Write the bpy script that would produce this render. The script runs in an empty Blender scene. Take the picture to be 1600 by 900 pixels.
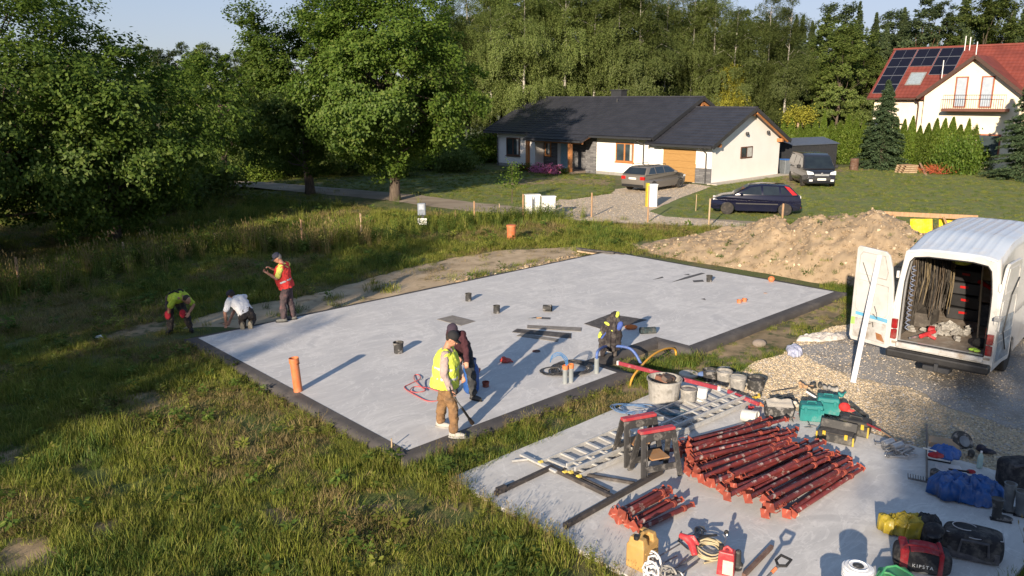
import bpy, bmesh, math, random
import numpy as np
from mathutils import Vector, Matrix, Euler, noise as mnoise
from mathutils.geometry import tessellate_polygon
sc = bpy.context.scene
random.seed(7); RNG = np.random.default_rng(7)
R = math.radians
COL = bpy.data.collections.new('site'); sc.collection.children.link(COL)
# ---------------------------------------------------------------- camera
CAM_H = 5.4; FPX = 1227.0; PITCH = math.atan(301/1227.0); ROLL = R(-0.31)
_f = Vector((0, math.cos(PITCH), -math.sin(PITCH))); _r0 = Vector((1, 0, 0)); _u0 = Vector((0, math.sin(PITCH), math.cos(PITCH)))
_r = _r0*math.cos(ROLL) + _u0*math.sin(ROLL); _u = -_r0*math.sin(ROLL) + _u0*math.cos(ROLL)
cd = bpy.data.cameras.new('camera'); cam = bpy.data.objects.new('camera', cd); COL.objects.link(cam)
cd.sensor_width = 36; cd.lens = 36*FPX/1600; cd.clip_end = 3000; cd.clip_start = 0.1
M = Matrix((( _r.x, _u.x, -_f.x, 0), (_r.y, _u.y, -_f.y, 0), (_r.z, _u.z, -_f.z, CAM_H), (0, 0, 0, 1)))
cam.matrix_world = M; sc.camera = cam
# ---------------------------------------------------------------- light
SUN_EL = R(16.5); _sd = Vector((0.956, 2.325, 0)).normalized()
SUN_DIR = Vector((_sd.x*math.cos(SUN_EL), _sd.y*math.cos(SUN_EL), -math.sin(SUN_EL)))
w = bpy.data.worlds.new('World'); sc.world = w; w.use_nodes = True
nt = w.node_tree; bg = nt.nodes['Background']
sky = nt.nodes.new('ShaderNodeTexSky'); sky.sky_type = 'NISHITA'; sky.sun_disc = False
sky.sun_elevation = SUN_EL; sky.sun_rotation = math.atan2(-_sd.x, -_sd.y); sky.air_density = 1.0; sky.dust_density = 0.6; sky.ozone_density = 2.0
# the camera's highlight roll-off, applied evenly to the whole sky: c / (1 + c/m)
vd_ = nt.nodes.new('ShaderNodeVectorMath'); vd_.operation = 'DIVIDE'; va = nt.nodes.new('ShaderNodeVectorMath'); va.operation = 'MULTIPLY_ADD'; va.inputs[1].default_value = (1/3.3, 1/3.65, 1/5.2); va.inputs[2].default_value = (1,1,1)
nt.links.new(sky.outputs[0], va.inputs[0]); nt.links.new(sky.outputs[0], vd_.inputs[0]); nt.links.new(va.outputs[0], vd_.inputs[1]); nt.links.new(vd_.outputs[0], bg.inputs[0]); bg.inputs[1].default_value = 0.15
ld = bpy.data.lights.new('sun', 'SUN'); ld.energy = 4.7; ld.angle = R(0.6); ld.color = (1.0, 0.84, 0.65)
lo = bpy.data.objects.new('sun', ld); COL.objects.link(lo); lo.rotation_euler = SUN_DIR.to_track_quat('-Z', 'Y').to_euler(); lo.location = (-20, -40, 30)
sc.view_settings.view_transform = 'Standard'; sc.view_settings.look = 'None'; sc.view_settings.exposure = 0.88; sc.view_settings.gamma = 1
sc.render.engine = 'CYCLES'; sc.cycles.use_denoising = True; sc.cycles.max_bounces = 6; sc.cycles.diffuse_bounces = 3
sc.cycles.transparent_max_bounces = 8; sc.cycles.transmission_bounces = 4; sc.cycles.glossy_bounces = 3; sc.cycles.caustics_reflective = False; sc.cycles.caustics_refractive = False
# ---------------------------------------------------------------- picture -> ground
GZ = -0.18   # natural ground;  slab top = 0;  small slab top = GS
GS = -0.12
def ray(px, py): return _f*FPX + _r*(px-800) - _u*(py-450)
def G(px, py, z=GZ):
    d = ray(px, py); t = (z-CAM_H)/d.z; return Vector((d.x*t, d.y*t, z))
def AY(px, py, Y):
    d = ray(px, py); t = Y/d.y; return Vector((d.x*t, Y, CAM_H+d.z*t))
# ---------------------------------------------------------------- mesh builder
class MB:
    def __init__(s): s.v = []; s.f = []
    def add(s, vs, fs):
        n = len(s.v); s.v += [tuple(v) for v in vs]; s.f += [tuple(i+n for i in f) for f in fs]; return s
    def xf(s, mat, start=0):
        s.v = s.v[:start] + [tuple(mat @ Vector(v)) for v in s.v[start:]]; return s
    def box(s, c, d, rot=None, taper=1.0):
        x, y, z = d[0]/2, d[1]/2, d[2]/2; t = taper
        vs = [Vector(p) for p in ((-x,-y,-z),(x,-y,-z),(x,y,-z),(-x,y,-z),(-x*t,-y*t,z),(x*t,-y*t,z),(x*t,y*t,z),(-x*t,y*t,z))]
        if rot is not None:
            m = Matrix.Rotation(rot, 3, 'Z') if isinstance(rot, (int, float)) else (rot.to_matrix() if isinstance(rot, Euler) else rot)
            vs = [m @ v for v in vs]
        c = Vector(c)
        return s.add([v+c for v in vs], [(0,3,2,1),(4,5,6,7),(0,1,5,4),(1,2,6,5),(2,3,7,6),(3,0,4,7)])
    def beam(s, p0, p1, w, h, up=(0,0,1), drop=0.0):
        p0, p1 = Vector(p0), Vector(p1); d = (p1-p0).normalized(); u = Vector(up)
        if abs(d.dot(u)) > 0.98: u = Vector((0,1,0))
        sd = d.cross(u).normalized(); u = sd.cross(d).normalized(); o = -u*drop
        vs = []
        for p in (p0, p1):
            for a, b in ((-1,-1),(1,-1),(1,1),(-1,1)): vs.append(p+sd*a*w/2+u*b*h/2+o)
        return s.add(vs, [(0,1,2,3),(7,6,5,4),(0,4,5,1),(1,5,6,2),(2,6,7,3),(3,7,4,0)])
    def tube(s, pts, r, n=7, cap=True, flat=None):
        pts = [Vector(p) for p in pts]; k = len(pts); rs = r if isinstance(r, (list, tuple)) else [r]*k
        vs = []; fs = []; prev = None
        for i, p in enumerate(pts):
            d = (pts[min(i+1,k-1)]-pts[max(i-1,0)])
            d = d.normalized() if d.length > 1e-9 else Vector((0,0,1))
            if prev is None: a = d.orthogonal().normalized()
            else:
                a = prev - d*prev.dot(d); a = a.normalized() if a.length > 1e-6 else d.orthogonal().normalized()
            prev = a; b = d.cross(a)
            for j in range(n):
                t = 2*math.pi*j/n; vs.append(p + (a*math.cos(t)+b*math.sin(t))*rs[i])
        for i in range(k-1):
            for j in range(n):
                j2 = (j+1) % n; fs.append((i*n+j, i*n+j2, (i+1)*n+j2, (i+1)*n+j))
        if cap: fs.append(tuple(range(n))[::-1]); fs.append(tuple((k-1)*n+j for j in range(n)))
        return s.add(vs, fs)
    def lathe(s, prof, c=(0,0,0), n=20, m=None, cap=True):
        vs = []; fs = []; c = Vector(c)
        for r, z in prof:
            for j in range(n):
                t = 2*math.pi*j/n; v = Vector((r*math.cos(t), r*math.sin(t), z)); vs.append(c + ((m @ v) if m is not None else v))
        k = len(prof)
        for i in range(k-1):
            for j in range(n):
                j2 = (j+1) % n; fs.append((i*n+j, i*n+j2, (i+1)*n+j2, (i+1)*n+j))
        if cap and prof[0][0] > 1e-4: fs.append(tuple(range(n))[::-1])
        if cap and prof[-1][0] > 1e-4: fs.append(tuple((k-1)*n+j for j in range(n)))
        return s.add(vs, fs)
    def prism(s, poly, z0, z1):
        n = len(poly); vs = [(p[0],p[1],z0) for p in poly]+[(p[0],p[1],z1) for p in poly]
        tri = tessellate_polygon([[Vector((p[0],p[1],0)) for p in poly]])
        fs = [(i, (i+1)%n, (i+1)%n+n, i+n) for i in range(n)]
        for t in tri: fs.append(tuple(i+n for i in t)); fs.append(tuple(t[::-1]))
        return s.add(vs, fs)
    def extr(s, poly, o, ax, ay, az, t):     # polygon in the plane (ax, ay) at o, pushed by t along az
        o, ax, ay, az = Vector(o), Vector(ax), Vector(ay), Vector(az); n = len(poly)
        vs = [o+ax*p[0]+ay*p[1] for p in poly]+[o+ax*p[0]+ay*p[1]+az*t for p in poly]
        tri = tessellate_polygon([[Vector((p[0],p[1],0)) for p in poly]])
        fs = [(i, (i+1)%n, (i+1)%n+n, i+n) for i in range(n)]
        for t_ in tri: fs.append(tuple(i+n for i in t_)); fs.append(tuple(t_[::-1]))
        return s.add(vs, fs)
    def ell(s, c, r, n=12, m=8, rot=None):
        vs = []; c = Vector(c); r = (r,r,r) if isinstance(r,(int,float)) else r
        fs = []
        for i in range(m+1):
            ph = math.pi*i/m - math.pi/2
            for j in range(n):
                t = 2*math.pi*j/n; v = Vector((r[0]*math.cos(ph)*math.cos(t), r[1]*math.cos(ph)*math.sin(t), r[2]*math.sin(ph)))
                if rot is not None: v = rot @ v
                vs.append(c+v)
        for i in range(m):
            for j in range(n):
                j2 = (j+1) % n; fs.append((i*n+j, i*n+j2, (i+1)*n+j2, (i+1)*n+j))
        return s.add(vs, fs)
    def grid(s, fn, nu, nv):
        vs = [fn(i/nu, j/nv) for j in range(nv+1) for i in range(nu+1)]
        fs = [(j*(nu+1)+i, j*(nu+1)+i+1, (j+1)*(nu+1)+i+1, (j+1)*(nu+1)+i) for j in range(nv) for i in range(nu)]
        return s.add(vs, fs)
    def build(s, name, mat, parent=None, smooth=False, bevel=0, local=False, solid=0, sub=0, kind=None, fix=True, remesh=0, seg=1, wr=0, ws=.12):
        me = bpy.data.meshes.new(name); vs = s.v
        o = bpy.data.objects.new(name, me); COL.objects.link(o)
        if parent is not None:
            o.parent = parent
            if not local:
                mi = world_inv(parent); vs = [tuple(mi @ Vector(v)) for v in vs]
        me.from_pydata(vs, [], s.f); me.validate()
        if fix:
            bm = bmesh.new(); bm.from_mesh(me); bmesh.ops.remove_doubles(bm, verts=bm.verts, dist=1e-5); bmesh.ops.recalc_face_normals(bm, faces=bm.faces); bm.to_mesh(me); bm.free()
        for m_ in (mat if isinstance(mat, (list, tuple)) else [mat]):
            me.materials.append(m_)
        if smooth: me.shade_smooth() if hasattr(me, 'shade_smooth') else None
        if solid: md = o.modifiers.new('s','SOLIDIFY'); md.thickness = solid; md.offset = 0
        if remesh:
            md = o.modifiers.new('r','REMESH'); md.mode = 'VOXEL'; md.voxel_size = remesh; md.use_smooth_shade = True
            md = o.modifiers.new('c','SMOOTH'); md.factor = 0.5; md.iterations = 3
        if wr:
            tx = bpy.data.textures.get('wr%g' % ws) or bpy.data.textures.new('wr%g' % ws, 'CLOUDS'); tx.noise_scale = ws; tx.noise_depth = 3; tx.noise_basis = 'BLENDER_ORIGINAL'
            md = o.modifiers.new('w','DISPLACE'); md.texture = tx; md.strength = wr; md.mid_level = .35; md.texture_coords = 'LOCAL'
        if bevel: md = o.modifiers.new('b','BEVEL'); md.width = bevel; md.segments = seg; md.limit_method = 'ANGLE'; md.angle_limit = R(35)
        if sub: md = o.modifiers.new('d','SUBSURF'); md.levels = sub; md.render_levels = sub
        if kind: o['kind'] = kind
        return o
def world_mat(o):
    m = o.matrix_basis.copy()
    while o.parent is not None: o = o.parent; m = o.matrix_basis @ m
    return m
def world_inv(o): return world_mat(o).inverted()
def thing(name, label, cat, loc=(0,0,0), rotz=0, group=None):
    o = bpy.data.objects.new(name, None); COL.objects.link(o); o.empty_display_size = 0.2
    o.location = loc; o.rotation_euler = (0,0,rotz); o['label'] = label; o['category'] = cat
    if group: o['group'] = group
    return o
def tag(o, label, cat, group=None):
    o['label'] = label; o['category'] = cat
    if group: o['group'] = group
    return o
def centre(o):     # put a single-mesh thing's origin at the middle of its base
    me = o.data; n = len(me.vertices); a = np.empty(n*3, 'f'); me.vertices.foreach_get('co', a); a = a.reshape(-1,3)
    c = Vector(((a[:,0].min()+a[:,0].max())/2, (a[:,1].min()+a[:,1].max())/2, a[:,2].min()))
    me.transform(Matrix.Translation(-c)); o.location = o.location + c; return o
def single(mb, name, mat, label, cat, group=None, **k): return tag(centre(mb.build(name, mat, **k)), label, cat, group)
def dup(root, loc=None, rotz=None, label=None, group=None, scale=None):
    r = root.copy(); COL.objects.link(r)
    if loc is not None: r.location = loc
    if rotz is not None: r.rotation_euler = (r.rotation_euler[0], r.rotation_euler[1], rotz)
    if scale is not None: r.scale = scale if isinstance(scale, (tuple, list)) else (scale,)*3
    if label: r['label'] = label
    if group: r['group'] = group
    for ch in list(root.children):
        c = ch.copy(); COL.objects.link(c); c.parent = r
        for g in ch.children:
            d = g.copy(); COL.objects.link(d); d.parent = c
    return r
def struct(o): o['kind'] = 'structure'; return o
def inpoly(x, y, poly):
    x = np.asarray(x); y = np.asarray(y); c = np.zeros(x.shape, bool); n = len(poly)
    for i in range(n):
        x0, y0 = poly[i][0], poly[i][1]; x1, y1 = poly[(i+1)%n][0], poly[(i+1)%n][1]
        if y0 == y1: continue
        k = ((y0 > y) != (y1 > y)) & (x < (x1-x0)*(y-y0)/(y1-y0)+x0); c ^= k
    return c
# ---------------------------------------------------------------- materials
def newmat(name):
    m = bpy.data.materials.new(name); m.use_nodes = True; return m, m.node_tree, m.node_tree.nodes['Principled BSDF']
def ramp(nt, fac, stops):
    r = nt.nodes.new('ShaderNodeValToRGB'); e = r.color_ramp.elements
    while len(e) < len(stops): e.new(0.5)
    for i, (p, c) in enumerate(stops): e[i].position = p; e[i].color = (*c, 1) if len(c) == 3 else c
    nt.links.new(fac, r.inputs[0]); return r.outputs[0]
def mixc(nt, f, a, b, mode='MIX'):
    m = nt.nodes.new('ShaderNodeMix'); m.data_type = 'RGBA'; m.blend_type = mode
    for i, x in ((0, f), (6, a), (7, b)):
        if isinstance(x, (int, float)): m.inputs[i].default_value = x
        elif isinstance(x, tuple): m.inputs[i].default_value = (*x, 1) if len(x) == 3 else x
        else: nt.links.new(x, m.inputs[i])
    return m.outputs[2]
def noiset(nt, scale, detail=4, rough=0.55, coord='Object', dist=0, stretch=None):
    tc = nt.nodes.new('ShaderNodeTexCoord'); n = nt.nodes.new('ShaderNodeTexNoise')
    n.inputs['Scale'].default_value = scale; n.inputs['Detail'].default_value = detail; n.inputs['Roughness'].default_value = rough; n.inputs['Distortion'].default_value = dist
    src = tc.outputs[coord]
    if stretch:
        mp = nt.nodes.new('ShaderNodeMapping'); mp.inputs['Scale'].default_value = stretch; nt.links.new(src, mp.inputs[0]); src = mp.outputs[0]
    nt.links.new(src, n.inputs['Vector']); return n.outputs[0]
def bump(nt, bs, h, strength=0.3, dist=0.02):
    b = nt.nodes.new('ShaderNodeBump'); b.inputs['Strength'].default_value = strength; b.inputs['Distance'].default_value = dist
    nt.links.new(h, b.inputs['Height']); nt.links.new(b.outputs[0], bs.inputs['Normal'])
_mc = {}; DUST = False
def pm(name, c, rough=0.7, metal=0.0, c2=None, scale=6.0, lo=0.35, hi=0.65, bmp=0.0, bscale=None, dirt=None, dscale=3.0, dlo=0.5, dhi=0.62, coat=0, spec=None, emit=0, stretch=None, rnd=0.0, alpha=None, trans=0):
    if name in _mc: return _mc[name]
    m, nt, bs = newmat(name); col = (*c, 1)
    if c2 is None: c2 = tuple(x*0.78 for x in c)
    n = noiset(nt, scale, 5, stretch=stretch); out = ramp(nt, n, [(lo, c2), (hi, c)])
    if dirt is not None:
        n2 = noiset(nt, dscale, 6, 0.65); f = ramp(nt, n2, [(dlo, (0,0,0)), (dhi, (1,1,1))]); out = mixc(nt, f, out, dirt)
    if dirt is None and DUST:
        n2 = noiset(nt, 7, 6, 0.68); f = ramp(nt, n2, [(0.47, (0,0,0)), (0.72, (0.42,0.42,0.42))]); out = mixc(nt, f, out, (0.27,0.245,0.21))
    if rnd:
        oi = nt.nodes.new('ShaderNodeObjectInfo'); mr = nt.nodes.new('ShaderNodeMapRange'); mr.inputs[3].default_value = 1-rnd; mr.inputs[4].default_value = 1+rnd
        nt.links.new(oi.outputs['Random'], mr.inputs[0]); out = mixc(nt, 1.0, out, mr.outputs[0], 'MULTIPLY')
    nt.links.new(out, bs.inputs['Base Color']); bs.inputs['Roughness'].default_value = rough; bs.inputs['Metallic'].default_value = metal
    if coat: bs.inputs['Coat Weight'].default_value = coat; bs.inputs['Coat Roughness'].default_value = 0.08
    if spec is not None: bs.inputs['Specular IOR Level'].default_value = spec
    if trans: bs.inputs['Transmission Weight'].default_value = trans
    if bmp: bump(nt, bs, noiset(nt, bscale or scale*4, 6, 0.6), bmp, 0.01)
    _mc[name] = m; return m
def leafmat(name, c, c2, rndc=None, tr=0.35, hue=0.25, gloss=0.018):
    m = bpy.data.materials.new(name); m.use_nodes = True; nt = m.node_tree; nt.nodes.clear()
    out = nt.nodes.new('ShaderNodeOutputMaterial'); g = nt.nodes.new('ShaderNodeNewGeometry'); oi = nt.nodes.new('ShaderNodeObjectInfo')
    col = ramp(nt, g.outputs['Random Per Island'], [(0.0, c), (0.75, c2), (1.0, rndc or c2)])
    mr = nt.nodes.new('ShaderNodeMapRange'); mr.inputs[3].default_value = 1-hue; mr.inputs[4].default_value = 1+hue; nt.links.new(oi.outputs['Random'], mr.inputs[0])
    col = mixc(nt, 1.0, col, mr.outputs[0], 'MULTIPLY')
    d = nt.nodes.new('ShaderNodeBsdfDiffuse'); t = nt.nodes.new('ShaderNodeBsdfTranslucent'); gl = nt.nodes.new('ShaderNodeBsdfGlossy'); gl.inputs['Roughness'].default_value = 0.6
    for x in (d, t): nt.links.new(col, x.inputs['Color'])
    mx = nt.nodes.new('ShaderNodeMixShader'); mx.inputs[0].default_value = tr; nt.links.new(d.outputs[0], mx.inputs[1]); nt.links.new(t.outputs[0], mx.inputs[2])
    m2 = nt.nodes.new('ShaderNodeMixShader'); m2.inputs[0].default_value = gloss; nt.links.new(mx.outputs[0], m2.inputs[1]); nt.links.new(gl.outputs[0], m2.inputs[2]); nt.links.new(m2.outputs[0], out.inputs[0])
    return m
# ================================================================ SETTING
AZ = R(43.1); E1 = Vector((math.cos(AZ), math.sin(AZ), 0)); E2 = Vector((-math.sin(AZ), math.cos(AZ), 0))
SA = Vector((-1.66, 11.36, 0)); SLX, SLY, NH, NK, NG = 14.66, 8.19, 5.14, 7.63, 0.91
def S(a, b, z=0.0): return SA + E1*a + E2*b + Vector((0,0,z))
KA = Vector((-0.95, 10.66, 0))
def K(a, b, z=0.0): return KA + E1*a - E2*b + Vector((0,0,GS+z))     # a along the far edge, b towards the camera
def jag(pts, step=0.25, amp=0.08, sc_=1.3, closed=True):
    out = []; n = len(pts)
    for i in range(n):
        a, b = Vector(pts[i]), Vector(pts[(i+1)%n]); L = (b-a).length; k = max(1, int(L/step))
        for j in range(k):
            p = a.lerp(b, j/k); q = mnoise.noise_vector(p*sc_)+mnoise.noise_vector(p*sc_*4)*0.4
            out.append(Vector((p.x+q.x*amp, p.y+q.y*amp, p.z)))
    return out
def sheet(name, pts, z, mat, step=0.25, amp=0.1):
    p = jag(pts, step, amp); tri = tessellate_polygon([[Vector((q.x,q.y,0)) for q in p]])
    mb = MB(); mb.add([(q.x,q.y,z) for q in p], tri); return struct(mb.build(name, mat))
def groundmat():
    m, nt, bs = newmat('ground'); big = noiset(nt, 0.16, 5, 0.6); mid = noiset(nt, 1.3, 6, 0.65); fine = noiset(nt, 14, 5, 0.7)
    green = mixc(nt, fine, (0.048,0.072,0.014), (0.115,0.150,0.032)); dry = mixc(nt, fine, (0.15,0.105,0.05), (0.30,0.22,0.11))
    f = ramp(nt, mid, [(0.50, (0,0,0)), (0.66, (0.8,0.8,0.8))]); c = mixc(nt, f, green, dry); f2 = ramp(nt, big, [(0.42,(0,0,0)),(0.6,(0.35,0.35,0.35))])
    c = mixc(nt, f2, c, mixc(nt, fine, (0.06,0.05,0.024), (0.13,0.12,0.05))); nt.links.new(c, bs.inputs['Base Color']); bs.inputs['Roughness'].default_value = 0.95
    bump(nt, bs, fine, 0.8, 0.05); return m
MG = groundmat()
# one sheet to the horizon: fine near the camera, wide cells far off
def segd(x, y, a, b):
    ab = (b-a).to_2d(); p = Vector((x-a.x, y-a.y)); t = max(0, min(1, p.dot(ab)/ab.dot(ab))); return (p-ab*t).length
def terr(x, y):
    q = terr0(x, y)
    if abs(x) < 14 and 6 < y < 26:
        e = min(segd(x,y,S(-.3,-.3),S(-.3,SLY)), segd(x,y,S(-.3,-.3),S(3.2,-.3))); q += .035*max(0,1-e/2.2)*max(0, min(1, (y-x*.2-10.6)/.8 + .9))
    return q
def terr0(x, y):
    d = math.hypot(x, y-20); k = min(1, max(0, (d-60)/200))
    z = GZ + k*mnoise.noise(Vector((x*0.012, y*0.012, 3)))*2.0
    if x < -13 and y > 18:      # the land drops a little beyond the stake fence on the left
        z -= 0.25*min(1, (-13-x)/6)*min(1,(y-18)/6)*(1 if y < 60 else max(0, 1-(y-60)/20))
    return z
xs = sorted(set([round(v,2) for v in np.r_[np.arange(-45,-12,1.5),np.arange(-12,8,.4),np.arange(8,60.1,1.5)]] + [-45-1.25**k*8 for k in range(24)] + [60+1.25**k*8 for k in range(24)]))
ys = sorted(set([round(v,2) for v in np.r_[np.arange(-20,6,1.5),np.arange(6,26,.4),np.arange(26,100.1,1.5)]] + [-20-1.3**k*8 for k in range(16)] + [100+1.25**k*8 for k in range(24)]))
mb = MB(); nx = len(xs); mb.add([(x,y,terr(x,y)) for y in ys for x in xs], [(j*nx+i, j*nx+i+1, (j+1)*nx+i+1, (j+1)*nx+i) for j in range(len(ys)-1) for i in range(nx-1)])
g = struct(mb.build('ground', MG, smooth=True, fix=False)); g['label'] = 'grassy building plot and fields'
# sandy / gravel sheets
M_SAND = pm('sand', (0.52,0.40,0.26), 0.95, c2=(0.36,0.27,0.17), scale=1.6, bmp=0.6, bscale=30, dirt=(0.17,0.13,0.07), dscale=2.2, dlo=0.56, dhi=0.7)
M_SANDG = pm('sandgrass', (0.36,0.26,0.15), 0.95, c2=(0.17,0.13,0.07), scale=2.2, bmp=0.7, bscale=30, dirt=(0.07,0.08,0.025), dscale=2.6, dlo=0.5, dhi=0.62)
M_ROAD = pm('roaddirt', (0.36,0.30,0.23), 0.95, c2=(0.25,0.20,0.15), scale=1.2, bmp=0.5, bscale=25, stretch=(0.5,1,1))
M_DRIVE = pm('drivegravel', (0.60,0.50,0.38), 0.95, c2=(0.42,0.34,0.25), scale=5, bmp=0.6, bscale=40, dirt=(0.20,0.18,0.10), dscale=0.9, dlo=0.6, dhi=0.7)
M_COARSE = pm('coarsebed', (0.56,0.47,0.33), 0.95, c2=(0.42,0.345,0.235), scale=16, bmp=0.8, bscale=50)
M_FINE = pm('finegravel', (0.40,0.38,0.35), 0.92, c2=(0.28,0.265,0.25), scale=38, lo=0.4, hi=0.62, bmp=0.7, bscale=90, dirt=(0.22,0.19,0.155), dscale=1.1, dlo=0.5, dhi=0.66)
PATHP = [G(262,528), G(300,500), G(360,482), G(420,474), G(500,458), G(560,440), G(640,418), G(700,405), G(780,392), G(850,388), G(905,385), S(13.5,8.3,GZ), S(14,7.5,GZ), S(0,7.5,GZ), S(-0.5,7.6,GZ)]
sheet('sand_path', PATHP, GZ+0.008, M_SAND, 0.3, 0.28)
NOTCH = [S(4.9,-0.1,GZ), S(4.9,1,GZ), S(8,1,GZ), S(8,-0.2,GZ), S(14.9,-0.2,GZ), G(1320,490), G(1250,530), G(1190,560), K(6.3,0.1,GZ-GS), K(5.0,-0.1,GZ-GS), K(3.8,-0.2,GZ-GS)]
sheet('bare_soil', NOTCH, GZ+0.010, M_SANDG, 0.2, 0.16)
COARSE = [K(5.2,-0.05,GZ-GS), G(1150,590), G(1180,566), G(1222,556), G(1240,538), G(1300,512), G(1390,500), G(1900,520), G(1900,800), K(6.4,6.6,GZ-GS), K(5.9,6.6,GZ-GS), K(5.9,0.1,GZ-GS)]
sheet('gravel_yard', COARSE, GZ+0.022, M_COARSE, 0.15, 0.10)
FINE = [G(1240,549), G(1310,520), G(1400,500), G(1900,520), G(1900,735), G(1640,682), G(1560,664), G(1480,640), G(1410,606), G(1330,594)]
sheet('fine_gravel', FINE, GZ+0.030, M_FINE, 0.08, 0.30)
rc = [(230,280),(300,283),(420,290),(520,299),(620,308),(720,321),(860,336),(960,342),(1060,347),(1150,352),(1230,356)]
rw = [1.3]*7+[1.3]*4
def strip(pts, ws):
    L = []; Rr = []
    for i, p in enumerate(pts):
        d = (Vector(pts[min(i+1,len(pts)-1)])-Vector(pts[max(i-1,0)])).normalized(); n = Vector((-d.y,d.x,0)); L.append(p+n*ws[i]); Rr.append(p-n*ws[i])
    return L+Rr[::-1]
ROAD = strip([G(*p) for p in rc], rw); sheet('dirt_road', ROAD, GZ+0.012, M_ROAD, 0.5, 0.22)
DRIVE = [G(*p) for p in ((858,322),(875,312),(890,313),(955,303),(962,296),(1018,288),(1085,288),(1112,292),(1062,310),(1014,331),(1040,339),(1110,345),(1185,351),(1190,357),(1100,354),(1000,350),(900,345),(862,340))]
sheet('driveway', DRIVE, GZ+0.020, M_DRIVE, 0.3, 0.07)
sheet('bare_verge', [G(783,290), G(800,280), G(870,278), G(955,281), G(950,290), G(880,287)], GZ+0.016, M_SANDG, 0.3, 0.15)
sheet('bare_yard', [G(1225,273), G(1320,262), G(1385,258), G(1385,264), G(1300,270), G(1240,296), G(1215,290)], GZ+0.016, M_SANDG, 0.3, 0.2)
BARE_L = [G(*p) for p in ((225,505),(262,500),(300,528),(262,540),(190,545),(150,530))]
sheet('worn_patch', BARE_L, GZ+0.006, M_SANDG, 0.2, 0.2)
M_LAWN = pm('lawn', (0.150,0.185,0.045), 0.95, c2=(0.110,0.142,0.032), scale=1.6, bmp=.3, bscale=30, dirt=(0.19,0.17,0.07), dscale=.7, dlo=.5, dhi=.75)
sheet('lawn', [G(*p) for p in ((1008,343),(1014,331),(1062,309),(1100,290),(1225,273),(1290,265),(1400,255),(1600,262),(1800,280),(1900,380),(1700,420),(1500,380),(1230,358),(1160,354))], GZ+.010, M_LAWN, .5, .12)
sheet('lawn', [G(*p) for p in ((500,296),(560,284),(780,272),(940,280),(960,286),(958,298),(880,316),(860,322),(858,330),(720,315),(620,302))], GZ+.009, M_LAWN, .5, .12)
BARE2 = [[G(*p) for p in q] for q in (((10,845),(70,838),(110,870),(60,905),(-20,900)),((535,775),(600,768),(625,795),(590,815),(540,800)),((185,622),(245,608),(262,632),(215,650)),((-20,700),(40,690),(70,712),(20,735)),((400,800),(450,792),(475,815),(430,830)),((700,768),(722,775),(715,800),(690,790)),((120,820),(180,812),(200,840),(150,850)))]
for q in BARE2: sheet('bare_patch', q, GZ+.012, M_SANDG, .08, .14)
# ---- foundation slab
def concrete(name, c, c2, dark):
    m, nt, bs = newmat(name); sw = noiset(nt, 0.55, 6, 0.6, dist=1.6); br = noiset(nt, 5.0, 6, 0.7, dist=0.4, stretch=(0.25,1.6,1)); fi = noiset(nt, 60, 3, 0.6); st = noiset(nt, 0.35, 3, 0.5)
    col = ramp(nt, sw, [(0.34,c2),(0.5,c),(0.56,tuple(min(1,x*1.10) for x in c)),(0.66,c2)]); col = mixc(nt, ramp(nt, br, [(0.38,(0,0,0)),(0.64,(0.5,0.5,0.5))]), col, tuple(x*0.86 for x in c2))
    col = mixc(nt, ramp(nt, st, [(0.52,(0,0,0)),(0.75,(0.6,0.6,0.6))]), col, dark); col = mixc(nt, ramp(nt, fi, [(0.62,(0,0,0)),(0.8,(0.25,0.25,0.25))]), col, dark)
    ar = noiset(nt, 0.75, 3, 0.55, dist=3.2); col = mixc(nt, ramp(nt, ar, [(0.455,(0,0,0)),(0.475,(0.55,0.55,0.55)),(0.495,(0,0,0))]), col, tuple(min(1,x*1.22) for x in c)); ar2 = noiset(nt, 1.9, 4, 0.6, dist=2.2); col = mixc(nt, ramp(nt, ar2, [(0.50,(0,0,0)),(0.512,(0.4,0.4,0.4)),(0.53,(0,0,0))]), col, dark)
    sp = noiset(nt, 26, 2, 0.5); col = mixc(nt, ramp(nt, sp, [(0.70,(0,0,0)),(0.74,(0.5,0.5,0.5))]), col, tuple(x*.7 for x in dark))
    nt.links.new(col, bs.inputs['Base Color']); bs.inputs['Roughness'].default_value = 0.82; bump(nt, bs, br, 0.18, 0.01); return m
M_CONC = concrete('slab concrete', (0.60,0.588,0.575), (0.52,0.515,0.515), (0.45,0.445,0.445))
M_CONC2 = concrete('small slab concrete', (0.60,0.585,0.56), (0.52,0.51,0.495), (0.45,0.44,0.43))
M_MEM = pm('membrane', (0.082,0.075,0.072), 0.75, c2=(0.055,0.050,0.050), scale=2.5, bmp=0.4, bscale=60, dirt=(0.15,0.135,0.12), dscale=1.4, dlo=0.55, dhi=0.8)
slab = thing('foundation_slab', 'large pale grey concrete house slab edged with black membrane, the workers stand on it', 'concrete slab', S(0,0,GZ), AZ)
inner = [(0,0),(NH,0),(NH,NG),(NK,NG),(NK,0),(SLX,0),(SLX,SLY),(0,SLY)]
mb = MB(); mb.prism([(p[0],p[1]) for p in inner], 0.0, -GZ); mb.build('concrete_top', M_CONC, slab, local=True)
W_ = 0.24; outer = [(-W_,-W_),(NH+W_,-W_),(NH+W_,NG-W_),(NK-W_,NG-W_),(NK-W_,-W_),(SLX+W_,-W_),(SLX+W_,SLY+W_),(-W_,SLY+W_)]
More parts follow.
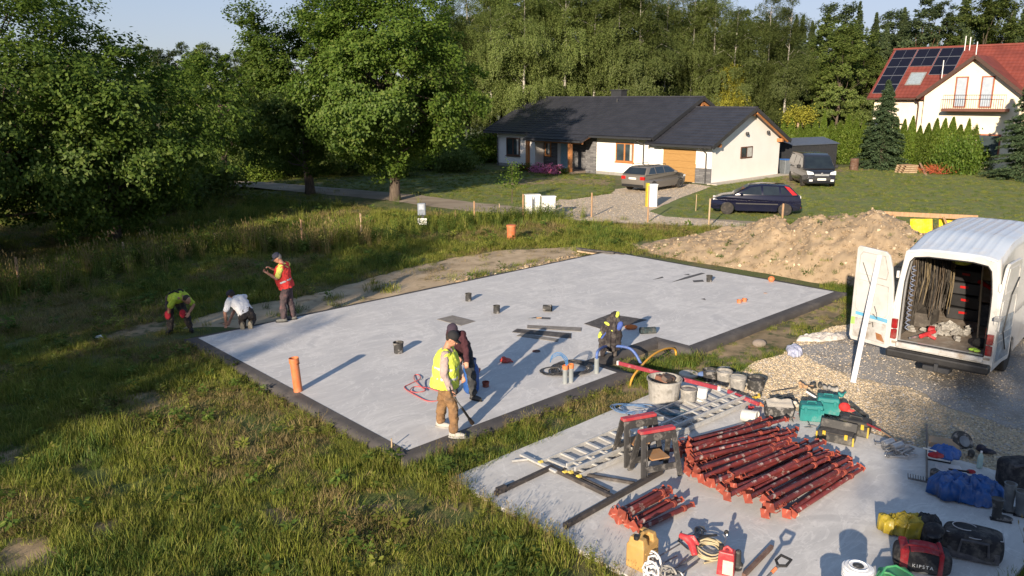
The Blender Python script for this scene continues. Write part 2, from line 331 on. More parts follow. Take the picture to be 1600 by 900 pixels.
for i in range(8):      # one overlapping membrane length per side
    mb = MB(); a, b = Vector((*inner[i],0)), Vector((*inner[(i+1)%8],0)); c, d = Vector((*outer[(i+1)%8],0)), Vector((*outer[i],0)); n = max(2, int((b-a).length/0.4))
    zt = -GZ; vs = []
    for j in range(n+1):
        t = j/n; p = a.lerp(b,t); q = d.lerp(c,t); o = (q-p).normalized(); wv = 0.035*mnoise.noise(Vector((p.x*2.3+i,p.y*2.3,1)))
        for (f_, z) in ((0.0, zt+0.002),(0.04, zt+0.001),(0.5, zt-0.012+wv*0.4),(1.0, zt-0.035+wv*0.5),(1.05+wv, zt-0.11),(1.07, 0.0)):
            vs.append(p.lerp(q, f_)+o*(wv*1.2 if f_ > .6 else 0)+Vector((0,0,z+0.0015*(i%2))))
    fs = [(j*6+k, j*6+k+1, (j+1)*6+k+1, (j+1)*6+k) for j in range(n) for k in range(5)]
    mb.add(vs, fs).build('membrane_strip', M_MEM, slab, local=True, smooth=True)
M_STAIN = pm('tar mark', (0.10,0.10,0.105), 0.8)
for px, py, L, wd, rot in ((1085,431,0.7,0.03,0.5),(1042,438,0.4,0.02,0.5),(1063,443,1.0,0.04,-0.35),(1075,452,0.5,0.03,-0.3),(1098,466,0.3,0.03,0.2)):
    pass
for i, pl in enumerate([[(1049,441),(1075,435),(1102,427),(1096,426),(1070,433)],[(1020,437),(1037,434),(1035,432)],[(1068,429),(1076,428),(1078,430)],[(1082,438),(1098,437),(1100,440),(1084,441)],[(826,497),(860,499),(860,496),(838,495)],[(1095,467),(1103,469),(1101,466)]]):
    p = [G(x,y,0.006) for x,y in pl]; mb = MB(); mb.add(p, [tuple(range(len(p)))]); o = mb.build('tar_mark', M_STAIN, slab)
# ---- small slab
ks = thing('garage_slab', 'smaller concrete slab in the foreground covered with tools and red props', 'concrete slab', K(0,0,GZ-GS), AZ)
mb = MB(); pp = jag([Vector((0,0,0)), Vector((6.1,0,0)), Vector((6.1,-6.5,0)), Vector((0,-6.5,0))], 0.3, 0.015, 3); mb.prism([(p.x,p.y) for p in pp], 0, GS-GZ); mb.build('concrete_top', M_CONC2, ks, local=True)
# ---- soil heap
HP = [990,1030,1070,1105,1130,1155,1180,1200,1215,1235,1250,1265,1280,1295,1315,1330,1350,1365,1380,1398,1415,1430,1470,1540,1600,1660]
HS = [388,378,370,364,360,358,347,342,338,351,345,338,336,344,336,337,333,328,333,338,350,362,372,382,400,440,480]
HN = [391,400,408,413,417,421,425,428,431,435,438,441,443,446,449,451,453,455,457,459,461,463,468,474,480,486]
M_SOIL = pm('soil heap', (0.365,0.275,0.178), 0.97, c2=(0.28,0.21,0.135), scale=1.8, bmp=0.9, bscale=12, dirt=(0.19,0.14,0.09), dscale=2.6, dlo=0.52, dhi=0.66)
def heapfn(u, t):
    x = u*(len(HP)-1); i = min(int(x), len(HP)-2); k = x-i
    px = HP[i]*(1-k)+HP[i+1]*k; ps = HS[i]*(1-k)+HS[i+1]*k; pn = HN[i]*(1-k)+HN[i+1]*k
    N_ = G(px, pn); wv = 2.3 if u > 0.15 else 0.8+u*10
    Rg = AY(px, ps, N_.y+wv*1.15); h = max(0.03, Rg.z-GZ); F_ = N_ + (Vector((Rg.x,Rg.y,GZ))-N_)*2
    p = N_.lerp(F_, t); s = math.sin(math.pi*min(1,max(0,t))); prof = s**0.85
    z = GZ - 0.03 + h*prof; q = Vector((p.x,p.y,0)); e = min(1, s*2.5)
    z += e*(0.20*mnoise.noise(q*1.1)*(1-abs(t-0.5)) *(0 if abs(t-0.5)<0.06 else 1) + 0.10*mnoise.noise(q*3.1) + 0.05*mnoise.noise(q*7.3)+0.025*mnoise.noise(q*17))*min(1,h)
    return (p.x + 0.12*e*mnoise.noise(q*2.7+Vector((0,0,5))), p.y + 0.12*e*mnoise.noise(q*2.7+Vector((9,0,5))), z)
mb = MB(); mb.grid(heapfn, 230, 70); heap = mb.build('soil_heap', M_SOIL, smooth=True); heap['kind'] = 'structure'
# ================================================================ SCATTER
def scatter(name, pts, coll, scl, idx=None, tilt=0.15, label=None):
    n = len(pts); me = bpy.data.meshes.new(name); me.vertices.add(n); me.vertices.foreach_set('co', np.asarray(pts, 'f').ravel())
    a = me.attributes.new('rot', 'FLOAT_VECTOR', 'POINT'); r = np.c_[RNG.normal(0,tilt,n), RNG.normal(0,tilt,n), RNG.uniform(0,6.28,n)].astype('f'); a.data.foreach_set('vector', r.ravel())
    a = me.attributes.new('scl', 'FLOAT', 'POINT'); a.data.foreach_set('value', np.asarray(scl,'f'))
    k = len(coll.objects); a = me.attributes.new('idx', 'INT', 'POINT'); a.data.foreach_set('value', (np.asarray(idx) if idx is not None else RNG.integers(0,k,n)).astype('i'))
    o = bpy.data.objects.new(name, me); COL.objects.link(o); o['kind'] = 'stuff'
    if label: o['label'] = label
    ng = bpy.data.node_groups.new(name, 'GeometryNodeTree'); ng.interface.new_socket('Geometry', in_out='INPUT', socket_type='NodeSocketGeometry'); ng.interface.new_socket('Geometry', in_out='OUTPUT', socket_type='NodeSocketGeometry')
    N = ng.nodes.new; i_ = N('NodeGroupInput'); o_ = N('NodeGroupOutput'); ip = N('GeometryNodeInstanceOnPoints'); ci = N('GeometryNodeCollectionInfo'); ci.inputs[0].default_value = coll; ci.inputs[1].default_value = True; ci.inputs[2].default_value = True
    def attr(nm, ty):
        a = N('GeometryNodeInputNamedAttribute'); a.data_type = ty; a.inputs[0].default_value = nm; return a.outputs[0]
    L = ng.links.new; L(i_.outputs[0], ip.inputs['Points']); L(ci.outputs[0], ip.inputs['Instance']); ip.inputs['Pick Instance'].default_value = True
    L(attr('idx','INT'), ip.inputs['Instance Index']); L(attr('rot','FLOAT_VECTOR'), ip.inputs['Rotation']); L(attr('scl','FLOAT'), ip.inputs['Scale']); L(ip.outputs[0], o_.inputs[0])
    md = o.modifiers.new('scatter','NODES'); md.node_group = ng; return o
def blades(n, rad, h0, h1, w, lean, seedhead=0):
    vs = []; fs = []
    for _ in range(n):
        a = random.uniform(0,6.28); r = rad*math.sqrt(random.random()); bx, by = r*math.cos(a), r*math.sin(a); h = random.uniform(h0,h1); d = random.uniform(0,6.28) if random.random()<.5 else a+random.uniform(-.8,.8)
        l = h*random.uniform(0.2,1)*lean; dx, dy = math.cos(d), math.sin(d); sx, sy = -dy*w/2, dx*w/2; n0 = len(vs)
        vs += [(bx-sx,by-sy,0),(bx+sx,by+sy,0),(bx+dx*l*.35-sx*.8,by+dy*l*.35-sy*.8,h*.6),(bx+dx*l*.35+sx*.8,by+dy*l*.35+sy*.8,h*.6),(bx+dx*l,by+dy*l,h)]
        fs += [(n0,n0+1,n0+3,n0+2),(n0+2,n0+3,n0+4)]
        if seedhead and random.random() < seedhead:
            c = Vector((bx+dx*l,by+dy*l,h)); n0 = len(vs); vs += [c+Vector((0,0,.09)), c+Vector((.012,0,.02)), c+Vector((0,.012,-.03)), c+Vector((-.012,0,.02)), c+Vector((0,-.012,.03))]; fs += [(n0,n0+1,n0+2,n0+3),(n0,n0+2,n0+4)]
    return vs, fs
def coll_of(name, objs):
    c = bpy.data.collections.new(name)
    for i, (vs, fs, m) in enumerate(objs):
        me = bpy.data.meshes.new(f'{name}_{i:02d}'); me.from_pydata([tuple(v) for v in vs], [], fs); me.materials.append(m); o = bpy.data.objects.new(f'{name}_{i:02d}', me); c.objects.link(o)
    return c
LG = leafmat('grass green', (0.135,0.172,0.024), (0.245,0.268,0.045), (0.36,0.31,0.10), 0.35, 0.3)
LD = leafmat('grass dark', (0.060,0.105,0.018), (0.115,0.180,0.030), (0.19,0.22,0.05), 0.3, 0.3)
LY = leafmat('grass dry', (0.22,0.17,0.07), (0.32,0.25,0.11), (0.14,0.13,0.04), 0.3, 0.25)
def weed(n, h, lw, m_):
    vs = []; fs = []
    for _ in range(n):
        a = random.uniform(0,6.28); z = random.uniform(.1,1)*h; r = random.uniform(.3,1)*h*.4; c = Vector((r*math.cos(a)*.5, r*math.sin(a)*.5, z)); d = Vector((math.cos(a), math.sin(a), random.uniform(-.3,.5))).normalized(); sd = d.cross(Vector((0,0,1))).normalized()*lw; n0 = len(vs)
        vs += [c, c+d*lw*1.3+sd*.6, c+d*lw*2.8, c+d*lw*1.3-sd*.6]; fs += [(n0,n0+1,n0+2,n0+3)]
    return vs, fs, m_
random.seed(3)
GC = coll_of('tuft', [(*blades(60,.15,.04,.12,.006,.9),LG), (*blades(60,.15,.05,.15,.006,1.0),LG), (*blades(64,.17,.03,.09,.006,1.2),LG), (*blades(46,.13,.08,.21,.006,.7),LG),
   (*blades(56,.15,.05,.13,.007,.9),LD), (*blades(50,.13,.07,.19,.006,.8),LD), (*blades(44,.16,.03,.10,.005,1.6),LY), (*blades(40,.17,.02,.06,.006,2.4),LY), weed(26,.13,.022,LG), weed(30,.17,.028,LD)])
TC = coll_of('tall_tuft', [(*blades(26,.12,.3,.75,.010,.35,.3),LG), (*blades(22,.12,.35,.9,.009,.3,.6),LY), (*blades(26,.14,.25,.6,.012,.5),LD), weed(60,.7,.035,LD), weed(50,.5,.035,LG)])
stones = []
M_ST = pm('pale stone', (0.58,0.48,0.34), 0.9, c2=(0.40,0.32,0.22), scale=9, rnd=0.3); M_ST2 = pm('grey stone', (0.42,0.395,0.36), 0.9, c2=(0.30,0.28,0.26), scale=9, rnd=0.4)
def stone(m_):
    bm = bmesh.new(); bmesh.ops.create_icosphere(bm, subdivisions=1, radius=1.0)
    for v in bm.verts: v.co = Vector((v.co.x*random.uniform(.7,1.25), v.co.y*random.uniform(.6,1.0), v.co.z*random.uniform(.4,.75)))
    vs = [v.co.copy() for v in bm.verts]; fs = [tuple(v.index for v in f.verts) for f in bm.faces]; bm.free(); return vs, fs, m_
SC = coll_of('stone', [stone(M_ST) for _ in range(6)]+[stone(M_ST2) for _ in range(3)])
def vnoise(x, y, s, o=0):      # smooth random field, numpy
    x = x*s+o*17.3; y = y*s+o*9.1; xi = np.floor(x).astype(int); yi = np.floor(y).astype(int); fx = x-xi; fy = y-yi; fx = fx*fx*(3-2*fx); fy = fy*fy*(3-2*fy)
    h = lambda a, b: (np.sin(a*127.1+b*311.7+o*74.7)*43758.5453) % 1.0
    return (h(xi,yi)*(1-fx)+h(xi+1,yi)*fx)*(1-fy)+(h(xi,yi+1)*(1-fx)+h(xi+1,yi+1)*fx)*fy
slab_out = [tuple(S(a,b)) for a,b in ((-W_,-W_),(NH+W_,-W_),(NH+W_,NG-W_),(NK-W_,NG-W_),(NK-W_,-W_),(SLX+W_,-W_),(SLX+W_,SLY+W_),(-W_,SLY+W_))]
kslab = [tuple(K(*p)) for p in ((0.0,0.0),(6.15,0.0),(6.15,6.55),(0.0,6.55))]
heap_base = [heapfn(u, 0.02) for u in np.linspace(0,1,24)]+[heapfn(u, 0.98) for u in np.linspace(1,0,24)]
HA = R(43); HO = G(1110,288)      # house frame
HU = Vector((-math.sin(HA), math.cos(HA), 0)); HV = Vector((math.cos(HA), math.sin(HA), 0))
house_base = [tuple(HO+HU*a+HV*b) for a,b in ((-0.1,-0.1),(20.4,-0.1),(20.4,10),(-0.1,8.6))]
def cand(poly_px, dens):       # uniform candidates over a ground polygon given by picture corners
    P_ = [G(*p) for p in poly_px]; x0 = min(p.x for p in P_); x1 = max(p.x for p in P_); y0 = min(p.y for p in P_); y1 = max(p.y for p in P_)
    n = int((x1-x0)*(y1-y0)*dens); x = RNG.uniform(x0,x1,n); y = RNG.uniform(y0,y1,n); k = inpoly(x,y,P_); return x[k], y[k]
GR = dict(x=[],y=[],s=[],i=[])
def grass_zone(poly_px, dens, smin, smax, kinds, hole=0.25, sparse=()):
    x, y = cand(poly_px, dens); k = np.ones(len(x), bool)
    for pl in (slab_out, kslab, heap_base, house_base): k &= ~inpoly(x,y,pl)
    for pl, p in ((COARSE,0.004),(PATHP,0.10),(ROAD,0.06),(DRIVE,0.02),(NOTCH,0.42),(BARE_L,0.2),*[(b_,.22) for b_ in BARE2]):
        q = inpoly(x,y,[tuple(v) for v in pl]); k &= ~(q & (RNG.random(len(x)) > p*(0.3+1.4*(vnoise(x,y,1.3,5)>.5))))
    nz = vnoise(x,y,0.8,1)*.6+vnoise(x,y,2.3,2)*.4; k &= RNG.random(len(x)) > np.clip((hole+.12-nz)/.12,0,1)*0.85
    x, y, nz = x[k], y[k], nz[k]; s = (smin+(smax-smin)*RNG.random(len(x)))*(0.65+0.75*vnoise(x,y,1.1,3)); r = RNG.random(len(x)); zone = vnoise(x,y,0.55,7)+0.25*(RNG.random(len(x))-.5)
    idx = np.where(r<.09, 8+(r<.035), np.where(zone<.43, RNG.choice([6,7,7,2,6],len(x)), np.where(zone<.70, RNG.choice([0,1,2,2,3],len(x)), RNG.choice([4,5,1,0],len(x)))))
    if kinds == 'lawn': idx = RNG.choice([0,2,2,4,7],len(x))
    GR['x'].append(x); GR['y'].append(y); GR['s'].append(s); GR['i'].append(idx)
grass_zone([(-60,960),(-60,640),(200,560),(300,530),(640,720),(720,745),(980,920),(1000,960)], 95, .7, 1.5, 'wild', .24)
grass_zone([(-60,640),(-60,520),(240,500),(330,520),(300,560),(200,570)], 70, .7, 1.3, 'wild', .2)
grass_zone([(600,730),(1000,570),(1100,560),(960,650),(740,760)], 90, .6, 1.3, 'wild', .22)
grass_zone([(960,620),(920,560),(1090,520),(1330,440),(1330,520),(1250,545),(1160,600)], 60, .5, 1.1, 'wild', .3)
grass_zone([(-60,525),(-60,400),(330,372),(960,372),(960,400),(480,490),(260,520)], 34, .9, 1.7, 'wild', .15)
grass_zone([(940,400),(700,372),(700,352),(1450,352),(1450,460),(1010,400)], 24, .9, 1.7, 'wild', .15)
grass_zone([(-60,405),(-60,330),(300,300),(620,330),(860,340),(1250,350),(1250,374),(340,376)], 16, 1.2, 2.2, 'wild', .12)
grass_zone([(300,335),(230,276),(780,266),(960,276),(960,305),(860,325),(620,305),(500,302),(450,335)], 14, .6, 1.0, 'lawn', .05)
grass_zone([(1020,345),(1100,290),(1230,270),(1380,256),(1620,262),(1700,290),(1700,352),(1180,352)], 14, .5, .9, 'lawn', .05)
grass_zone([(1430,352),(1750,352),(1750,520),(1470,500),(1430,470)], 12, .9, 1.6, 'wild', .1)
grass_zone([(1290,440),(1440,455),(1440,500),(1330,512),(1290,470)], 40, .6, 1.2, 'wild', .15)
grass_zone([(1540,960),(1560,880),(1580,850),(1640,800),(1700,960)], 90, .8, 1.6, 'wild', .0)
x = np.concatenate(GR['x']); y = np.concatenate(GR['y']); s_ = np.concatenate(GR['s']); i_ = np.concatenate(GR['i'])
z = np.array([terr(a,b) for a,b in zip(x,y)]) - 0.005
print('grass tufts', len(x)); scatter('grass', np.c_[x,y,z], GC, s_, i_, 0.2, 'long and short meadow grass over the building plot')
# tall weeds along the stake fence, by the boxes and around the slab edges
tx, ty, ts, ti = [], [], [], []
def tall_line(pts, n, spread, s0, s1, kinds=(0,1,2,3,4)):
    for _ in range(n):
        i = random.randrange(len(pts)-1); p = G(*pts[i]).lerp(G(*pts[i+1]), random.random()); q = (p.x+random.gauss(0,spread*1.6), p.y+random.gauss(0,spread))
        if inpoly(np.array([q[0]]),np.array([q[1]]),slab_out)[0] or inpoly(np.array([q[0]]),np.array([q[1]]),kslab)[0]: continue
        tx.append(q[0]); ty.append(q[1]); ts.append(random.uniform(s0,s1)); ti.append(random.choice(kinds))
tall_line([(-60,460),(33,458),(195,415),(337,390),(473,392),(565,378)], 900, .55, .6, 1.3)
tall_line([(565,378),(660,360),(741,352),(817,343),(865,342)], 420, .5, .6, 1.2, (0,2,3,4,2))
tall_line([(865,348),(1012,357),(1107,362),(1160,366)], 90, .25, .3, .55, (0,1,4,1))
tall_line([(880,362),(1000,375),(700,390),(560,400)], 90, .8, .35, .6, (0,4))
tall_line([(-60,330),(120,330),(320,322),(420,330),(330,350)], 260, 1.6, .6, 1.2, (0,2,3,4))
tall_line([(290,540),(330,575),(450,650),(600,722),(622,728)], 260, .10, .16, .36, (0,4,4)); tall_line([(630,728),(700,705),(800,676),(965,606)], 220, .10, .16, .36, (0,1,4,4)); tall_line([(700,765),(760,795),(860,842),(1000,915)], 220, .09, .2, .42, (0,1,4,4))
tall_line([(1110,545),(1210,500),(1300,468)], 40, .15, .15, .35, (0,4)); tall_line([(640,390),(760,345),(850,345)], 90, .4, .5, 1.0, (2,3,3))
tall_line([(1560,900),(1600,860),(1650,830)], 30, .15, .3, .7, (0,1,2))
tz = [terr(a,b)-.01 for a,b in zip(tx,ty)]
scatter('tall_weeds', np.c_[tx,ty,tz], TC, ts, ti, 0.12, 'tall weeds and seeding grass along the stake fence')
# gravel stones
def gr(poly, dens, s0, s1, z, excl=None, name='gravel', lab=None, idx=None):
    P_ = [tuple(v) for v in poly]; xs_ = [p[0] for p in P_]; ys_ = [p[1] for p in P_]; x1 = min(max(xs_), 14); n = int((x1-min(xs_))*(max(ys_)-min(ys_))*dens)
    x = RNG.uniform(min(xs_),x1,n); y = RNG.uniform(min(ys_),max(ys_),n); k = inpoly(x,y,P_) & ~inpoly(x,y,kslab)
    if excl is not None: k &= ~(inpoly(x,y,[tuple(v) for v in excl]) & (RNG.random(n) > .10))
    x, y = x[k], y[k]; return scatter(name, np.c_[x,y,np.full(len(x),z)], SC, s0+(s1-s0)*RNG.random(len(x))**2, idx(len(x)) if idx else None, 0.35, lab)
gr(COARSE, 1100, .008, .030, GZ+.028, FINE, 'coarse_gravel', 'pale crushed stone beside the small slab', lambda n: RNG.choice([0,1,2,3,4,5,0,1,6,7],n))
gr(FINE, 300, .004, .016, GZ+.032, None, 'small_gravel', 'fine grey gravel under the white van', lambda n: RNG.choice([6,7,8,8,7,2],n))
gr(DRIVE, 45, .012, .028, GZ+.03, None, 'drive_gravel', 'pale gravel of the driveway')
hp = []
for _ in range(2600):
    u, t = random.random(), random.uniform(0.0,0.62); p = heapfn(u,t); hp.append(p)
for _ in range(500): q = S(random.uniform(8,15.2), SLY+.35+abs(random.gauss(0,.35)), GZ+.02); hp.append(tuple(q))
hc = coll_of('clod', [stone(M_SOIL) for _ in range(6)]+[stone(M_ST)])
scatter('soil_clods', hp, hc, [random.uniform(.015,.11)*random.random()**1.5+.01 for _ in hp], RNG.choice([0,1,2,3,4,5,5,6],len(hp)), .5, 'clods and stones on the soil heap')
ht = [heapfn(random.random(), random.choice([random.uniform(0,.12), random.uniform(.1,.55)])) for _ in range(160)]
scatter('heap_weeds', ht, GC, [random.uniform(.4,1.1) for _ in ht], None, .3, 'sparse weeds on the soil heap')
# ================================================================ TREES
def leaves_np(C, sz, up=0.35, asp=0.6, droop=None, out=None, ow=1.1):
    n = len(C); nrm = RNG.normal(size=(n,3)); nrm[:,2] = np.abs(nrm[:,2])*(1 if out is None else .7)+up
    if out is not None: o_ = C-np.asarray(out); o_ /= np.linalg.norm(o_,axis=1)[:,None]+1e-6; nrm = nrm*.75+o_*ow
    nrm /= np.linalg.norm(nrm,axis=1)[:,None]
    t = RNG.normal(size=(n,3)) if droop is None else droop+RNG.normal(size=(n,3))*.35
    t -= nrm*(t*nrm).sum(1)[:,None]; t /= np.linalg.norm(t,axis=1)[:,None]; b = np.cross(nrm,t); s = (sz*RNG.uniform(.6,1.35,n))[:,None]
    V = np.stack([C-t*s, C+b*s*asp-t*s*.1, C+t*s, C-b*s*asp-t*s*.1],1).reshape(-1,3); return V
def np_mesh(name, V, mat):
    n = len(V)//4; me = bpy.data.meshes.new(name); me.vertices.add(len(V)); me.vertices.foreach_set('co', V.astype('f').ravel()); me.loops.add(4*n); me.loops.foreach_set('vertex_index', np.arange(4*n,dtype='i'))
    me.polygons.add(n); me.polygons.foreach_set('loop_start', np.arange(0,4*n,4,dtype='i')); me.update(calc_edges=True); me.materials.append(mat); return me
def mesh_of(mb, name, mat, smooth=True):
    me = bpy.data.meshes.new(name); me.from_pydata(mb.v, [], mb.f); me.materials.append(mat)
    if smooth: me.shade_smooth()
    return me
BARK = pm('bark', (0.13,0.10,0.075), 0.95, c2=(0.06,0.045,0.035), scale=5, stretch=(3,3,.5), bmp=.8, bscale=12)
PBARK = pm('pinebark', (0.26,0.13,0.075), 0.95, c2=(0.11,0.07,0.05), scale=4, stretch=(3,3,.5), bmp=.8)
WBARK = pm('birchbark', (0.40,0.38,0.34), 0.8, c2=(0.28,0.26,0.23), scale=4, dirt=(0.04,0.035,0.03), dscale=2.2, dlo=.56, dhi=.6, stretch=(1,1,1))
L_OAK = leafmat('oak leaf', (0.064,0.122,0.015), (0.122,0.196,0.027), (0.175,0.228,0.043), .5, .18)
L_OAKD = leafmat('oak leaf dark', (0.062,0.118,0.016), (0.120,0.190,0.028), (0.17,0.225,0.042), .48, .1)
L_BIR = leafmat('birch leaf', (0.108,0.152,0.038), (0.180,0.226,0.064), (0.22,0.25,0.085), .48, .28)
L_PINE = leafmat('pine needle', (0.050,0.082,0.038), (0.100,0.138,0.056), (0.13,0.16,0.07), .3, .3)
L_SPR = leafmat('spruce needle', (0.028,0.055,0.026), (0.065,0.10,0.045), (0.10,0.14,0.07), .15, .2)
L_THU = leafmat('thuja spray', (0.060,0.105,0.012), (0.12,0.18,0.022), (0.17,0.21,0.04), .3, .2)
L_MIX = leafmat('mixed leaf', (0.085,0.130,0.027), (0.150,0.200,0.046), (0.19,0.215,0.06), .48, .3)
L_YEL = leafmat('golden leaf', (0.26,0.25,0.03), (0.42,0.40,0.06), (0.30,0.32,0.06), .4, .08)
def shell(n, c, r, k=2.6):      # points near the surface of an ellipsoid clump
    d = RNG.normal(size=(n,3)); d /= np.linalg.norm(d,axis=1)[:,None]; rad = RNG.random(n)**(1/k); return np.array(c)+d*rad[:,None]*np.array(r)
def broad(name, h, rad, z0, nl, leaf, lm, seed, trunk_r=.28, ncl=70, flat=.8, clump=.95, bark=BARK, top=1.0, lean=0):
    random.seed(seed); global RNG; keep = RNG; RNG = np.random.default_rng(seed)
    tb = MB(); ht = z0+(h-z0)*.55; tb.tube([(0,0,-.3),(0.03,0,.4),(.08,.05,z0+.5),(lean*.5,.1,ht*.75),(lean,0,ht)], [trunk_r*1.35,trunk_r,trunk_r*.85,trunk_r*.55,trunk_r*.3], 9)
    pts = []; cz = (z0+h)/2; hz = (h-z0)/2
    for i in range(ncl):      # clump centres over an uneven ellipsoid, inner ones fewer
        for _ in range(20):
            d = Vector((random.gauss(0,1),random.gauss(0,1),random.gauss(0,1))).normalized(); k = random.uniform(.45,1)**.6
            wob = 1+.28*mnoise.noise(d*2.1+Vector((seed,0,0)))+.18*mnoise.noise(d*5+Vector((0,seed,0)))
            zz = d.z*k; wd = 1.0 if zz < 0 else (1-(zz**2)*(1-top)*.6)
            p = Vector((d.x*rad*k*wob*wd+lean*max(0,zz), d.y*rad*k*wob*wd, cz+zz*hz*wob))
            if p.z > z0-.2 and all((p-q).length > clump*.75 for q,_ in pts): break
        cr = clump*random.uniform(.6,1.25); pts.append((p,cr))
    C = []
    tot = sum(c**2 for _,c in pts)
    for p, cr in pts:
        m = int(nl*cr**2/tot); sub = max(3,int(m/60)); sc_ = shell(sub, p, (cr,cr,cr*flat), 4)     # small sprays within a clump
        for q in sc_: C.append(RNG.normal(size=(m//sub,3))*np.array([.24,.24,.17])*cr*.9+q)
        if random.random() < .35:
            s = Vector((lean*.4,0,random.uniform(z0*.7+.3,ht))); mid = s.lerp(p,.5)+Vector((random.gauss(0,.25),random.gauss(0,.25),-.1*(p-s).length*.3)); tb.tube([s,mid,p], [trunk_r*.22,trunk_r*.13,.015], 5, cap=False)
    C = np.concatenate(C); V = leaves_np(C, leaf, .2, .62, None, (lean*.5,0,cz-.15*hz)); a = np_mesh(name+'_crown', V, lm); b = mesh_of(tb, name+'_trunk', bark); RNG = keep; return a, b
def birch(name, h, rad, z0, nb, lm, seed, leaf=.068):
    random.seed(seed); rg = np.random.default_rng(seed); tb = MB(); tb.tube([(0,0,-.3),(.05,0,h*.3),(.12,.1,h*.6),(.0,.1,h*.93)], [.17,.13,.085,.02], 8); C = []
    for i in range(nb):      # arching boughs, each with its curtain of hanging twigs
        k = random.random()**.9; z = z0+1.2+(h-z0-1.4)*k; prof = min(1, .35+1.6*k)*(1-k)**.55*1.55; R_ = rad*prof*random.uniform(.55,1.15); a = random.uniform(0,6.28); dx, dy = math.cos(a), math.sin(a); ns = int(9+R_*13)
        for _ in range(ns):
            t = random.uniform(.1,1); r = R_*t+random.gauss(0,.10); sp_ = random.gauss(0,.20+.10*R_); zz = z+.55*R_*math.sin(t*2.2)*.6+random.gauss(0,.12); x, y = dx*r-dy*sp_, dy*r+dx*sp_
            L = random.uniform(.5,1.9)*(1.15-.75*k)*(.6+.5*t); m = int(9+L*17); q = rg.random(m); C.append(np.c_[x+rg.normal(0,.085,m)+q*.15*dx, y+rg.normal(0,.085,m)+q*.15*dy, np.maximum(zz-q*L, z0*.45)])
        if i % 3 == 0: tb.tube([(.05,.05,z-.5),(dx*R_*.5,dy*R_*.5,z+.25*R_),(dx*R_,dy*R_,z)], [.03,.018,.006], 4, cap=False)
    C = np.concatenate(C); global RNG; keep = RNG; RNG = rg; V = leaves_np(C, leaf, .1, .5, np.array([0,0,-1.2]), (0,0,h*.45), 1.3); RNG = keep
    return np_mesh(name+'_crown', V, lm), mesh_of(tb, name+'_trunk', WBARK)
def conifer(name, h, rad, z0, lm, seed, dens=1.0, tilt=-.25, needle=.10, pw=.85, bark=BARK):
    random.seed(seed); rg = np.random.default_rng(seed); tb = MB(); tb.tube([(0,0,-.3),(0,0,h*.5),(0,0,h)], [.16,.09,.01], 7); C = []; D = []; z = z0
    while z < h-.1:
        k = 1-(z-z0)/(h-z0); R_ = rad*k**pw; nb = int((7+6*k)*1.0)
        for i in range(nb):
            a = random.uniform(0,6.28); L = R_*random.uniform(.72,1.12); dx, dy = math.cos(a), math.sin(a); m = int(L*70*dens)+10; t = rg.random(m)**.7
            wdt = .26*L*(1-t)+.06; x = t*L; yy = rg.normal(0,1,m)*wdt*.6; zz = z+tilt*x+ .10*x*x/max(L,.3)+rg.normal(0,.05,m)-.05*np.abs(yy)
            C.append(np.c_[dx*x-dy*yy, dy*x+dx*yy, zz]); D.append(np.c_[np.full(m,dx),np.full(m,dy),np.full(m,-.2)])
            if L > .8 and i%2 == 0: tb.tube([(0,0,z),(dx*L*.8,dy*L*.8,z+tilt*L*.8)], [.025,.006], 4, cap=False)
        z += max(.14, .30*k+.10)*(h/8)**.5
    C = np.concatenate(C); D = np.concatenate(D); global RNG; keep = RNG; RNG = rg; V = leaves_np(C, needle, .6, .38, D); RNG = keep
    return np_mesh(name+'_crown', V, lm), mesh_of(tb, name+'_trunk', bark)
def thuja(name, h, rad, seed):
    rg = np.random.default_rng(seed); n = 5200; t = rg.random(n)**.8; a = rg.random(n)*6.28; R_ = rad*np.minimum(1, (1-t)*1.25+.01)**.8*(.82+.22*rg.random(n))*(1+.12*np.sin(a*5+t*9)); C = np.c_[R_*np.cos(a), R_*np.sin(a), .05+t*h]
    D = np.c_[np.cos(a)*.3, np.sin(a)*.3, np.ones(n)]; global RNG; keep = RNG; RNG = rg; V = leaves_np(C, .085, .05, .42, D); RNG = keep
    tb = MB(); tb.tube([(0,0,-.1),(0,0,h*.7)], [.05,.02], 6); return np_mesh(name+'_crown', V, L_THU), mesh_of(tb, name+'_trunk', BARK)
def bushm(name, h, rad, n, lm, seed, leaf=.06, ncl=14):
    random.seed(seed); rg = np.random.default_rng(seed); C = []
    for _ in range(ncl):
        a = random.uniform(0,6.28); r = rad*random.random()**.6; z = random.uniform(.15,1)*h*(1-.4*r/rad); C.append(rg.normal(size=(n//ncl,3))*np.array([.2*rad+.1,.2*rad+.1,.16*h])+np.array([r*math.cos(a), r*math.sin(a), z]))
    C = np.concatenate(C); C[:,2] = np.abs(C[:,2]); global RNG; keep = RNG; RNG = rg; V = leaves_np(C, leaf); RNG = keep; return np_mesh(name, V, lm)
def tree(kind, ms, loc, label, cat='tree', rz=None, s=1.0, sz=None, group=None):
    t = thing(kind, label, cat, loc, random.uniform(0,6.28) if rz is None else rz, group); t.scale = (s,s,sz or s)
    for nm, me in (('crown',ms[0]),('trunk',ms[1])):
        if me is None: continue
        o = bpy.data.objects.new(nm, me); COL.objects.link(o); o.parent = t
    return t
def pt(px, py): p = G(px,py); return Vector((p.x,p.y,terr(p.x,p.y)))
def ptY(px, Y): p = AY(px,200,Y); return Vector((p.x,Y,terr(p.x,Y)))
OK1 = broad('oak1', 11.6, 4.6, 1.3, 90000, .085, L_OAK, 11, .30, 125, .75, 1.05)
OK2 = broad('oak2', 10.8, 3.8, 1.2, 62000, .085, L_OAK, 12, .28, 80, .75, .95)
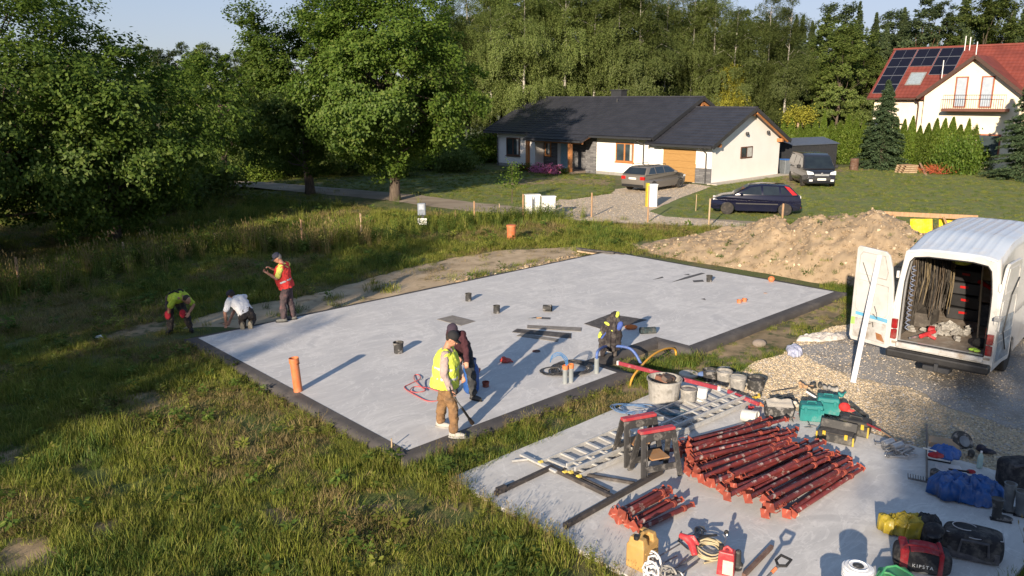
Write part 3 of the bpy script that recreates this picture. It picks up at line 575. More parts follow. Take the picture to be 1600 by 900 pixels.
OK3 = broad('oak3', 8.6, 2.9, 2.2, 24000, .085, L_OAK, 13, .20, 55, .75, .8)
BIG = broad('bigoak', 11.6, 6.6, 1.5, 90000, .085, L_OAKD, 14, .42, 150, .7, 1.15)
BIG2 = broad('lowoak', 8.2, 4.6, .4, 52000, .080, L_OAKD, 15, .26, 90, .75, 1.0)
random.seed(5)
tree('oak_tree', OK1, pt(617,313), 'tall bright green oak with its bare trunk in sun, nearest the white bungalow', rz=.4)
tree('oak_tree', OK2, pt(485,303), 'dark-trunked oak between the sunlit oak and the small slender oak', rz=2.1)
tree('oak_tree', OK3, pt(354,292), 'small slender oak with reddish trunk beside the dirt track', rz=1.1)
p = pt(5,385); tree('oak_tree', BIG, p+Vector((-.6,0,0)), 'huge dark oak filling the left edge above the stake fence', rz=.9, s=.92, sz=.86)
tree('oak_tree', BIG2, Vector((-16.4,32.0,terr(-16.4,32.0))), 'low spreading dark tree right of the huge oak, branches to the ground', rz=.2)
tree('oak_tree', BIG2, Vector((-23.5,27.0,terr(-23.5,27))), 'low dark tree half cut off by the left edge of the picture', rz=3.2, s=.82)
# trees that stand behind the camera and shade the left and right of the plot
tree('oak_tree', BIG, Vector((-19.8,-4.6,GZ)), 'broad oak behind the camera whose shade covers the left of the plot', rz=.3, s=.82, sz=.95)
tree('oak_tree', BIG2, Vector((-18.4,8.6,GZ)), 'low tree left of the picture shading the bending worker', rz=1.0, s=.95, sz=1.0)
tree('oak_tree', BIG2, Vector((-21.5,19.0,GZ)), 'second shade tree in the row left of the picture', rz=2.6, s=.85)
tree('oak_tree', OK1, Vector((-1.8,-15.7,GZ)), 'distant oak behind the camera shading the bags on the small slab', rz=.3, s=.78, sz=.88)
# background woods
BI = [birch('birch%d'%i, h, r, z0, n, L_BIR, 20+i) for i,(h,r,z0,n) in enumerate(((18,3.6,2.6,95),(16.5,3.9,2.0,90),(19,3.1,4.0,90)))]
PI = [broad('pine%d'%i, 15+i, 2.7, 3.5, 20000, .13, L_PINE, 30+i, .2, 46, .55, .9, PBARK, .5) for i in range(2)]
SP = [conifer('sprucef%d'%i, 15+i*1.5, 2.6, .8, L_PINE, 35+i, .75, -.3, .16) for i in range(2)]
MX = [broad('mixed%d'%i, 14-i, 3.3, 1.5, 26000, .115, L_MIX, 40+i, .22, 62, .75, .95, BARK, .7) for i in range(3)]
random.seed(9)
ORD = ['first','second','third','fourth','fifth','sixth','seventh','eighth','ninth','tenth','eleventh','twelfth','thirteenth','fourteenth','fifteenth']
def ordn(k, n, side=('left','right')): return '%s from the %s' % ((ORD[k], side[0]) if k < n/2 else (ORD[n-1-k], side[1]))
def wood(lst, kinds, own=None):
    for i_, (px, Y, h) in enumerate(lst):
        k = random.choice(kinds)
        ms, nm, lab, cat, H0 = {'b': lambda: (random.choice(BI),'birch_tree','drooping silver birch in the belt of birches behind the white bungalow','birch tree',18), 'p': lambda: (random.choice(PI),'pine_tree','dark round-topped pine in the wood on the skyline','pine tree',15.5),
          's': lambda: (random.choice(SP),'spruce_tree','pointed dark spruce in the wood on the skyline','spruce tree',16), 'm': lambda: (random.choice(MX),'forest_tree','leafy deciduous tree in the wood at the back','tree',13)}[k]()
        row = 'near' if Y < 77 else ('middle' if Y < 97 else 'far'); plc = 'above the left field' if px < 480 else ('behind the sunlit oak' if px < 700 else ('behind the bungalow' if px < 900 else ('behind the bungalow garage' if px < 1180 else ('right of the bungalow' if px < 1370 else 'above the red-roofed house'))))
        kn = {'b':'drooping birch','p':'dark round-topped pine','s':'pointed dark spruce','m':'leafy deciduous tree'}[k]; lab = '%s %s, %s row of the wood' % (kn, plc, row)
        if own: lab = own % ordn(i_, len(lst))
        tree(nm, ms, ptY(px,Y), lab, cat, s=h/H0*random.uniform(.95,1.05), sz=h/H0, group={'b':'birches behind the bungalow','p':'pines in the wood','s':'spruces in the wood','m':'leafy trees in the wood'}[k])
def hY(ytop, Y): return CAM_H + (149-ytop)/1227*Y*1.03 + .3
wood([(x+random.uniform(-8,8), 70+random.uniform(-2,5), hY(y,72)) for x,y in ((700,20),(738,-10),(775,10),(812,-25),(850,-12),(888,-30),(925,-18),(962,-25),(1000,-5),(1035,-15),(1075,0),(1110,-10),(1150,30),(1190,5),(1225,30))], 'b', 'drooping silver birch, %s in the front row behind the bungalow')
wood([(x+random.uniform(-8,8), 80+random.uniform(-2,4), hY(y,82)) for x,y in ((720,25),(790,5),(835,-15),(905,0),(945,-10),(985,15),(1050,10),(1095,30),(1135,40),(1180,35))], 'bmm')
wood([(x, 91+random.uniform(-3,3), hY(y,91)) for x,y in ((700,40),(770,20),(840,15),(910,25),(970,30),(1020,20),(1080,35),(1130,40))], 'mpb')
wood([(x+random.uniform(-9,9), 84+random.uniform(-3,4), hY(y,86)) for x,y in ((1215,95),(1245,70),(1280,110),(1305,80),(1340,95),(1370,110),(1410,110),(1450,95),(1500,90),(1560,95),(1600,90))], 'mssm')
wood([(x+random.uniform(-9,9), 94+random.uniform(-3,4), hY(y,96)) for x,y in ((1200,55),(1235,50),(1268,60),(1300,42),(1330,55),(1362,40),(1395,55),(1425,35),(1460,45),(1490,30),(1530,25),(1562,20),(1600,30),(1640,30))], 'spsms')
wood([(x+random.uniform(-9,9), 106+random.uniform(-3,6), hY(y,108)) for x,y in ((1160,45),(1195,40),(1225,45),(1255,35),(1290,22),(1318,30),(1345,25),(1372,28),(1400,22),(1432,8),(1455,20),(1480,5),(1512,5),(1545,12),(1580,5),(1610,12),(1650,10))], 'psps')
wood([(x+random.uniform(-6,6), 100+random.uniform(-4,12), hY(y,105)) for x,y in ((205,95),(240,82),(265,80),(298,66),(322,80),(350,84),(385,80),(410,84),(440,80),(180,90),(140,95),(90,90),(40,92),(-10,90))], 'mmp')
wood([(x+random.uniform(-6,6), 78+random.uniform(-4,6), hY(y,80)) for x,y in ((245,135),(300,120),(345,115),(395,110),(450,120),(520,90),(580,60),(640,40),(690,35),(150,120),(60,120))], 'm')
wood([(x, 66+random.uniform(-3,3), hY(y,66)) for x,y in ((270,170),(330,160),(395,150),(440,165))], 'm')
# specials
tree('birch_tree', birch('goldbirch', 8.2, 1.5, 2.5, 42, L_YEL, 50, .06), ptY(1137,69), 'slim golden-yellow tree rising behind the bungalow ridge', 'tree')
gt = bushm('goldcrown', 1.7, .95, 2600, L_YEL, 51, .075, 12); t = thing('golden_shrub', 'small golden-leaved tree on a bare trunk beside the hedge, behind the bungalow corner', 'tree', ptY(1248,66))
o = bpy.data.objects.new('crown', gt); COL.objects.link(o); o.parent = t; o.location = (0,0,2.9); MB().tube([(0,0,-.2),(.05,0,1.6),(-.05,0,3.3)], [.22,.15,.12], 8).tube([(0,0,1.8),(.35,.1,3.4)], [.09,.05], 6).build('trunk', pm('pale bark',(0.42,0.30,0.20),.9), t, local=True, smooth=True)
SPR = conifer('garden_spruce', 6.6, 2.2, .15, L_SPR, 60, 1.6, -.35, .085, .8); SPR2 = conifer('garden_spruce_b', 7.2, 2.5, .1, L_SPR, 61, 1.7, -.32, .085, .75)
tree('spruce_tree', SPR, ptY(1381,60.3), 'dense blue-green garden spruce in front of the solar-panel roof', 'spruce tree', s=1.0)
tree('spruce_tree', SPR2, pt(1596,281), 'big garden spruce at the right edge of the picture', 'spruce tree', s=1.0)
TH = [thuja('thuja%d'%i, 3.7, .62, 70+i) for i in range(3)]
def ordn2(i):
    if i < 15: return ORD[i]+' from its left end'
    if i > 15: return ORD[30-i]+' from its right end'
    return 'the middle one'
for i in range(31):
    px = 1224+i*12.6; Y = 66.5-(px-1224)*.0215; tp = 182+ (px-1224)*.03+random.uniform(-5,7); h = CAM_H+(147-tp)/1227*Y+.3
    tree('thuja', TH[i%3], ptY(px,Y), 'bright green pointed thuja, %s in the hedge row' % ordn2(i), 'thuja', s=random.uniform(.85,1.15), sz=h/3.7*random.uniform(.9,1.08), group='thujas of the hedge in front of the red-roofed house')
bsh = [bushm('bush%d'%i, 1.6, 1.3, 7000, m_, 80+i, .075, 22) for i,m_ in enumerate((L_MIX,L_OAK,L_THU))]
def bush(loc, label, k, s=1, group=None, sz=None):
    o = bpy.data.objects.new('bush', bsh[k]); COL.objects.link(o); o.location = loc; o.scale = (s,s,sz or s); o.rotation_euler = (0,0,random.uniform(0,6)); tag(o, label, 'bush', group); return o
for i in range(26): bush(ptY(330+i*15+random.uniform(-8,8), random.uniform(56,63)), 'leafy bush, %s in the undergrowth behind the oaks' % ordn(i,26), random.choice((0,0,2)), random.uniform(.8,1.5), 'undergrowth bushes behind the oaks')
for i in range(12): bush(ptY(-40+i*32, random.uniform(40,52)), 'shaded bush, %s under the big oaks on the left' % ordn(i,12), 0, random.uniform(1.0,1.8), 'undergrowth bushes on the far left')
for i in range(22): bush(ptY(700+i*26+random.uniform(-9,9), random.uniform(67,71)), 'bush, %s at the foot of the birch belt' % ordn(i,22), random.choice((0,1)), random.uniform(1.2,2.1), 'bushes at the foot of the birches')
bush(pt(1425,258), 'broad-leaved green bush between the pallets and the garden spruce', 1, .95); bush(pt(1493,272), 'tall round green bush against the hedge, right of the red brushwood', 1, .85, sz=1.7)
bush(ptY(1235,64), 'green bush at the left end of the hedge', 0, 1.1)
# the potted-looking small tree in front of the red-roofed house
t = thing('pollard_tree', 'small pollarded tree with twin pale stems in front of the gable window', 'tree', ptY(1478,63.5))
o = bpy.data.objects.new('crown', bushm('pollard', 1.5, 1.0, 1500, L_OAK, 90, .085, 7)); COL.objects.link(o); o.parent = t; o.location = (0,0,4.0)
MB().tube([(0,0,0),(.0,0,2),(-.15,0,4.4)], [.2,.16,.1], 8).tube([(.1,0,1.2),(.6,0,2.8),(.75,0,4.7)], [.15,.12,.08], 8).build('trunk', pm('pale bark',(0.42,0.30,0.20)), t, local=True, smooth=True)
# young sapling by the track
t = thing('sapling', 'thin young tree tied up beside the dirt track', 'sapling', pt(800,318)); MB().tube([(0,0,0),(.02,0,1.1),(0,0,2.2)], [.03,.02,.01], 6).build('trunk', BARK, t, local=True)
o = bpy.data.objects.new('crown', bushm('sapl', 1.4, .42, 600, L_OAK, 91, .06, 8)); COL.objects.link(o); o.parent = t; o.location = (0,0,.8)
# ================================================================ BUILDINGS
M_WALL = pm('white render', (0.86,0.83,0.79), 0.9, c2=(0.82,0.79,0.75), scale=1.2, bmp=.1, bscale=60)
M_CREAM = pm('cream render', (0.80,0.72,0.58), 0.9, c2=(0.74,0.66,0.52), scale=1.0)
M_ROOF = pm('anthracite tile', (0.040,0.042,0.054), 0.5, c2=(0.028,0.030,0.040), scale=1.5)
M_TRIM = pm('anthracite metal', (0.035,0.037,0.042), 0.45, c2=(0.028,0.030,0.034))
M_RED = pm('red tile', (0.215,0.048,0.034), 0.75, c2=(0.15,0.033,0.024), scale=1.2)
M_WOOD = pm('varnished wood', (0.50,0.22,0.075), 0.55, c2=(0.36,0.14,0.05), scale=3, stretch=(1,1,6))
M_GOLD = pm('golden oak', (0.40,0.235,0.085), 0.5, c2=(0.34,0.19,0.065), scale=3, stretch=(1,1,9))
M_GLASS = pm('window glass', (0.055,0.075,0.085), 0.08, c2=(0.03,0.04,0.045), scale=1.5, coat=.6)
M_BLUEW = pm('blue door paint', (0.33,0.52,0.62), 0.5); M_WHITE = pm('white paint', (0.78,0.78,0.76), 0.5, c2=(0.70,0.70,0.68)); M_BLACK = pm('black plastic', (0.022,0.022,0.024), 0.5, c2=(0.014,0.014,0.015))
def stonemat():
    m, nt, bs = newmat('ledge stone'); tc = nt.nodes.new('ShaderNodeTexCoord'); mp = nt.nodes.new('ShaderNodeMapping'); mp.inputs['Rotation'].default_value = (R(90),0,0); br = nt.nodes.new('ShaderNodeTexBrick')
    nt.links.new(tc.outputs['Object'], mp.inputs[0]); nt.links.new(mp.outputs[0], br.inputs['Vector']); br.inputs['Scale'].default_value = 1.0; br.inputs['Brick Width'].default_value = .55; br.inputs['Row Height'].default_value = .11; br.inputs['Mortar Size'].default_value = .008
    br.inputs['Color1'].default_value = (.20,.20,.205,1); br.inputs['Color2'].default_value = (.11,.11,.118,1); br.inputs['Mortar'].default_value = (.05,.05,.05,1); nt.links.new(br.outputs[0], bs.inputs['Base Color']); bs.inputs['Roughness'].default_value = .85
    bump(nt, bs, br.outputs[0], .6, .03); return m
M_LEDGE = stonemat()
def tiles(o, ax, up, w, L, tw=.30, th=.36, amp=.022, step=.028):    # stepped, waved tile courses over a w x L slope
    o, ax, up = Vector(o), Vector(ax).normalized(), Vector(up).normalized(); n = ax.cross(up).normalized()
    if n.z < 0: n = -n
    nu = int(w/tw)*4; nv = max(1, int(L/th)); vs = []; fs = []; k = nu+1
    for j in range(nv):
        for e in (0,1):
            for i in range(nu+1):
                x = i/nu*w; h = amp*abs(math.sin(math.pi*x/tw)) + (step if e == 0 else 0.0) + .01; y = (j+e)/nv*L
                vs.append(o+ax*x+up*y+n*h)
    for r in range(2*nv-1):
        for i in range(nu): fs.append((r*k+i, r*k+i+1, (r+1)*k+i+1, (r+1)*k+i))
    return vs, fs
def roof_plane(o, ax, up, w, L, mat, parent, t=.14):
    mb = MB(); o, ax, up = Vector(o), Vector(ax).normalized(), Vector(up).normalized(); n = ax.cross(up).normalized(); n = n if n.z > 0 else -n
    c = [o, o+ax*w, o+ax*w+up*L, o+up*L]; mb.add(c+[p-n*t for p in c], [(0,1,2,3),(7,6,5,4),(0,4,5,1),(1,5,6,2),(2,6,7,3),(3,7,4,0)])
    r = mb.build('roof', mat, parent, local=True); b = MB(); b.add(*tiles(o, ax, up, w, L)); q = b.build('tile_courses', mat, r, local=True, fix=False); q['kind'] = 'stuff'; return r
# local house frame: x runs along the front (from the garage corner to the left), y into the house; mirrored so that x = HU, y = HV
HB = thing('bungalow', 'white bungalow with anthracite tiled roof, wooden porch and golden garage door', 'house', HO, math.atan2(HU.y, HU.x))
def hp_(u, v, z): return (u, -v, z-GZ)      # with x = HU the depth axis HV is local -y
def wallbox(u0,u1,v0,v1,z0,z1,mb): 
    mb.box(((u0+u1)/2, -(v0+v1)/2, (z0+z1)/2-GZ), (abs(u1-u0), abs(v1-v0), z1-z0)); return mb
mb = MB(); wallbox(4.9,10.9,.35,9.6,GZ-.3,2.62,mb); mb.build('wall', M_WALL, HB, local=True)
mb = MB(); wallbox(10.9,15.9,1.0,9.61,GZ-.3,2.6,mb); mb.build('wall', M_WALL, HB, local=True)
mb = MB(); wallbox(15.9,20.3,.0,9.6,GZ-.3,2.45,mb); mb.build('wall', M_WALL, HB, local=True)
mb = MB(); g_ = [(0,GZ-.3),(8.45,GZ-.3),(8.45,2.35),(4.2,4.32),(0,2.35)]
mb.extr([(v,z-GZ) for v,z in g_], (0,0,0), (0,-1,0), (0,0,1), (1,0,0), 4.9); mb.build('garage_wall', M_WALL, HB, local=True)
for u in (4.95, 20.05):
    mb = MB(); mb.extr([(0.4,2.45-GZ),(9.6,2.45-GZ),(5.0,4.9-GZ)], (u,0,0), (0,-1,0), (0,0,1), (1,0,0), .2); mb.build('gable', M_WALL, HB, local=True)
sl = (5.2-2.6)/5.7; Ls = math.hypot(5.7, 2.6)
up_f = Vector((0,-1,sl)).normalized(); up_b = Vector((0,1,sl)).normalized()
roof_plane(hp_(4.15,-.7,2.6), (1,0,0), up_f, 16.95, Ls, M_ROOF, HB); roof_plane(hp_(4.15,10.7,2.6), (1,0,0), up_b, 16.95, Ls, M_ROOF, HB)
roof_plane(hp_(9.75,-1.5,2.6-.8*sl), (1,0,0), up_f, 5.85, .8*math.hypot(1,sl)-.01, M_ROOF, HB)
sg = (4.52-2.25)/4.85; Lg = math.hypot(4.85, 2.27); ug = Vector((0,-1,sg)).normalized(); ub = Vector((0,1,sg)).normalized()
roof_plane(hp_(-.5,-.7,2.25), (1,0,0), ug, 5.3, Lg, M_ROOF, HB); roof_plane(hp_(-.5,9.0,2.25), (1,0,0), ub, 5.3, Lg, M_ROOF, HB)
def hb(name, mat, boxes, par=HB, **k):
    mb = MB()
    for u0,u1,v0,v1,z0,z1 in boxes: wallbox(u0,u1,v0,v1,z0,z1,mb)
    return mb.build(name, mat, par, local=True, **k)
def beamh(name, mat, a, b, w, h, par=HB): return MB().beam(hp_(*a), hp_(*b), w, h).build(name, mat, par, local=True)
beamh('ridge_cap', M_ROOF, (4.1,5.0,5.25), (21.15,5.0,5.25), .26, .10); beamh('ridge_cap', M_ROOF, (-.55,4.15,4.56), (4.3,4.15,4.56), .26, .10)
for u in (4.13, 21.13):
    beamh('bargeboard', M_TRIM, (u,-.72,2.53), (u,5.0,5.14), .05, .26); beamh('bargeboard', M_TRIM, (u,10.72,2.53), (u,5.0,5.14), .05, .26)
beamh('bargeboard', M_TRIM, (-.53,-.72,2.18), (-.53,4.15,4.46), .05, .26); beamh('bargeboard', M_TRIM, (-.53,9.02,2.18), (-.53,4.15,4.46), .05, .24)
beamh('rafter', M_WOOD, (-.42,8.75,2.17), (-.42,4.4,4.2), .10, .16)
for v, z in ((.35,2.25),(4.15,4.12),(8.1,2.28)): beamh('purlin', M_WOOD, (-.40,v,z), (.1,v,z), .20, .22)
beamh('purlin', M_WOOD, (4.2,5.0,4.7), (4.9,5.0,4.7), .24, .28); beamh('rafter', M_WOOD, (4.3,8.0,3.6), (4.3,5.0,4.9), .1, .18)
for a, b in (((15.7,-.76,2.52),(21.1,-.76,2.52)), ((4.2,-.76,2.52),(9.7,-.76,2.52)), ((-.45,-.76,2.17),(4.15,-.76,2.17)), ((9.8,-1.56,2.16),(15.6,-1.56,2.16))): beamh('gutter', M_TRIM, a, b, .14, .12)
for u, zt in ((20.1,2.5),(5.6,2.5),(.35,2.15)):
    v = .30 if u == 5.6 else -.05
    MB().tube([hp_(u,-.74,zt), hp_(u,-.5,zt-.15), hp_(u,v-.06,zt-.4), hp_(u,v-.06,GZ+.05)], .045, 6).build('downpipe', M_TRIM, HB, local=True)
hb('chimney', M_TRIM, [(11.9,12.9,5.4,6.1,4.6,5.72)]); hb('chimney_cap', M_TRIM, [(11.82,12.98,5.32,6.18,5.72,5.80)])
for u, s in ((18.2,.35),(15.4,.62),(11.3,.86)):
    p = Vector(hp_(u,-.7+5.7*s,2.6+2.6*s)); MB().tube([p, p+Vector((0,0,.28))], .06, 6).build('vent_pipe', M_TRIM, HB, local=True)
def window(u0,u1,z0,z1,v,par=HB,fm=M_WOOD,mull=(.5,)):
    f = hb('window', fm, [(u0,u0+.09,v-.05,v+.03,z0,z1),(u1-.09,u1,v-.05,v+.03,z0,z1),(u0+.09,u1-.09,v-.05,v+.03,z0,z0+.09),(u0+.09,u1-.09,v-.05,v+.03,z1-.09,z1)]+[(u0+(u1-u0)*k-.06,u0+(u1-u0)*k+.06,v-.047,v+.03,z0+.09,z1-.09) for k in mull], par)
    hb('pane', M_GLASS, [(u0+.05,u1-.05,v-.02,v+.02,z0+.05,z1-.05)], f); hb('sill', fm, [(u0-.06,u1+.06,v-.12,v,z0-.06,z0-.003)], f)
    hb('curtain', pm('net curtain',(0.55,0.55,0.52)), [(u0+.16,u0+.34,v-.026,v-.021,z0+.12,z1-.1)], f); return f
window(17.6,19.15,.72,2.12,.0,fm=pm('brown frame',(0.13,0.06,0.035))); window(6.5,8.1,.80,2.13,.35)
f = hb('side_window', M_WOOD, [])if False else None
# gable window in the garage end wall
def gbox(name, mat, v0, v1, z0, z1, t0, t1, par=HB):
    return MB().box(((t0+t1)/2, -(v0+v1)/2, (z0+z1)/2-GZ), (abs(t1-t0), v1-v0, z1-z0)).build(name, mat, par, local=True)
MB().box((-.02,-4.07,1.63-GZ),(.06,1.44,.76)).build('window', pm('brown frame',(0.13,0.06,0.035)), HB, local=True)
gbox('pane', M_GLASS, 3.42, 4.0, 1.33, 1.93, -.056, -.052); gbox('pane', pm('net curtain',(0.55,0.55,0.52)), 4.12, 4.7, 1.33, 1.93, -.056, -.052)
for v in (3.8,6.5): MB().lathe([(.02,0),(.10,.03),(.12,.14),(.10,.22),(.01,.24)], (-.16,-v,2.74-GZ), 10).build('wall_lamp', M_TRIM, HB, local=True)
hb('plinth', pm('plinth',(0.32,0.31,0.29)), [(20.3,15.92,-.03,-.005,GZ-.1,GZ+.25),(10.88,4.92,.32,.345,GZ-.1,GZ+.22)])
MB().box((-.35,-4.2,.04),(.7,9.2,.08)).build('paving_strip', pm('concrete pavers',(0.5,0.46,0.40)), HB, local=True)
# garage door: five panels
gd = hb('garage_door', M_GOLD, [(1.15,3.72,-.02,.0,GZ+.02,1.95)])
for k in range(5): hb('panel', M_GOLD, [(1.18,3.69,-.05,-.021,GZ+.05+k*.437,GZ+.05+k*.437+.425)], gd)
hb('door_frame', M_WALL, [(3.72,3.86,-.06,-.002,GZ,2.05),(1.01,1.15,-.06,-.002,GZ+1.2,2.05),(1.15,3.72,-.06,-.002,1.95,2.05)])
hb('stone_cladding', M_LEDGE, [(-.02,1.15,-.06,-.003,GZ,.80)]); hb('stone_cladding', M_LEDGE, [(11.0,15.88,.93,.997,GZ,2.5)]); hb('stone_cladding', M_LEDGE, [(9.9,10.88,.28,.347,GZ,2.45)]); MB().box((10.94,-.66,1.1),(.07,.6,2.6)).build('stone_cladding', M_LEDGE, HB, local=True)
bd = hb('front_door', M_BLUEW, [(12.95,13.95,.86,.925,GZ+.15,1.95)]); hb('door_frame', M_WHITE, [(13.97,14.3,.84,.925,GZ+.15,2.08),(12.80,12.93,.84,.925,GZ+.15,2.08),(12.93,13.97,.84,.925,1.96,2.08)]); hb('handle', M_TRIM, [(13.05,13.10,.80,.855,.6,1.0)], bd)
window(15.05,15.70,.80,1.85,.92,mull=())
hb('porch_floor', pm('porch stone',(0.30,0.24,0.19)), [(10.9,15.9,-1.5,.98,GZ-.1,GZ+.14)])
for u in (11.1,15.5): hb('porch_post', M_WOOD, [(u-.12,u+.12,-1.30,-1.06,GZ+.14,2.06)])
beamh('porch_beam', M_WOOD, (9.9,-1.18,2.08), (15.5,-1.18,2.08), .16, .18); beamh('porch_rafter', M_WOOD, (9.9,-1.45,2.16), (9.9,.3,2.75), .10, .18); beamh('porch_rafter', M_WOOD, (15.4,-1.4,2.14), (15.4,.2,2.72), .10, .16)
# flowers in front of the porch
fl = thing('flower_bed', 'planting of pink flowers and green shrubs in front of the bungalow porch', 'flower bed', HO+HU*13.2+HV*(-1.8))
M_PINK = leafmat('pink petal', (0.70,0.16,0.36), (0.85,0.35,0.55), (0.70,0.15,0.25), .3, .1)
def patch(name, u0, u1, v0, v1, h, n, sz, m_, seed):
    rg = np.random.default_rng(seed); U = rg.uniform(u0,u1,n); V_ = rg.uniform(v0,v1,n); Z = GZ+h*rg.random(n)*(.5+.5*np.sin(U*3+seed)**2)+.02
    P_ = np.array(HO)[None,:]*[1,1,0]+np.outer(U,np.array(HU))+np.outer(V_,np.array(HV)); P_[:,2] = Z; me = np_mesh(name, leaves_np(P_-np.array(fl.location), sz), m_); o = bpy.data.objects.new(name, me); COL.objects.link(o); o.parent = fl; o['kind'] = 'stuff'
patch('green_foliage', 10.8, 15.8, -2.1, -1.5, .62, 3000, .05, L_OAK, 1); patch('pink_blossom', 11.2, 14.0, -2.6, -1.6, .75, 1500, .055, M_PINK, 2); patch('orange_blossom', 14.4,15.8,-2.1,-1.6,.6,160,.045, leafmat('orange petal',(0.6,0.2,0.04),(0.55,0.1,0.04)),3)
# ---- shed behind the dark van
sa = R(27); su = Vector((math.cos(sa),math.sin(sa),0)); sp = G(1235,270); SH = thing('metal_shed', 'low anthracite sheet-metal shed behind the dark parked van', 'shed', sp, sa)
mb = MB(); mb.extr([(0,0),(3.0,0),(3.0,1.95),(1.5,2.32),(0,1.95)], (0,0,0), (0,1,0), (0,0,1), (1,0,0), 4.6); mb.build('wall', M_TRIM, SH, local=True)
for s in (0,1):
    a = (-.1,-.15 if s == 0 else 3.15,1.93); mb = MB(); mb.beam((2.3,-.12,1.96) if s==0 else (2.3,3.12,1.96), (2.3,1.5,2.37), 4.8, .05, up=(0,0,1)); mb.build('roof', pm('shed roof',(0.10,0.115,0.15),.4), SH, local=True)
mb = MB(); [mb.box((.1+i*.23,-.012,.95),(.05,.02,1.86)) for i in range(20)]; o = mb.build('wall_rib', M_TRIM, SH, local=True); o['kind'] = 'stuff'
single(MB().beam(G(1241,268), AY(1243,232,G(1241,268).y+.6), .09, .03), 'plank', pm('raw wood',(0.52,0.38,0.22)), 'raw wooden plank leaning against the metal shed', 'plank')
bn = thing('wheelie_bin', 'grey wheelie bin with a blue lid at the corner of the bungalow', 'bin', G(1226,272), R(20)); MB().box((0,0,.5),(.5,.6,1.0),taper=1.12).build('body', pm('bin grey',(0.16,0.18,0.2)), bn, local=True, bevel=.03); MB().box((0,0,1.04),(.62,.7,.08)).build('lid', pm('bin blue',(0.04,0.14,0.42)), bn, local=True, bevel=.02)
for s in (-1,1): MB().tube([(s*.2,.3,.1),(s*.28,.3,.1)],.1,10).build('wheel', M_BLACK, bn, local=True)
single(MB().lathe([(.28,0),(.29,.9),(.27,.92)], G(1219,268), 14), 'blue_barrel', pm('dark blue plastic',(0.03,0.06,0.16)), 'dark blue barrel behind the garage corner of the bungalow', 'barrel')
# ---- red-roofed house
_a = R(43.1); e1 = Vector((math.cos(_a),math.sin(_a),0)); w1 = Vector((math.sin(_a),-math.cos(_a),0)); Q0 = AY(1355,153,66)
RH = thing('red_roofed_house', 'cream two-storey house with red tiled roof, solar panels and a gable balcony', 'house', (Q0.x,Q0.y,GZ), math.atan2(w1.y,w1.x)); Z0 = Q0.z-GZ   # local x = w1, local y = e1 (depth)
def rb(name, mat, x0,x1,y0,y1,z0,z1, par=RH): return MB().box(((x0+x1)/2,(y0+y1)/2,(z0+z1)/2),(x1-x0,y1-y0,z1-z0)).build(name, mat, par, local=True)
rb('wall', M_CREAM, .4,16,.55,8.2,-.2,Z0-.0)
mb = MB(); mb.extr([(.55,Z0-.05),(8.15,Z0-.05),(4.35,Z0+3.4)], (.4,0,0), (0,1,0), (0,0,1), (1,0,0), .3); mb.build('gable', M_CREAM, RH, local=True)
slr = 3.9/4.35; Lr = math.hypot(4.35,3.9)
roof_plane((0,0,Z0),(1,0,0),(0,1,slr),17.5,Lr,M_RED,RH,.2); roof_plane((0,8.7,Z0),(1,0,0),(0,-1,slr),17.5,Lr,M_RED,RH,.2); MB().beam((0,4.35,Z0+3.95),(17.5,4.35,Z0+3.95),.28,.14).build('ridge_cap', M_RED, RH, local=True)
# front cross gable: wall plane y = -.05, apex at x=7.9
gx0, gxa, gx1, ga = 4.1, 7.85, 11.6, 2.98
mb = MB(); mb.extr([(gx0+.35,-.2-0),(gx1-.35,-.2),(gx1-.35,Z0+.25),(gxa,Z0+ga-.12),(gx0+.35,Z0+.25)], (0,-.05,0), (1,0,0), (0,0,1), (0,1,0), .8); mb.build('gable_wall', M_CREAM, RH, local=True)
run = ga/slr
for s in (-1,1):
    xe = gx0 if s < 0 else gx1; a = Vector((xe,-.6,Z0)); b = Vector((gxa,-.6,Z0+ga)); c = Vector((gxa,run+.05,Z0+ga)); d = Vector((xe,0.05,Z0)); n = Vector((0,0,.10))
    mb = MB(); mb.add([a+n,b+n,c+n,d+n,a-n,b-n,c-n,d-n], [(0,1,2,3),(7,6,5,4),(0,4,5,1),(1,5,6,2),(2,6,7,3),(3,7,4,0)]); mb.build('gable_roof', M_RED, RH, local=True)
    MB().beam((xe,-.66,Z0-.02),(gxa,-.66,Z0+ga-.02),.06,.24).build('bargeboard', pm('dark brown',(0.07,0.035,0.025)), RH, local=True)
for x in (7.0,8.75):
    d = rb('balcony_door', pm('red brown frame',(0.33,0.10,0.05)), x-.44,x+.44,-.10,-.06,Z0-.72,Z0+1.55); rb('pane', pm('balcony glass',(0.42,0.48,0.55),.1,c2=(0.36,0.42,0.50)), x-.33,x+.33,-.115,-.105,Z0-.62,Z0+1.45, d)
rb('balcony_floor', pm('balcony brown',(0.16,0.06,0.04)), 6.1,10.4,-1.1,-.07,Z0-.98,Z0-.78)
rl = MB(); rl.tube([(6.15,-1.05,Z0+.2),(10.35,-1.05,Z0+.2)],.025,5)
for i in range(29): rl.tube([(6.15+i*.15,-1.05,Z0-.78),(6.15+i*.15,-1.05,Z0+.2)],.012,4)
o = rl.build('railing', pm('railing',(0.10,0.08,0.07)), RH, local=True)
for x in (6.0,9.3): d = rb('ground_window', pm('red brown frame',(0.33,0.10,0.05)), x-.8,x+.8,-.10,-.06,.9,2.6); rb('pane', M_GLASS, x-.7,x+.7,-.115,-.105,1.0,2.5,d)
rb('window', M_GLASS, 1.6,2.9,.50,.54,1.2,2.7)
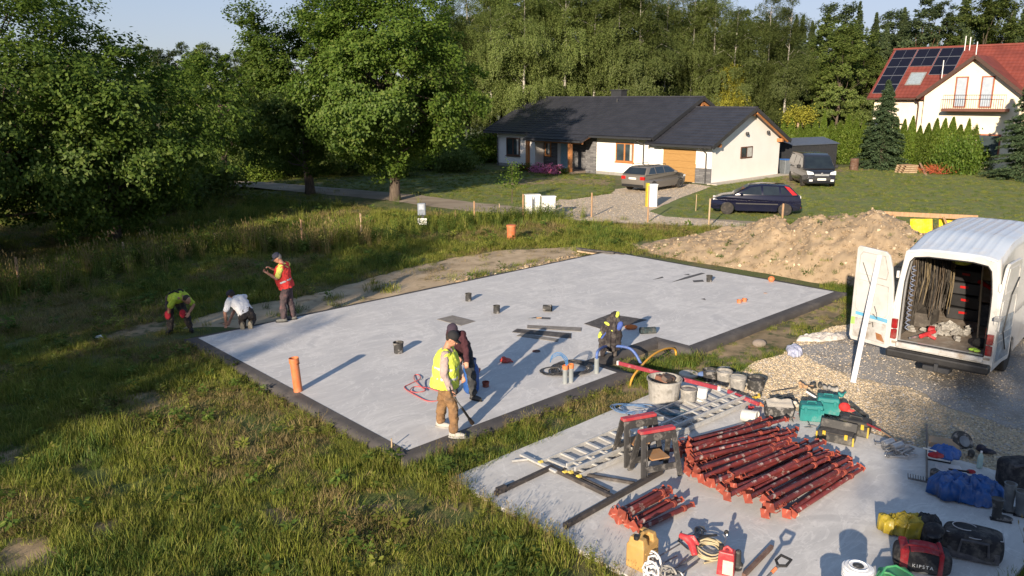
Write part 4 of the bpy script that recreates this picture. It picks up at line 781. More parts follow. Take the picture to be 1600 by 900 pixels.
MB().tube([(3.9,.02,Z0-.1),(3.9,.3,Z0-.4),(3.9,.4,Z0-.6),(3.9,.4,0)],.06,6).build('downpipe', pm('dark brown',(0.07,0.035,0.025)), RH, local=True); MB().beam((0,-.06,Z0-.08),(4.1,-.06,Z0-.08),.14,.12).build('gutter', pm('dark brown',(0.07,0.035,0.025)), RH, local=True)
nr = Vector((0,-slr,1)).normalized(); upv = Vector((0,1,slr)).normalized()
def onroof(x, s, off=.1): return Vector((x,0,Z0))+upv*s+nr*off
M_PV = pm('solar cell', (0.008,0.009,0.020), .5, c2=(0.006,0.007,0.016), spec=.25); M_ALU = pm('aluminium', (0.55,0.56,0.58), .35, .8, c2=(0.45,0.46,0.48), scale=12)
for x0, s0, n in ((.25,.45,5),(2.05,3.60,2),(3.85,2.55,3)):
    for r in range(n):
        a = onroof(x0,s0+r*1.05); fr = MB(); c = [a,a+Vector((1.72,0,0)),a+Vector((1.72,0,0))+upv*1.02,a+upv*1.02]; fr.add(c+[p-nr*.05 for p in c],[(0,1,2,3),(7,6,5,4),(0,4,5,1),(1,5,6,2),(2,6,7,3),(3,7,4,0)]); fo = fr.build('solar_panel', M_ALU, RH, local=True)
        for k in (0,1):
            b = a+Vector((.025+k*.845,0,0))+upv*.025+nr*.004; mb = MB(); mb.add([b,b+Vector((.825,0,0)),b+Vector((.825,0,0))+upv*.97,b+upv*.97],[(0,1,2,3)]); mb.build('cell_field', M_PV, fo, local=True)
a = onroof(2.55,1.5); mb = MB(); mb.add([a,a+Vector((1.0,0,0)),a+Vector((1.0,0,0))+upv*1.25,a+upv*1.25],[(0,1,2,3)]); sk = mb.build('skylight', pm('skylight glass',(0.30,0.36,0.40),.15), RH, local=True); 
a = onroof(2.45,1.38,.06); mb = MB(); c=[a,a+Vector((1.2,0,0)),a+Vector((1.2,0,0))+upv*1.5,a+upv*1.5]; mb.add(c+[p+nr*.035 for p in c],[(3,2,1,0),(4,5,6,7),(0,1,5,4),(1,2,6,5),(2,3,7,6),(3,0,4,7)]); mb.build('frame', pm('skylight frame',(0.25,0.24,0.23)), sk, local=True)
for x,y,z,h in ((5.6,3.9,3.6,1.1),(5.95,3.9,3.6,1.0),(gxa,-.55,ga,1.0),(5.3,.6,.9,1.9)): MB().tube([(x,y,Z0+z),(x,y,Z0+z+h)],.035,5).build('mast', M_WHITE, RH, local=True)
# ================================================================ VEHICLES  (local: x forward, y left, z up)
M_TYRE = pm('tyre', (0.022,0.021,0.020), .9, c2=(0.035,0.032,0.03), scale=9, dirt=(0.12,0.10,0.08), dscale=4, dlo=.55, dhi=.8); M_RIM = pm('alloy', (0.45,0.45,0.46), .35, .7, c2=(0.3,0.3,0.3)); M_CG = pm('car glass', (0.02,0.028,0.032), .05, c2=(0.012,0.016,0.02), scale=2, coat=1.0)
M_TAIL = pm('tail lamp', (0.50,0.02,0.02), .2, c2=(0.35,0.012,0.012), coat=.5); M_HEAD = pm('head lamp', (0.75,0.78,0.8), .1, coat=.6); M_PLATE = pm('plate', (0.8,0.8,0.76), .4, c2=(0.72,0.72,0.70), scale=40)
def wheel(parent, x, y, r, wd, out, rimm=None, spokes=7):
    wm = Matrix.Rotation(R(90), 3, 'X'); t = MB(); t.lathe([(r*.62,-wd/2),(r*.93,-wd/2),(r,-wd*.35),(r,wd*.35),(r*.93,wd/2),(r*.62,wd/2)], (x,y,r), 26, wm); o = t.build('wheel', M_TYRE, parent, local=True, smooth=False, bevel=.008)
    yy = y+out*wd*.36; m = MB(); m.lathe([(.001,-.01),(r*.15,-.012),(r*.15,.012),(.001,.015)],(x,yy+out*.012,r),12,wm,False); m.lathe([(r*.56,-.02),(r*.64,-.02),(r*.64,.03*1),(r*.56,.03)],(x,yy,r),24,wm,False)
    for k in range(spokes):
        a = 2*math.pi*k/spokes; m.beam((x+math.cos(a)*r*.1,yy,r+math.sin(a)*r*.1),(x+math.cos(a)*r*.58,yy,r+math.sin(a)*r*.58),.05,.03,up=(0,1,0))
    m.build('rim', rimm or M_RIM, o, local=True); h = MB(); h.lathe([(.001,0),(r*.6,0)],(x,yy-out*.05,r),20,wm,False); h.build('hub_shade', M_BLACK, o, local=True); return o
def wext(poly, hw, sub=0):       # side outline pushed to half width hw(x,z) on both sides
    n = len(poly); vs = [(p[0],hw(*p),p[1]) for p in poly]+[(p[0],-hw(*p),p[1]) for p in poly]; tri = tessellate_polygon([[Vector((p[0],p[1],0)) for p in poly]])
    fs = [(i,(i+1)%n,(i+1)%n+n,i+n) for i in range(n)]
    for t in tri: fs.append(tuple(t)); fs.append(tuple(i+n for i in t[::-1]))
    return vs, fs
def arch(cx, r, z0=.22, n=9): return [(cx+r*math.cos(math.pi*k/n), z0+ (r*math.sin(math.pi*k/n))) for k in range(n+1)]
def side_pane(par, poly, hw, s, mat=None, name='side_window', off=.008):
    tri = tessellate_polygon([[Vector((p[0],p[1],0)) for p in poly]]); mb = MB(); mb.add([(p[0], s*(hw(*p)+off), p[1]) for p in poly], [tuple(t) for t in tri]); return mb.build(name, mat or M_CG, par, local=True)
def cross_pane(par, a, b, hw, name, k=.9, off=.012, mat=None, lo=0.06, hi=.94):   # glass between profile points a (low) and b (high)
    d = Vector((b[0]-a[0],0,b[1]-a[1])); n = Vector((-d.z,0,d.x)).normalized(); p = [Vector((a[0],0,a[1])).lerp(Vector((b[0],0,b[1])), t) for t in (lo,hi)]; 
    if n.z < 0: n = -n
    w0, w1_ = hw(p[0].x,p[0].z)*k, hw(p[1].x,p[1].z)*k; vs = [p[0]+n*off+Vector((0,w0,0)), p[0]+n*off-Vector((0,w0,0)), p[1]+n*off-Vector((0,w1_,0)), p[1]+n*off+Vector((0,w1_,0))]
    return MB().add(vs,[(0,1,2,3)]).build(name, mat or M_CG, par, local=True)
def paint(name, c, c2=None, dirt=None): 
    m = pm(name, c, .22, .0, c2=c2 or c, scale=2, coat=.5, spec=.3, dirt=dirt, dscale=1.5, dlo=.5, dhi=.8); return m
# -- grey estate
def belt(hwb, hwt, zb, zt): return lambda x, z: hwb if z <= zb else hwb+(hwt-hwb)*(z-zb)/(zt-zb)
def hbody(hw, nose=None): return hw
p0 = (G(968,298)+G(1008,304))/2; eh = R(46); EST = thing('estate_car', 'grey-brown estate car parked nose-in on the gravel drive before the garage', 'car', p0+Vector((0,0,.03)), eh)
PG = paint('grey brown paint', (0.15,0.138,0.125))
L = 4.65; body = [(0.02,.45),(.0,.72),(.06,.98),(.22,1.02),(3.35,1.0),(3.9,.92),(4.45,.80),(4.62,.62),(4.62,.34),(4.5,.24)]+[(x,z) for x,z in arch(3.78,.36,.26)]+[(3.3,.22),(1.35,.22)]+[(x,z) for x,z in arch(.92,.36,.26)]+[(.4,.24),(.1,.28)]
hwE = lambda x, z: (.90 if .3<x<4.1 else (.84 if x<4.4 else .70) if x>.2 else .80)*(1 if z>.4 else .97)*(1 if z<.9 else .95)
b = MB(); b.add(*wext(body, hwE)); b.build('body', PG, EST, local=True, bevel=.05, seg=3, smooth=True)
gh = [(.10,1.0),(.55,1.40),(.75,1.455),(2.2,1.475),(2.75,1.42),(3.55,.99)]; hg = belt(.85,.60,1.0,1.47)
b = MB(); b.add(*wext(gh, hg)); b.build('roof', PG, EST, local=True, bevel=.035, seg=2, smooth=True)
for s in (-1,1):
    for pl in ([(3.25,1.04),(2.72,1.36),(2.2,1.40),(2.15,1.04)],[(2.08,1.04),(2.12,1.405),(1.3,1.40),(1.25,1.04)],[(1.18,1.04),(1.22,1.395),(.85,1.37),(.45,1.06)]): side_pane(EST, pl, hg, s)
    o = MB().box((3.05,s*.98,1.05),(.12,.2,.13)).build('mirror', PG, EST, local=True, bevel=.03); o = MB().box((.055,s*.66,.82),(.13,.30,.20)).build('tail_lamp', M_TAIL, EST, local=True, bevel=.02)
    for x in (.92,3.78): wheel(EST, x, s*.80, .325, .21, s)
    MB().tube([(.8,s*.62,1.49),(.9,s*.62,1.53),(2.4,s*.62,1.55),(2.5,s*.62,1.47)],.018,5).build('roof_rail', M_TRIM, EST, local=True); MB().box((4.5,s*.58,.70),(.2,.3,.12)).build('headlight', M_HEAD, EST, local=True, bevel=.02)
cross_pane(EST, gh[0], gh[1], hg, 'rear_window', .92, .02); cross_pane(EST, gh[5], gh[4], hg, 'windscreen', .92, .015)
MB().box((-.01,0,.80),(.03,.50,.11)).build('number_plate', M_PLATE, EST, local=True); MB().box((.02,0,.38),(.10,1.5,.14)).build('bumper_trim', M_BLACK, EST, local=True, bevel=.02); MB().box((.6,0,1.50),(.16,.04,.05)).build('antenna', M_TRIM, EST, local=True)
# -- dark blue hatchback
hd = R(166); nose = G(1113,335); tail = G(1256,337); mid = (nose+tail)/2; HCH = thing('hatchback_car', 'navy five-door hatchback with high red rear lamps on the lawn behind the soil heap', 'car', mid+Vector((0,.7,0))+Vector((-math.cos(hd),-math.sin(hd),0))*2.08, hd)
PB = paint('navy paint', (0.008,0.009,0.026), dirt=(0.018,0.018,0.026)); body = [(.03,.38),(.0,.62),(.07,.92),(.25,.97),(2.95,.93),(3.55,.84),(4.02,.70),(4.13,.52),(4.10,.3),(3.95,.22)]+arch(3.33,.35,.25)+[(2.9,.20),(1.1,.20)]+arch(.72,.35,.25)+[(.3,.24),(.08,.28)]
hwH = lambda x, z: (.85 if .35<x<3.6 else (.76 if x<3.95 else .60) if x>.3 else .74)*(1 if z>.4 else .97)*(1 if z<.88 else .95)
b = MB(); b.add(*wext(body, hwH)); b.build('body', PB, HCH, local=True, bevel=.05, seg=3, smooth=True)
gh = [(.14,.95),(.52,1.33),(.75,1.405),(1.8,1.44),(2.35,1.37),(3.12,.92)]; hg = belt(.80,.56,.94,1.44); b = MB(); b.add(*wext(gh, hg)); b.build('roof', PB, HCH, local=True, bevel=.035, seg=2, smooth=True)
for s in (-1,1):
    for pl in ([(2.86,.98),(2.3,1.30),(1.85,1.36),(1.8,.97)],[(1.72,.97),(1.76,1.37),(1.05,1.34),(1.0,.97)],[(.92,1.0),(.97,1.32),(.82,1.31),(.62,1.06)]): side_pane(HCH, pl, hg, s)
    side_pane(HCH, [(.80,1.38),(.58,1.33),(.22,1.00),(.42,.98),(.55,1.12)], hg, s, M_TAIL, 'tail_lamp', .02); MB().box((2.72,s*.92,1.0),(.12,.18,.12)).build('mirror', PB, HCH, local=True, bevel=.03)
    for x in (.72,3.33): wheel(HCH, x, s*.76, .305, .19, s, pm('dusty rim',(0.18,0.15,0.12)))
    MB().box((2.0,s*.865,.55),(1.9,.02,.05)).build('side_moulding', M_BLACK, HCH, local=True); MB().box((3.93,s*.52,.69),(.16,.20,.10)).build('headlight', M_HEAD, HCH, local=True, bevel=.02); MB().box((.03,s*.55,.42),(.05,.16,.10)).build('fog_lamp', M_TAIL, HCH, local=True)
cross_pane(HCH, gh[0], gh[1], hg, 'rear_window', .78, .02); cross_pane(HCH, gh[5], gh[4], hg, 'windscreen', .92, .015); MB().box((.0,0,.82),(.03,.46,.11)).build('number_plate', M_PLATE, HCH, local=True)
# -- dark people carrier / panel van facing the camera
vd = R(-97); fc = (G(1267,296)+G(1303,294))/2; VN = thing('dark_van', 'dark metallic passenger van facing the camera between the bungalow and the metal shed', 'van', fc+Vector((0,.3,.02))-Vector((math.cos(vd),math.sin(vd),0))*4.9, vd)
PV = paint('dark metallic', (0.020,0.021,0.028), dirt=(0.026,0.024,0.024)); body = [(.03,.4),(.0,.9),(.05,1.1),(4.05,1.08),(4.62,.98),(4.88,.80),(4.95,.55),(4.92,.3),(4.8,.22)]+arch(3.98,.38,.28)+[(3.5,.24),(1.3,.24)]+arch(.95,.38,.28)+[(.3,.26)]
hwV = lambda x, z: (.98 if .1<x<4.5 else .80)*(1 if z>.4 else .97); b = MB(); b.add(*wext(body, hwV)); b.build('body', PV, VN, local=True, bevel=.06, seg=3, smooth=True)
gh = [(.05,1.08),(.12,1.82),(.3,1.90),(2.9,1.93),(3.45,1.80),(4.30,1.06)]; hg = belt(.95,.76,1.1,1.93); b = MB(); b.add(*wext(gh, hg)); b.build('roof', PV, VN, local=True, bevel=.05, seg=3, smooth=True)
for s in (-1,1):
    for pl in ([(4.05,1.16),(3.45,1.66),(2.95,1.74),(2.9,1.16)],[(2.8,1.2),(2.85,1.75),(1.7,1.75),(1.65,1.2)],[(1.55,1.2),(1.6,1.75),(.4,1.73),(.35,1.2)]): side_pane(VN, pl, hg, s)
    MB().box((3.75,s*1.12,1.2),(.12,.24,.22)).build('mirror', M_BLACK, VN, local=True, bevel=.04); MB().add([(4.93,s*.45,.80),(4.90,s*.82,.78),(4.70,s*.86,1.0),(4.86,s*.52,.93)],[(0,1,2,3)]).build('headlight', M_HEAD, VN, local=True, solid=.05)
    for x in (.95,3.98): wheel(VN, x, s*.86, .34, .22, s)
    MB().box((4.95,s*.62,.45),(.03,.2,.12)).build('fog_lamp', M_HEAD, VN, local=True)
cross_pane(VN, gh[5], gh[4], hg, 'windscreen', .92, .02); MB().box((4.95,0,.78),(.05,.85,.13)).build('grille', M_ALU, VN, local=True, bevel=.01); MB().box((4.955,0,.55),(.05,1.05,.20)).build('lower_grille', M_BLACK, VN, local=True); MB().box((4.985,0,.52),(.02,.50,.12)).build('number_plate', M_PLATE, VN, local=True); MB().tube([(4.94,0,.86),(4.98,0,.86)],.06,10).build('badge', M_RIM, VN, local=True)
# ================================================================ PEOPLE  (local axes follow the world: x right, y away, z up)
M_SKIN = pm('skin', (0.50,0.27,0.18), 0.55, c2=(0.42,0.20,0.13), scale=9)
def cloth(name, c, c2=None, dirt=None): return pm(name, c, .9, c2=c2, scale=9, bmp=.5, bscale=26, dirt=dirt, dscale=5, dlo=.5, dhi=.7)
def limb(mb, pts, rs, n=14):
    mb.tube(pts, rs, n)
    for p, r in ((pts[0],rs[0]),(pts[-1],rs[-1])): mb.ell(p, r, n, 8)
    for p, r in list(zip(pts,rs))[1:-1]: mb.ell(p, r*1.0, n, 8)
def loft(mb, secs, side, n=22):       # secs: (centre, half width, half depth)
    side = Vector(side).normalized(); k = len(secs); vs = []
    for i,(c,rx,ry) in enumerate(secs):
        ax = (Vector(secs[min(i+1,k-1)][0])-Vector(secs[max(i-1,0)][0])).normalized(); s = (side-ax*side.dot(ax)).normalized(); f = ax.cross(s)
        for j in range(n):
            t = 2*math.pi*j/n; ct, st = math.cos(t), math.sin(t); e = .8; vs.append(Vector(c)+s*rx*math.copysign(abs(ct)**e,ct)+f*ry*math.copysign(abs(st)**e,st))
    fs = [(i*n+j, i*n+(j+1)%n, (i+1)*n+(j+1)%n, (i+1)*n+j) for i in range(k-1) for j in range(n)]+[tuple(range(n))[::-1], tuple((k-1)*n+j for j in range(n))]
    mb.add(vs, fs)
def secs_between(a, b, tab): a, b = Vector(a), Vector(b); return [(a.lerp(b,t), rx, ry) for t,rx,ry in tab]
def hand(mb, wrist, el, curl=.6, palm_n=(0,-1,0), s=1.0):
    w_, e_ = Vector(wrist), Vector(el); d = (w_-e_).normalized(); nn = Vector(palm_n); nn = (nn-d*nn.dot(d)).normalized(); sd = d.cross(nn)
    m3 = Matrix((sd,d,nn)).transposed(); pc = w_+d*.05*s; mb.ell(pc, (.043*s,.055*s,.018*s), 12, 8, m3)
    for k in range(4):
        L = (.068,.078,.074,.058)[k]*s; b0 = pc+d*.040*s+sd*(.030-.020*k)*s; b1 = b0+(d*math.cos(curl*.6)+nn*math.sin(curl*.6))*L*.45; b2 = b1+(d*math.cos(curl*1.6)+nn*math.sin(curl*1.6))*L*.32; b3 = b2+(d*math.cos(curl*2.4)+nn*math.sin(curl*2.4))*L*.25
        mb.tube([b0-d*.02,b0,b1,b2,b3], [.0105*s,.010*s,.0095*s,.009*s,.007*s], 8)
    t0 = pc-d*.02*s+sd*.036*s; mb.tube([t0, t0+(sd*.7+d*.5+nn*.3)*.035*s, t0+(sd*.5+d*.9+nn*.5)*.06*s], [.013*s,.011*s,.008*s], 8)
def person(label, loc, J, C, kind='person', vox=.0075):
    P_ = thing('person', label, 'person', loc); J = {k: Vector(v) for k,v in J.items()}; side = (J['shL']-J['shR']); fd = Vector(C['face']).normalized(); up = (J['head']-J['neck']).normalized(); sdv = up.cross(fd).normalized(); up = fd.cross(sdv).normalized(); hm = Matrix((sdv,fd,up)).transposed(); hc = J['head']
    def hp(x,y,z): return hc+sdv*x+fd*y+up*z
    b = MB(); b.ell(hc+up*.01,(.076,.094,.108),18,14,hm); b.ell(hp(0,.035,-.055),(.052,.055,.055),14,10,hm); b.ell(hp(0,.100,-.012),(.013,.022,.024),10,8,hm); b.ell(hp(0,.088,.012),(.045,.012,.012),10,8,hm)
    for s in (-1,1): b.ell(hp(s*.078,-.005,-.005),(.010,.020,.030),8,8,hm); b.ell(hp(s*.030,.083,-.028),(.022,.016,.018),8,8,hm)
    b.ell(hp(0,.089,-.060),(.024,.012,.008),10,6,hm); limb(b, [J['neck']-up*.06, hc-up*.06-fd*.012], [.064,.056])
    for q in 'LR':
        sh, el, ha = J['sh'+q], J['el'+q], J['ha'+q]; limb(b, [sh, sh.lerp(el,.5), el, el.lerp(ha,.35), ha], [.050,.047,.039,.040,.027]); hand(b, ha, el, C.get('curl'+q,.7), C.get('pn'+q,(0,-1,0)))
    limb(b, [J['neck']-up*.03, J['chest'], J['pelvis']], [.055,.07,.07])
    for q in 'LR': limb(b, [J['neck']-up*.04, J['sh'+q]], [.05,.045]); limb(b, [J['pelvis'], J['hip'+q], J['kn'+q], J['an'+q]], [.09,.07,.05,.035])
    b.build('body', M_SKIN, P_, local=True, remesh=vox, fix=False)
    for s in (-1,1): MB().ell(hp(s*.031,.091,.002),(.011,.006,.006),8,6,hm).build('eye', pm('eye',(0.03,0.02,0.015),.3), P_, local=True, smooth=True)
    MB().ell(hp(0,.098,-.060),(.020,.004,.003),8,6,hm).build('mouth', pm('lip',(0.28,0.09,0.07)), P_, local=True, smooth=True)
    h = MB(); h.ell(hp(0,-.022,.026),(.083,.088,.098),18,12,hm); h.build('hair', pm(C.get('hairn','dark hair'), C.get('hair',(0.035,0.025,0.02)), .8, bmp=.8, bscale=60), P_, local=True, smooth=True)
    if C.get('cap'):
        m_ = C['cap']; c = MB(); c.lathe([(.094,-.005),(.096,.03),(.088,.07),(.060,.098),(.012,.110)], hp(0,-.002,.035), 20, hm); n=9; vs=[]
        for k in range(n): t = -1.15+2.3*k/(n-1); vs += [hp(.088*math.sin(t),.088*math.cos(t)-.0,.035), hp(.078*math.sin(t),.088*math.cos(t)+.075*math.cos(t*.9),.022)]
        c.build('cap', m_, P_, local=True, smooth=True, solid=.004); v = MB(); v.add(vs, [(2*k,2*k+1,2*k+3,2*k+2) for k in range(n-1)]); v.build('cap_brim', m_, P_, local=True, smooth=True, solid=.006)
        if C.get('logo'):
            cu = bpy.data.curves.new('logo','FONT'); cu.body = 'NY'; cu.size = .045; cu.align_x = 'CENTER'; cu.extrude = .001; o = bpy.data.objects.new('l', cu); COL.objects.link(o); dg = bpy.context.evaluated_depsgraph_get(); me = bpy.data.meshes.new_from_object(o.evaluated_get(dg)); bpy.data.objects.remove(o)
            q = bpy.data.objects.new('cap_logo', me); me.materials.clear(); me.materials.append(M_WHITE); COL.objects.link(q); q.parent = P_; m4 = Matrix((-sdv, (up*.95-fd*.3).normalized(), (fd*.95+up*.3).normalized())).transposed().to_4x4(); m4.translation = hp(0,.099,.048); q.matrix_basis = m4
    # trousers
    t = MB(); hipw = (J['hipL']-J['hipR']); loft(t, secs_between(J['pelvis']-(J['chest']-J['pelvis'])*.28, J['pelvis']+(J['chest']-J['pelvis'])*.42, ((0,.12,.10),(.3,.175,.125),(.7,.175,.13),(1,.160,.12))), hipw)
    for q in 'LR': limb(t, [J['hip'+q], J['hip'+q].lerp(J['kn'+q],.5), J['kn'+q], J['kn'+q].lerp(J['an'+q],.4), J['an'+q]+(J['kn'+q]-J['an'+q]).normalized()*.05], [.100,.092,.074,.072,.066], 16)
    ms = C['trousers']; t.build('trousers', ms, P_, local=True, remesh=.010, fix=False, wr=.06, ws=.09)
    # top
    tb_ = C.get('belly',0); tp = MB(); a, c_ = J['pelvis'], J['neck']; loft(tp, [(a.lerp(c_,u)+Vector(C.get('bf',(0,0,0)))*math.sin(math.pi*min(1,u*1.2))*tb_, rx, ry+tb_*math.sin(math.pi*min(1,u*1.2))*.5) for u,rx,ry in ((.02,.180,.135),(.2,.178,.135),(.45,.180,.138),(.7,.195,.135),(.88,.175,.115),(.97,.10,.085),(1.02,.068,.07))], side)
    for q in 'LR':
        sh, el, ha = J['sh'+q], J['el'+q], J['ha'+q]
        if C['sleeve'] == 'short': limb(tp, [sh, sh.lerp(el,.75)], [.070,.064])
        elif C['sleeve'] == 'long': limb(tp, [sh, sh.lerp(el,.5), el, ha-(ha-el).normalized()*.02], [.070,.062,.055,.044])
    tp.build('shirt', C['shirt'], P_, local=True, remesh=.010, fix=False, wr=.055, ws=.10)
    if C.get('vest'):
        v = MB(); T = ((-.16,.245,.225),(.05,.240,.215),(.2,.230,.205),(.45,.228,.200),(.7,.232,.185),(.86,.208,.155),(.96,.130,.105)) if C.get('wide') else ((-.12,.205,.165),(.05,.208,.165),(.2,.204,.162),(.45,.205,.162),(.7,.215,.160),(.86,.195,.138),(.96,.125,.10)); f = lambda u,rx,ry,e=0: (a.lerp(c_,u)+Vector(C.get('bf',(0,0,0)))*math.sin(math.pi*max(0,min(1,u*1.2)))*tb_, rx+e, ry+tb_*math.sin(math.pi*max(0,min(1,u*1.2)))*.5+e)
        loft(v, [f(*q) for q in T], side)
        for q in 'LR': limb(v, [J['sh'+q].lerp(J['neck'],.25), J['sh'+q]+(J['neck']-J['sh'+q])*.05], [.075,.074])
        v.build('vest', C['vest'], P_, local=True, remesh=.010, fix=False, wr=.05, ws=.11)
        for u0 in C.get('bands',(.12,.40)):
            g_ = MB(); loft(g_, [f(u,np.interp(u,[q[0] for q in T],[q[1] for q in T]),np.interp(u,[q[0] for q in T],[q[2] for q in T]),.006) for u in (u0,u0+.04,u0+.085)], side); g_.build('reflective_band', pm('reflective tape',(0.62,0.63,0.62),.35,c2=(0.5,0.5,0.5)), P_, local=True, smooth=True)
    for q in 'LR':
        an = J['an'+q]; td = Vector(C['toe'+q]).normalized(); un = Vector(C.get('sole'+q,(0,0,1))); un = (un-td*un.dot(td)).normalized(); sv = td.cross(un); fm = Matrix((sv,td,un)).transposed(); bs_ = an-un*.055
        s_ = MB(); s_.ell(bs_+td*.055+un*.012,(.050,.145,.045),14,8,fm); s_.ell(bs_-td*.02+un*.05,(.046,.060,.060),12,8,fm); so = s_.build('shoe', C['shoe'], P_, local=True, remesh=.010, fix=False)
        z = MB(); z.add([bs_+td*(.055+.148*math.cos(t_))+sv*.050*math.sin(t_)-un*d_ for d_ in (.035,.008) for t_ in [2*math.pi*k/16 for k in range(16)]], [(i,(i+1)%16,(i+1)%16+16,i+16) for i in range(16)]+[tuple(range(16))[::-1],tuple(range(16,32))]); z.build('sole', C.get('solem',M_BLACK), so, local=True)
    return P_
Z = Vector((0,0,0))
# worker with yellow vest (foreground)
b0 = G(700,677,0.0); aR = G(709,683,0.)-b0; aL = G(688,667,0.)-b0; up8 = Vector((0,0,.085))
person('worker in a yellow hi-vis vest and brown trousers holding a roofing torch', b0, dict(pelvis=(-.03,0,.93),chest=(-.01,0,1.2),neck=(.03,0,1.46),head=(.10,-.01,1.625),shL=(.04,.20,1.41),shR=(.0,-.19,1.41),elR=(-.02,-.26,1.13),haR=(.08,-.27,.87),elL=(.14,.28,1.14),haL=(.24,.10,.96),
  hipL=(-.03,.09,.86),hipR=(-.02,-.09,.86),knL=Vector((.0,.02,.49))+aL*.6,knR=Vector((.04,0,.49))+aR*.6,anL=aL+up8,anR=aR+up8),
  dict(face=(.85,-.25,-.5),cap=cloth('black cap',(0.02,0.02,0.024)),trousers=cloth('brown work trousers',(0.27,0.155,0.07),(0.19,0.105,0.05),(0.10,0.07,0.05)),shirt=cloth('pinkish grey sleeve',(0.42,0.33,0.31)),sleeve='long',vest=cloth('hivis yellow',(0.72,0.80,0.10),(0.60,0.70,0.08)),bands=(.12,.42),wide=1,shoe=cloth('pale shoe',(0.48,0.46,0.42)),solem=pm('grey sole',(0.35,0.34,0.32)),toeL=(.9,-.25,0),toeR=(1,-.12,0),pnR=(.6,.3,0)))
# worker behind him, bending over the gas bottle
b1 = G(726,617,0.0); aR = G(711,611,0.)-b1; aL = G(740,624,0.)-b1
person('worker in a dark cap and maroon top bending behind the vested worker', b1, dict(pelvis=(-.06,.22,.86),chest=(-.10,.06,1.08),neck=(-.15,-.10,1.21),head=(-.17,-.20,1.31),shL=(-.02,-.08,1.19),shR=(-.24,.14,1.20),elL=(.05,-.13,.92),haL=(.06,-.24,.74),elR=(-.28,.02,.95),haR=(-.10,-.20,.80),
  hipL=(.03,.20,.80),hipR=(-.14,.24,.80),knL=Vector((.03,-.02,.47))+aL*.6,knR=Vector((-.02,-.02,.47))+aR*.6,anL=aL+up8,anR=aR+up8),
  dict(face=(.15,-.8,-.62),cap=cloth('dark purple cap',(0.045,0.03,0.05)),logo=1,trousers=cloth('dark grey trousers',(0.030,0.032,0.036),None,(0.10,0.10,0.09)),shirt=cloth('maroon top',(0.060,0.016,0.024)),sleeve='long',shoe=cloth('dark shoe',(0.08,0.075,0.07)),toeL=(.8,-.6,0),toeR=(.1,-1,0)))
g_ = thing('gas_bottle', 'blue steel gas bottle standing between the two workers at the slab edge', 'gas bottle', G(737,609,0)+Vector((0,-.12,0))); MB().lathe([(.11,0),(.13,.03),(.15,.07),(.15,.46),(.12,.54),(.05,.58)], n=22).build('body', pm('bottle blue',(0.03,0.11,0.36),.45,c2=(0.02,0.08,0.28),dirt=(0.2,0.22,0.25),dscale=9,dlo=.6,dhi=.7), g_, local=True, smooth=True)
MB().lathe([(.10,.56),(.105,.66),(.085,.66),(.08,.56)],n=18).build('collar', pm('bottle blue',(0.03,0.11,0.36)), g_, local=True); MB().tube([(0,0,.56),(0,0,.64),(.05,0,.65)],.02,8).build('valve', pm('brass',(0.5,0.36,0.14),.35,.8), g_, local=True)
# roofing torch in his right hand
tb = thing('roofing_torch', 'long gas roofing torch held by the yellow-vested worker, its nozzle at the slab edge', 'gas torch', b0+Vector((.1,-.3,.0))); hnd = b0+Vector((.115,-.30,.80)); tip = G(738,661,.05); mid_ = hnd.lerp(tip,.45)
MB().tube([hnd+Vector((-.03,0,.10)),hnd,mid_],.011,8).build('lance', M_ALU, tb); MB().tube([mid_,tip.lerp(mid_,.25)],.022,8).build('sleeve', M_BLACK, tb); MB().tube([tip.lerp(mid_,.28),tip],[.03,.04],12,cap=False).build('nozzle', pm('burnt steel',(0.10,0.08,0.07),.4,.7), tb); MB().tube([hnd+Vector((-.05,0,.14)),hnd+Vector((.0,0,-.02))],.02,8).build('grip', M_BLACK, tb)
# stander on the left
b2 = G(450,502,0.0); aR = G(444,503,0.)-b2; aL = G(459,499,0.)-b2
person('worker in a red vest over yellow sleeves standing by the far slab edge', b2, dict(pelvis=(.03,0,.92),chest=(.02,0,1.2),neck=(-.04,0,1.45),head=(-.13,-.02,1.60),shL=(-.02,-.19,1.40),shR=(.02,.19,1.40),elL=(-.12,-.26,1.14),haL=(-.37,-.13,1.25),elR=(-.13,.22,1.17),haR=(-.32,.02,1.34),
  hipL=(.03,-.09,.86),hipR=(.03,.09,.86),knL=Vector((-.03,0,.49))+aR*.6,knR=Vector((-.01,0,.49))+aL*.6,anL=aR+up8,anR=aL+up8),
  dict(face=(-.85,-.15,-.5),cap=cloth('navy cap',(0.045,0.05,0.08)),hair=(0.25,0.22,0.2),hairn='grey hair',trousers=cloth('dark maroon trousers',(0.075,0.05,0.055),(0.05,0.04,0.045),(0.20,0.10,0.10)),shirt=cloth('yellow tee',(0.70,0.70,0.14)),sleeve='short',vest=cloth('red vest',(0.72,0.05,0.045),(0.6,0.04,0.035)),bands=(.16,),belly=.05,bf=(-1,0,0),shoe=cloth('grey shoe',(0.16,0.16,0.15)),toeL=(-1,-.2,0),toeR=(-1,-.1,0),pnL=(0,0,1),pnR=(0,0,-1)))
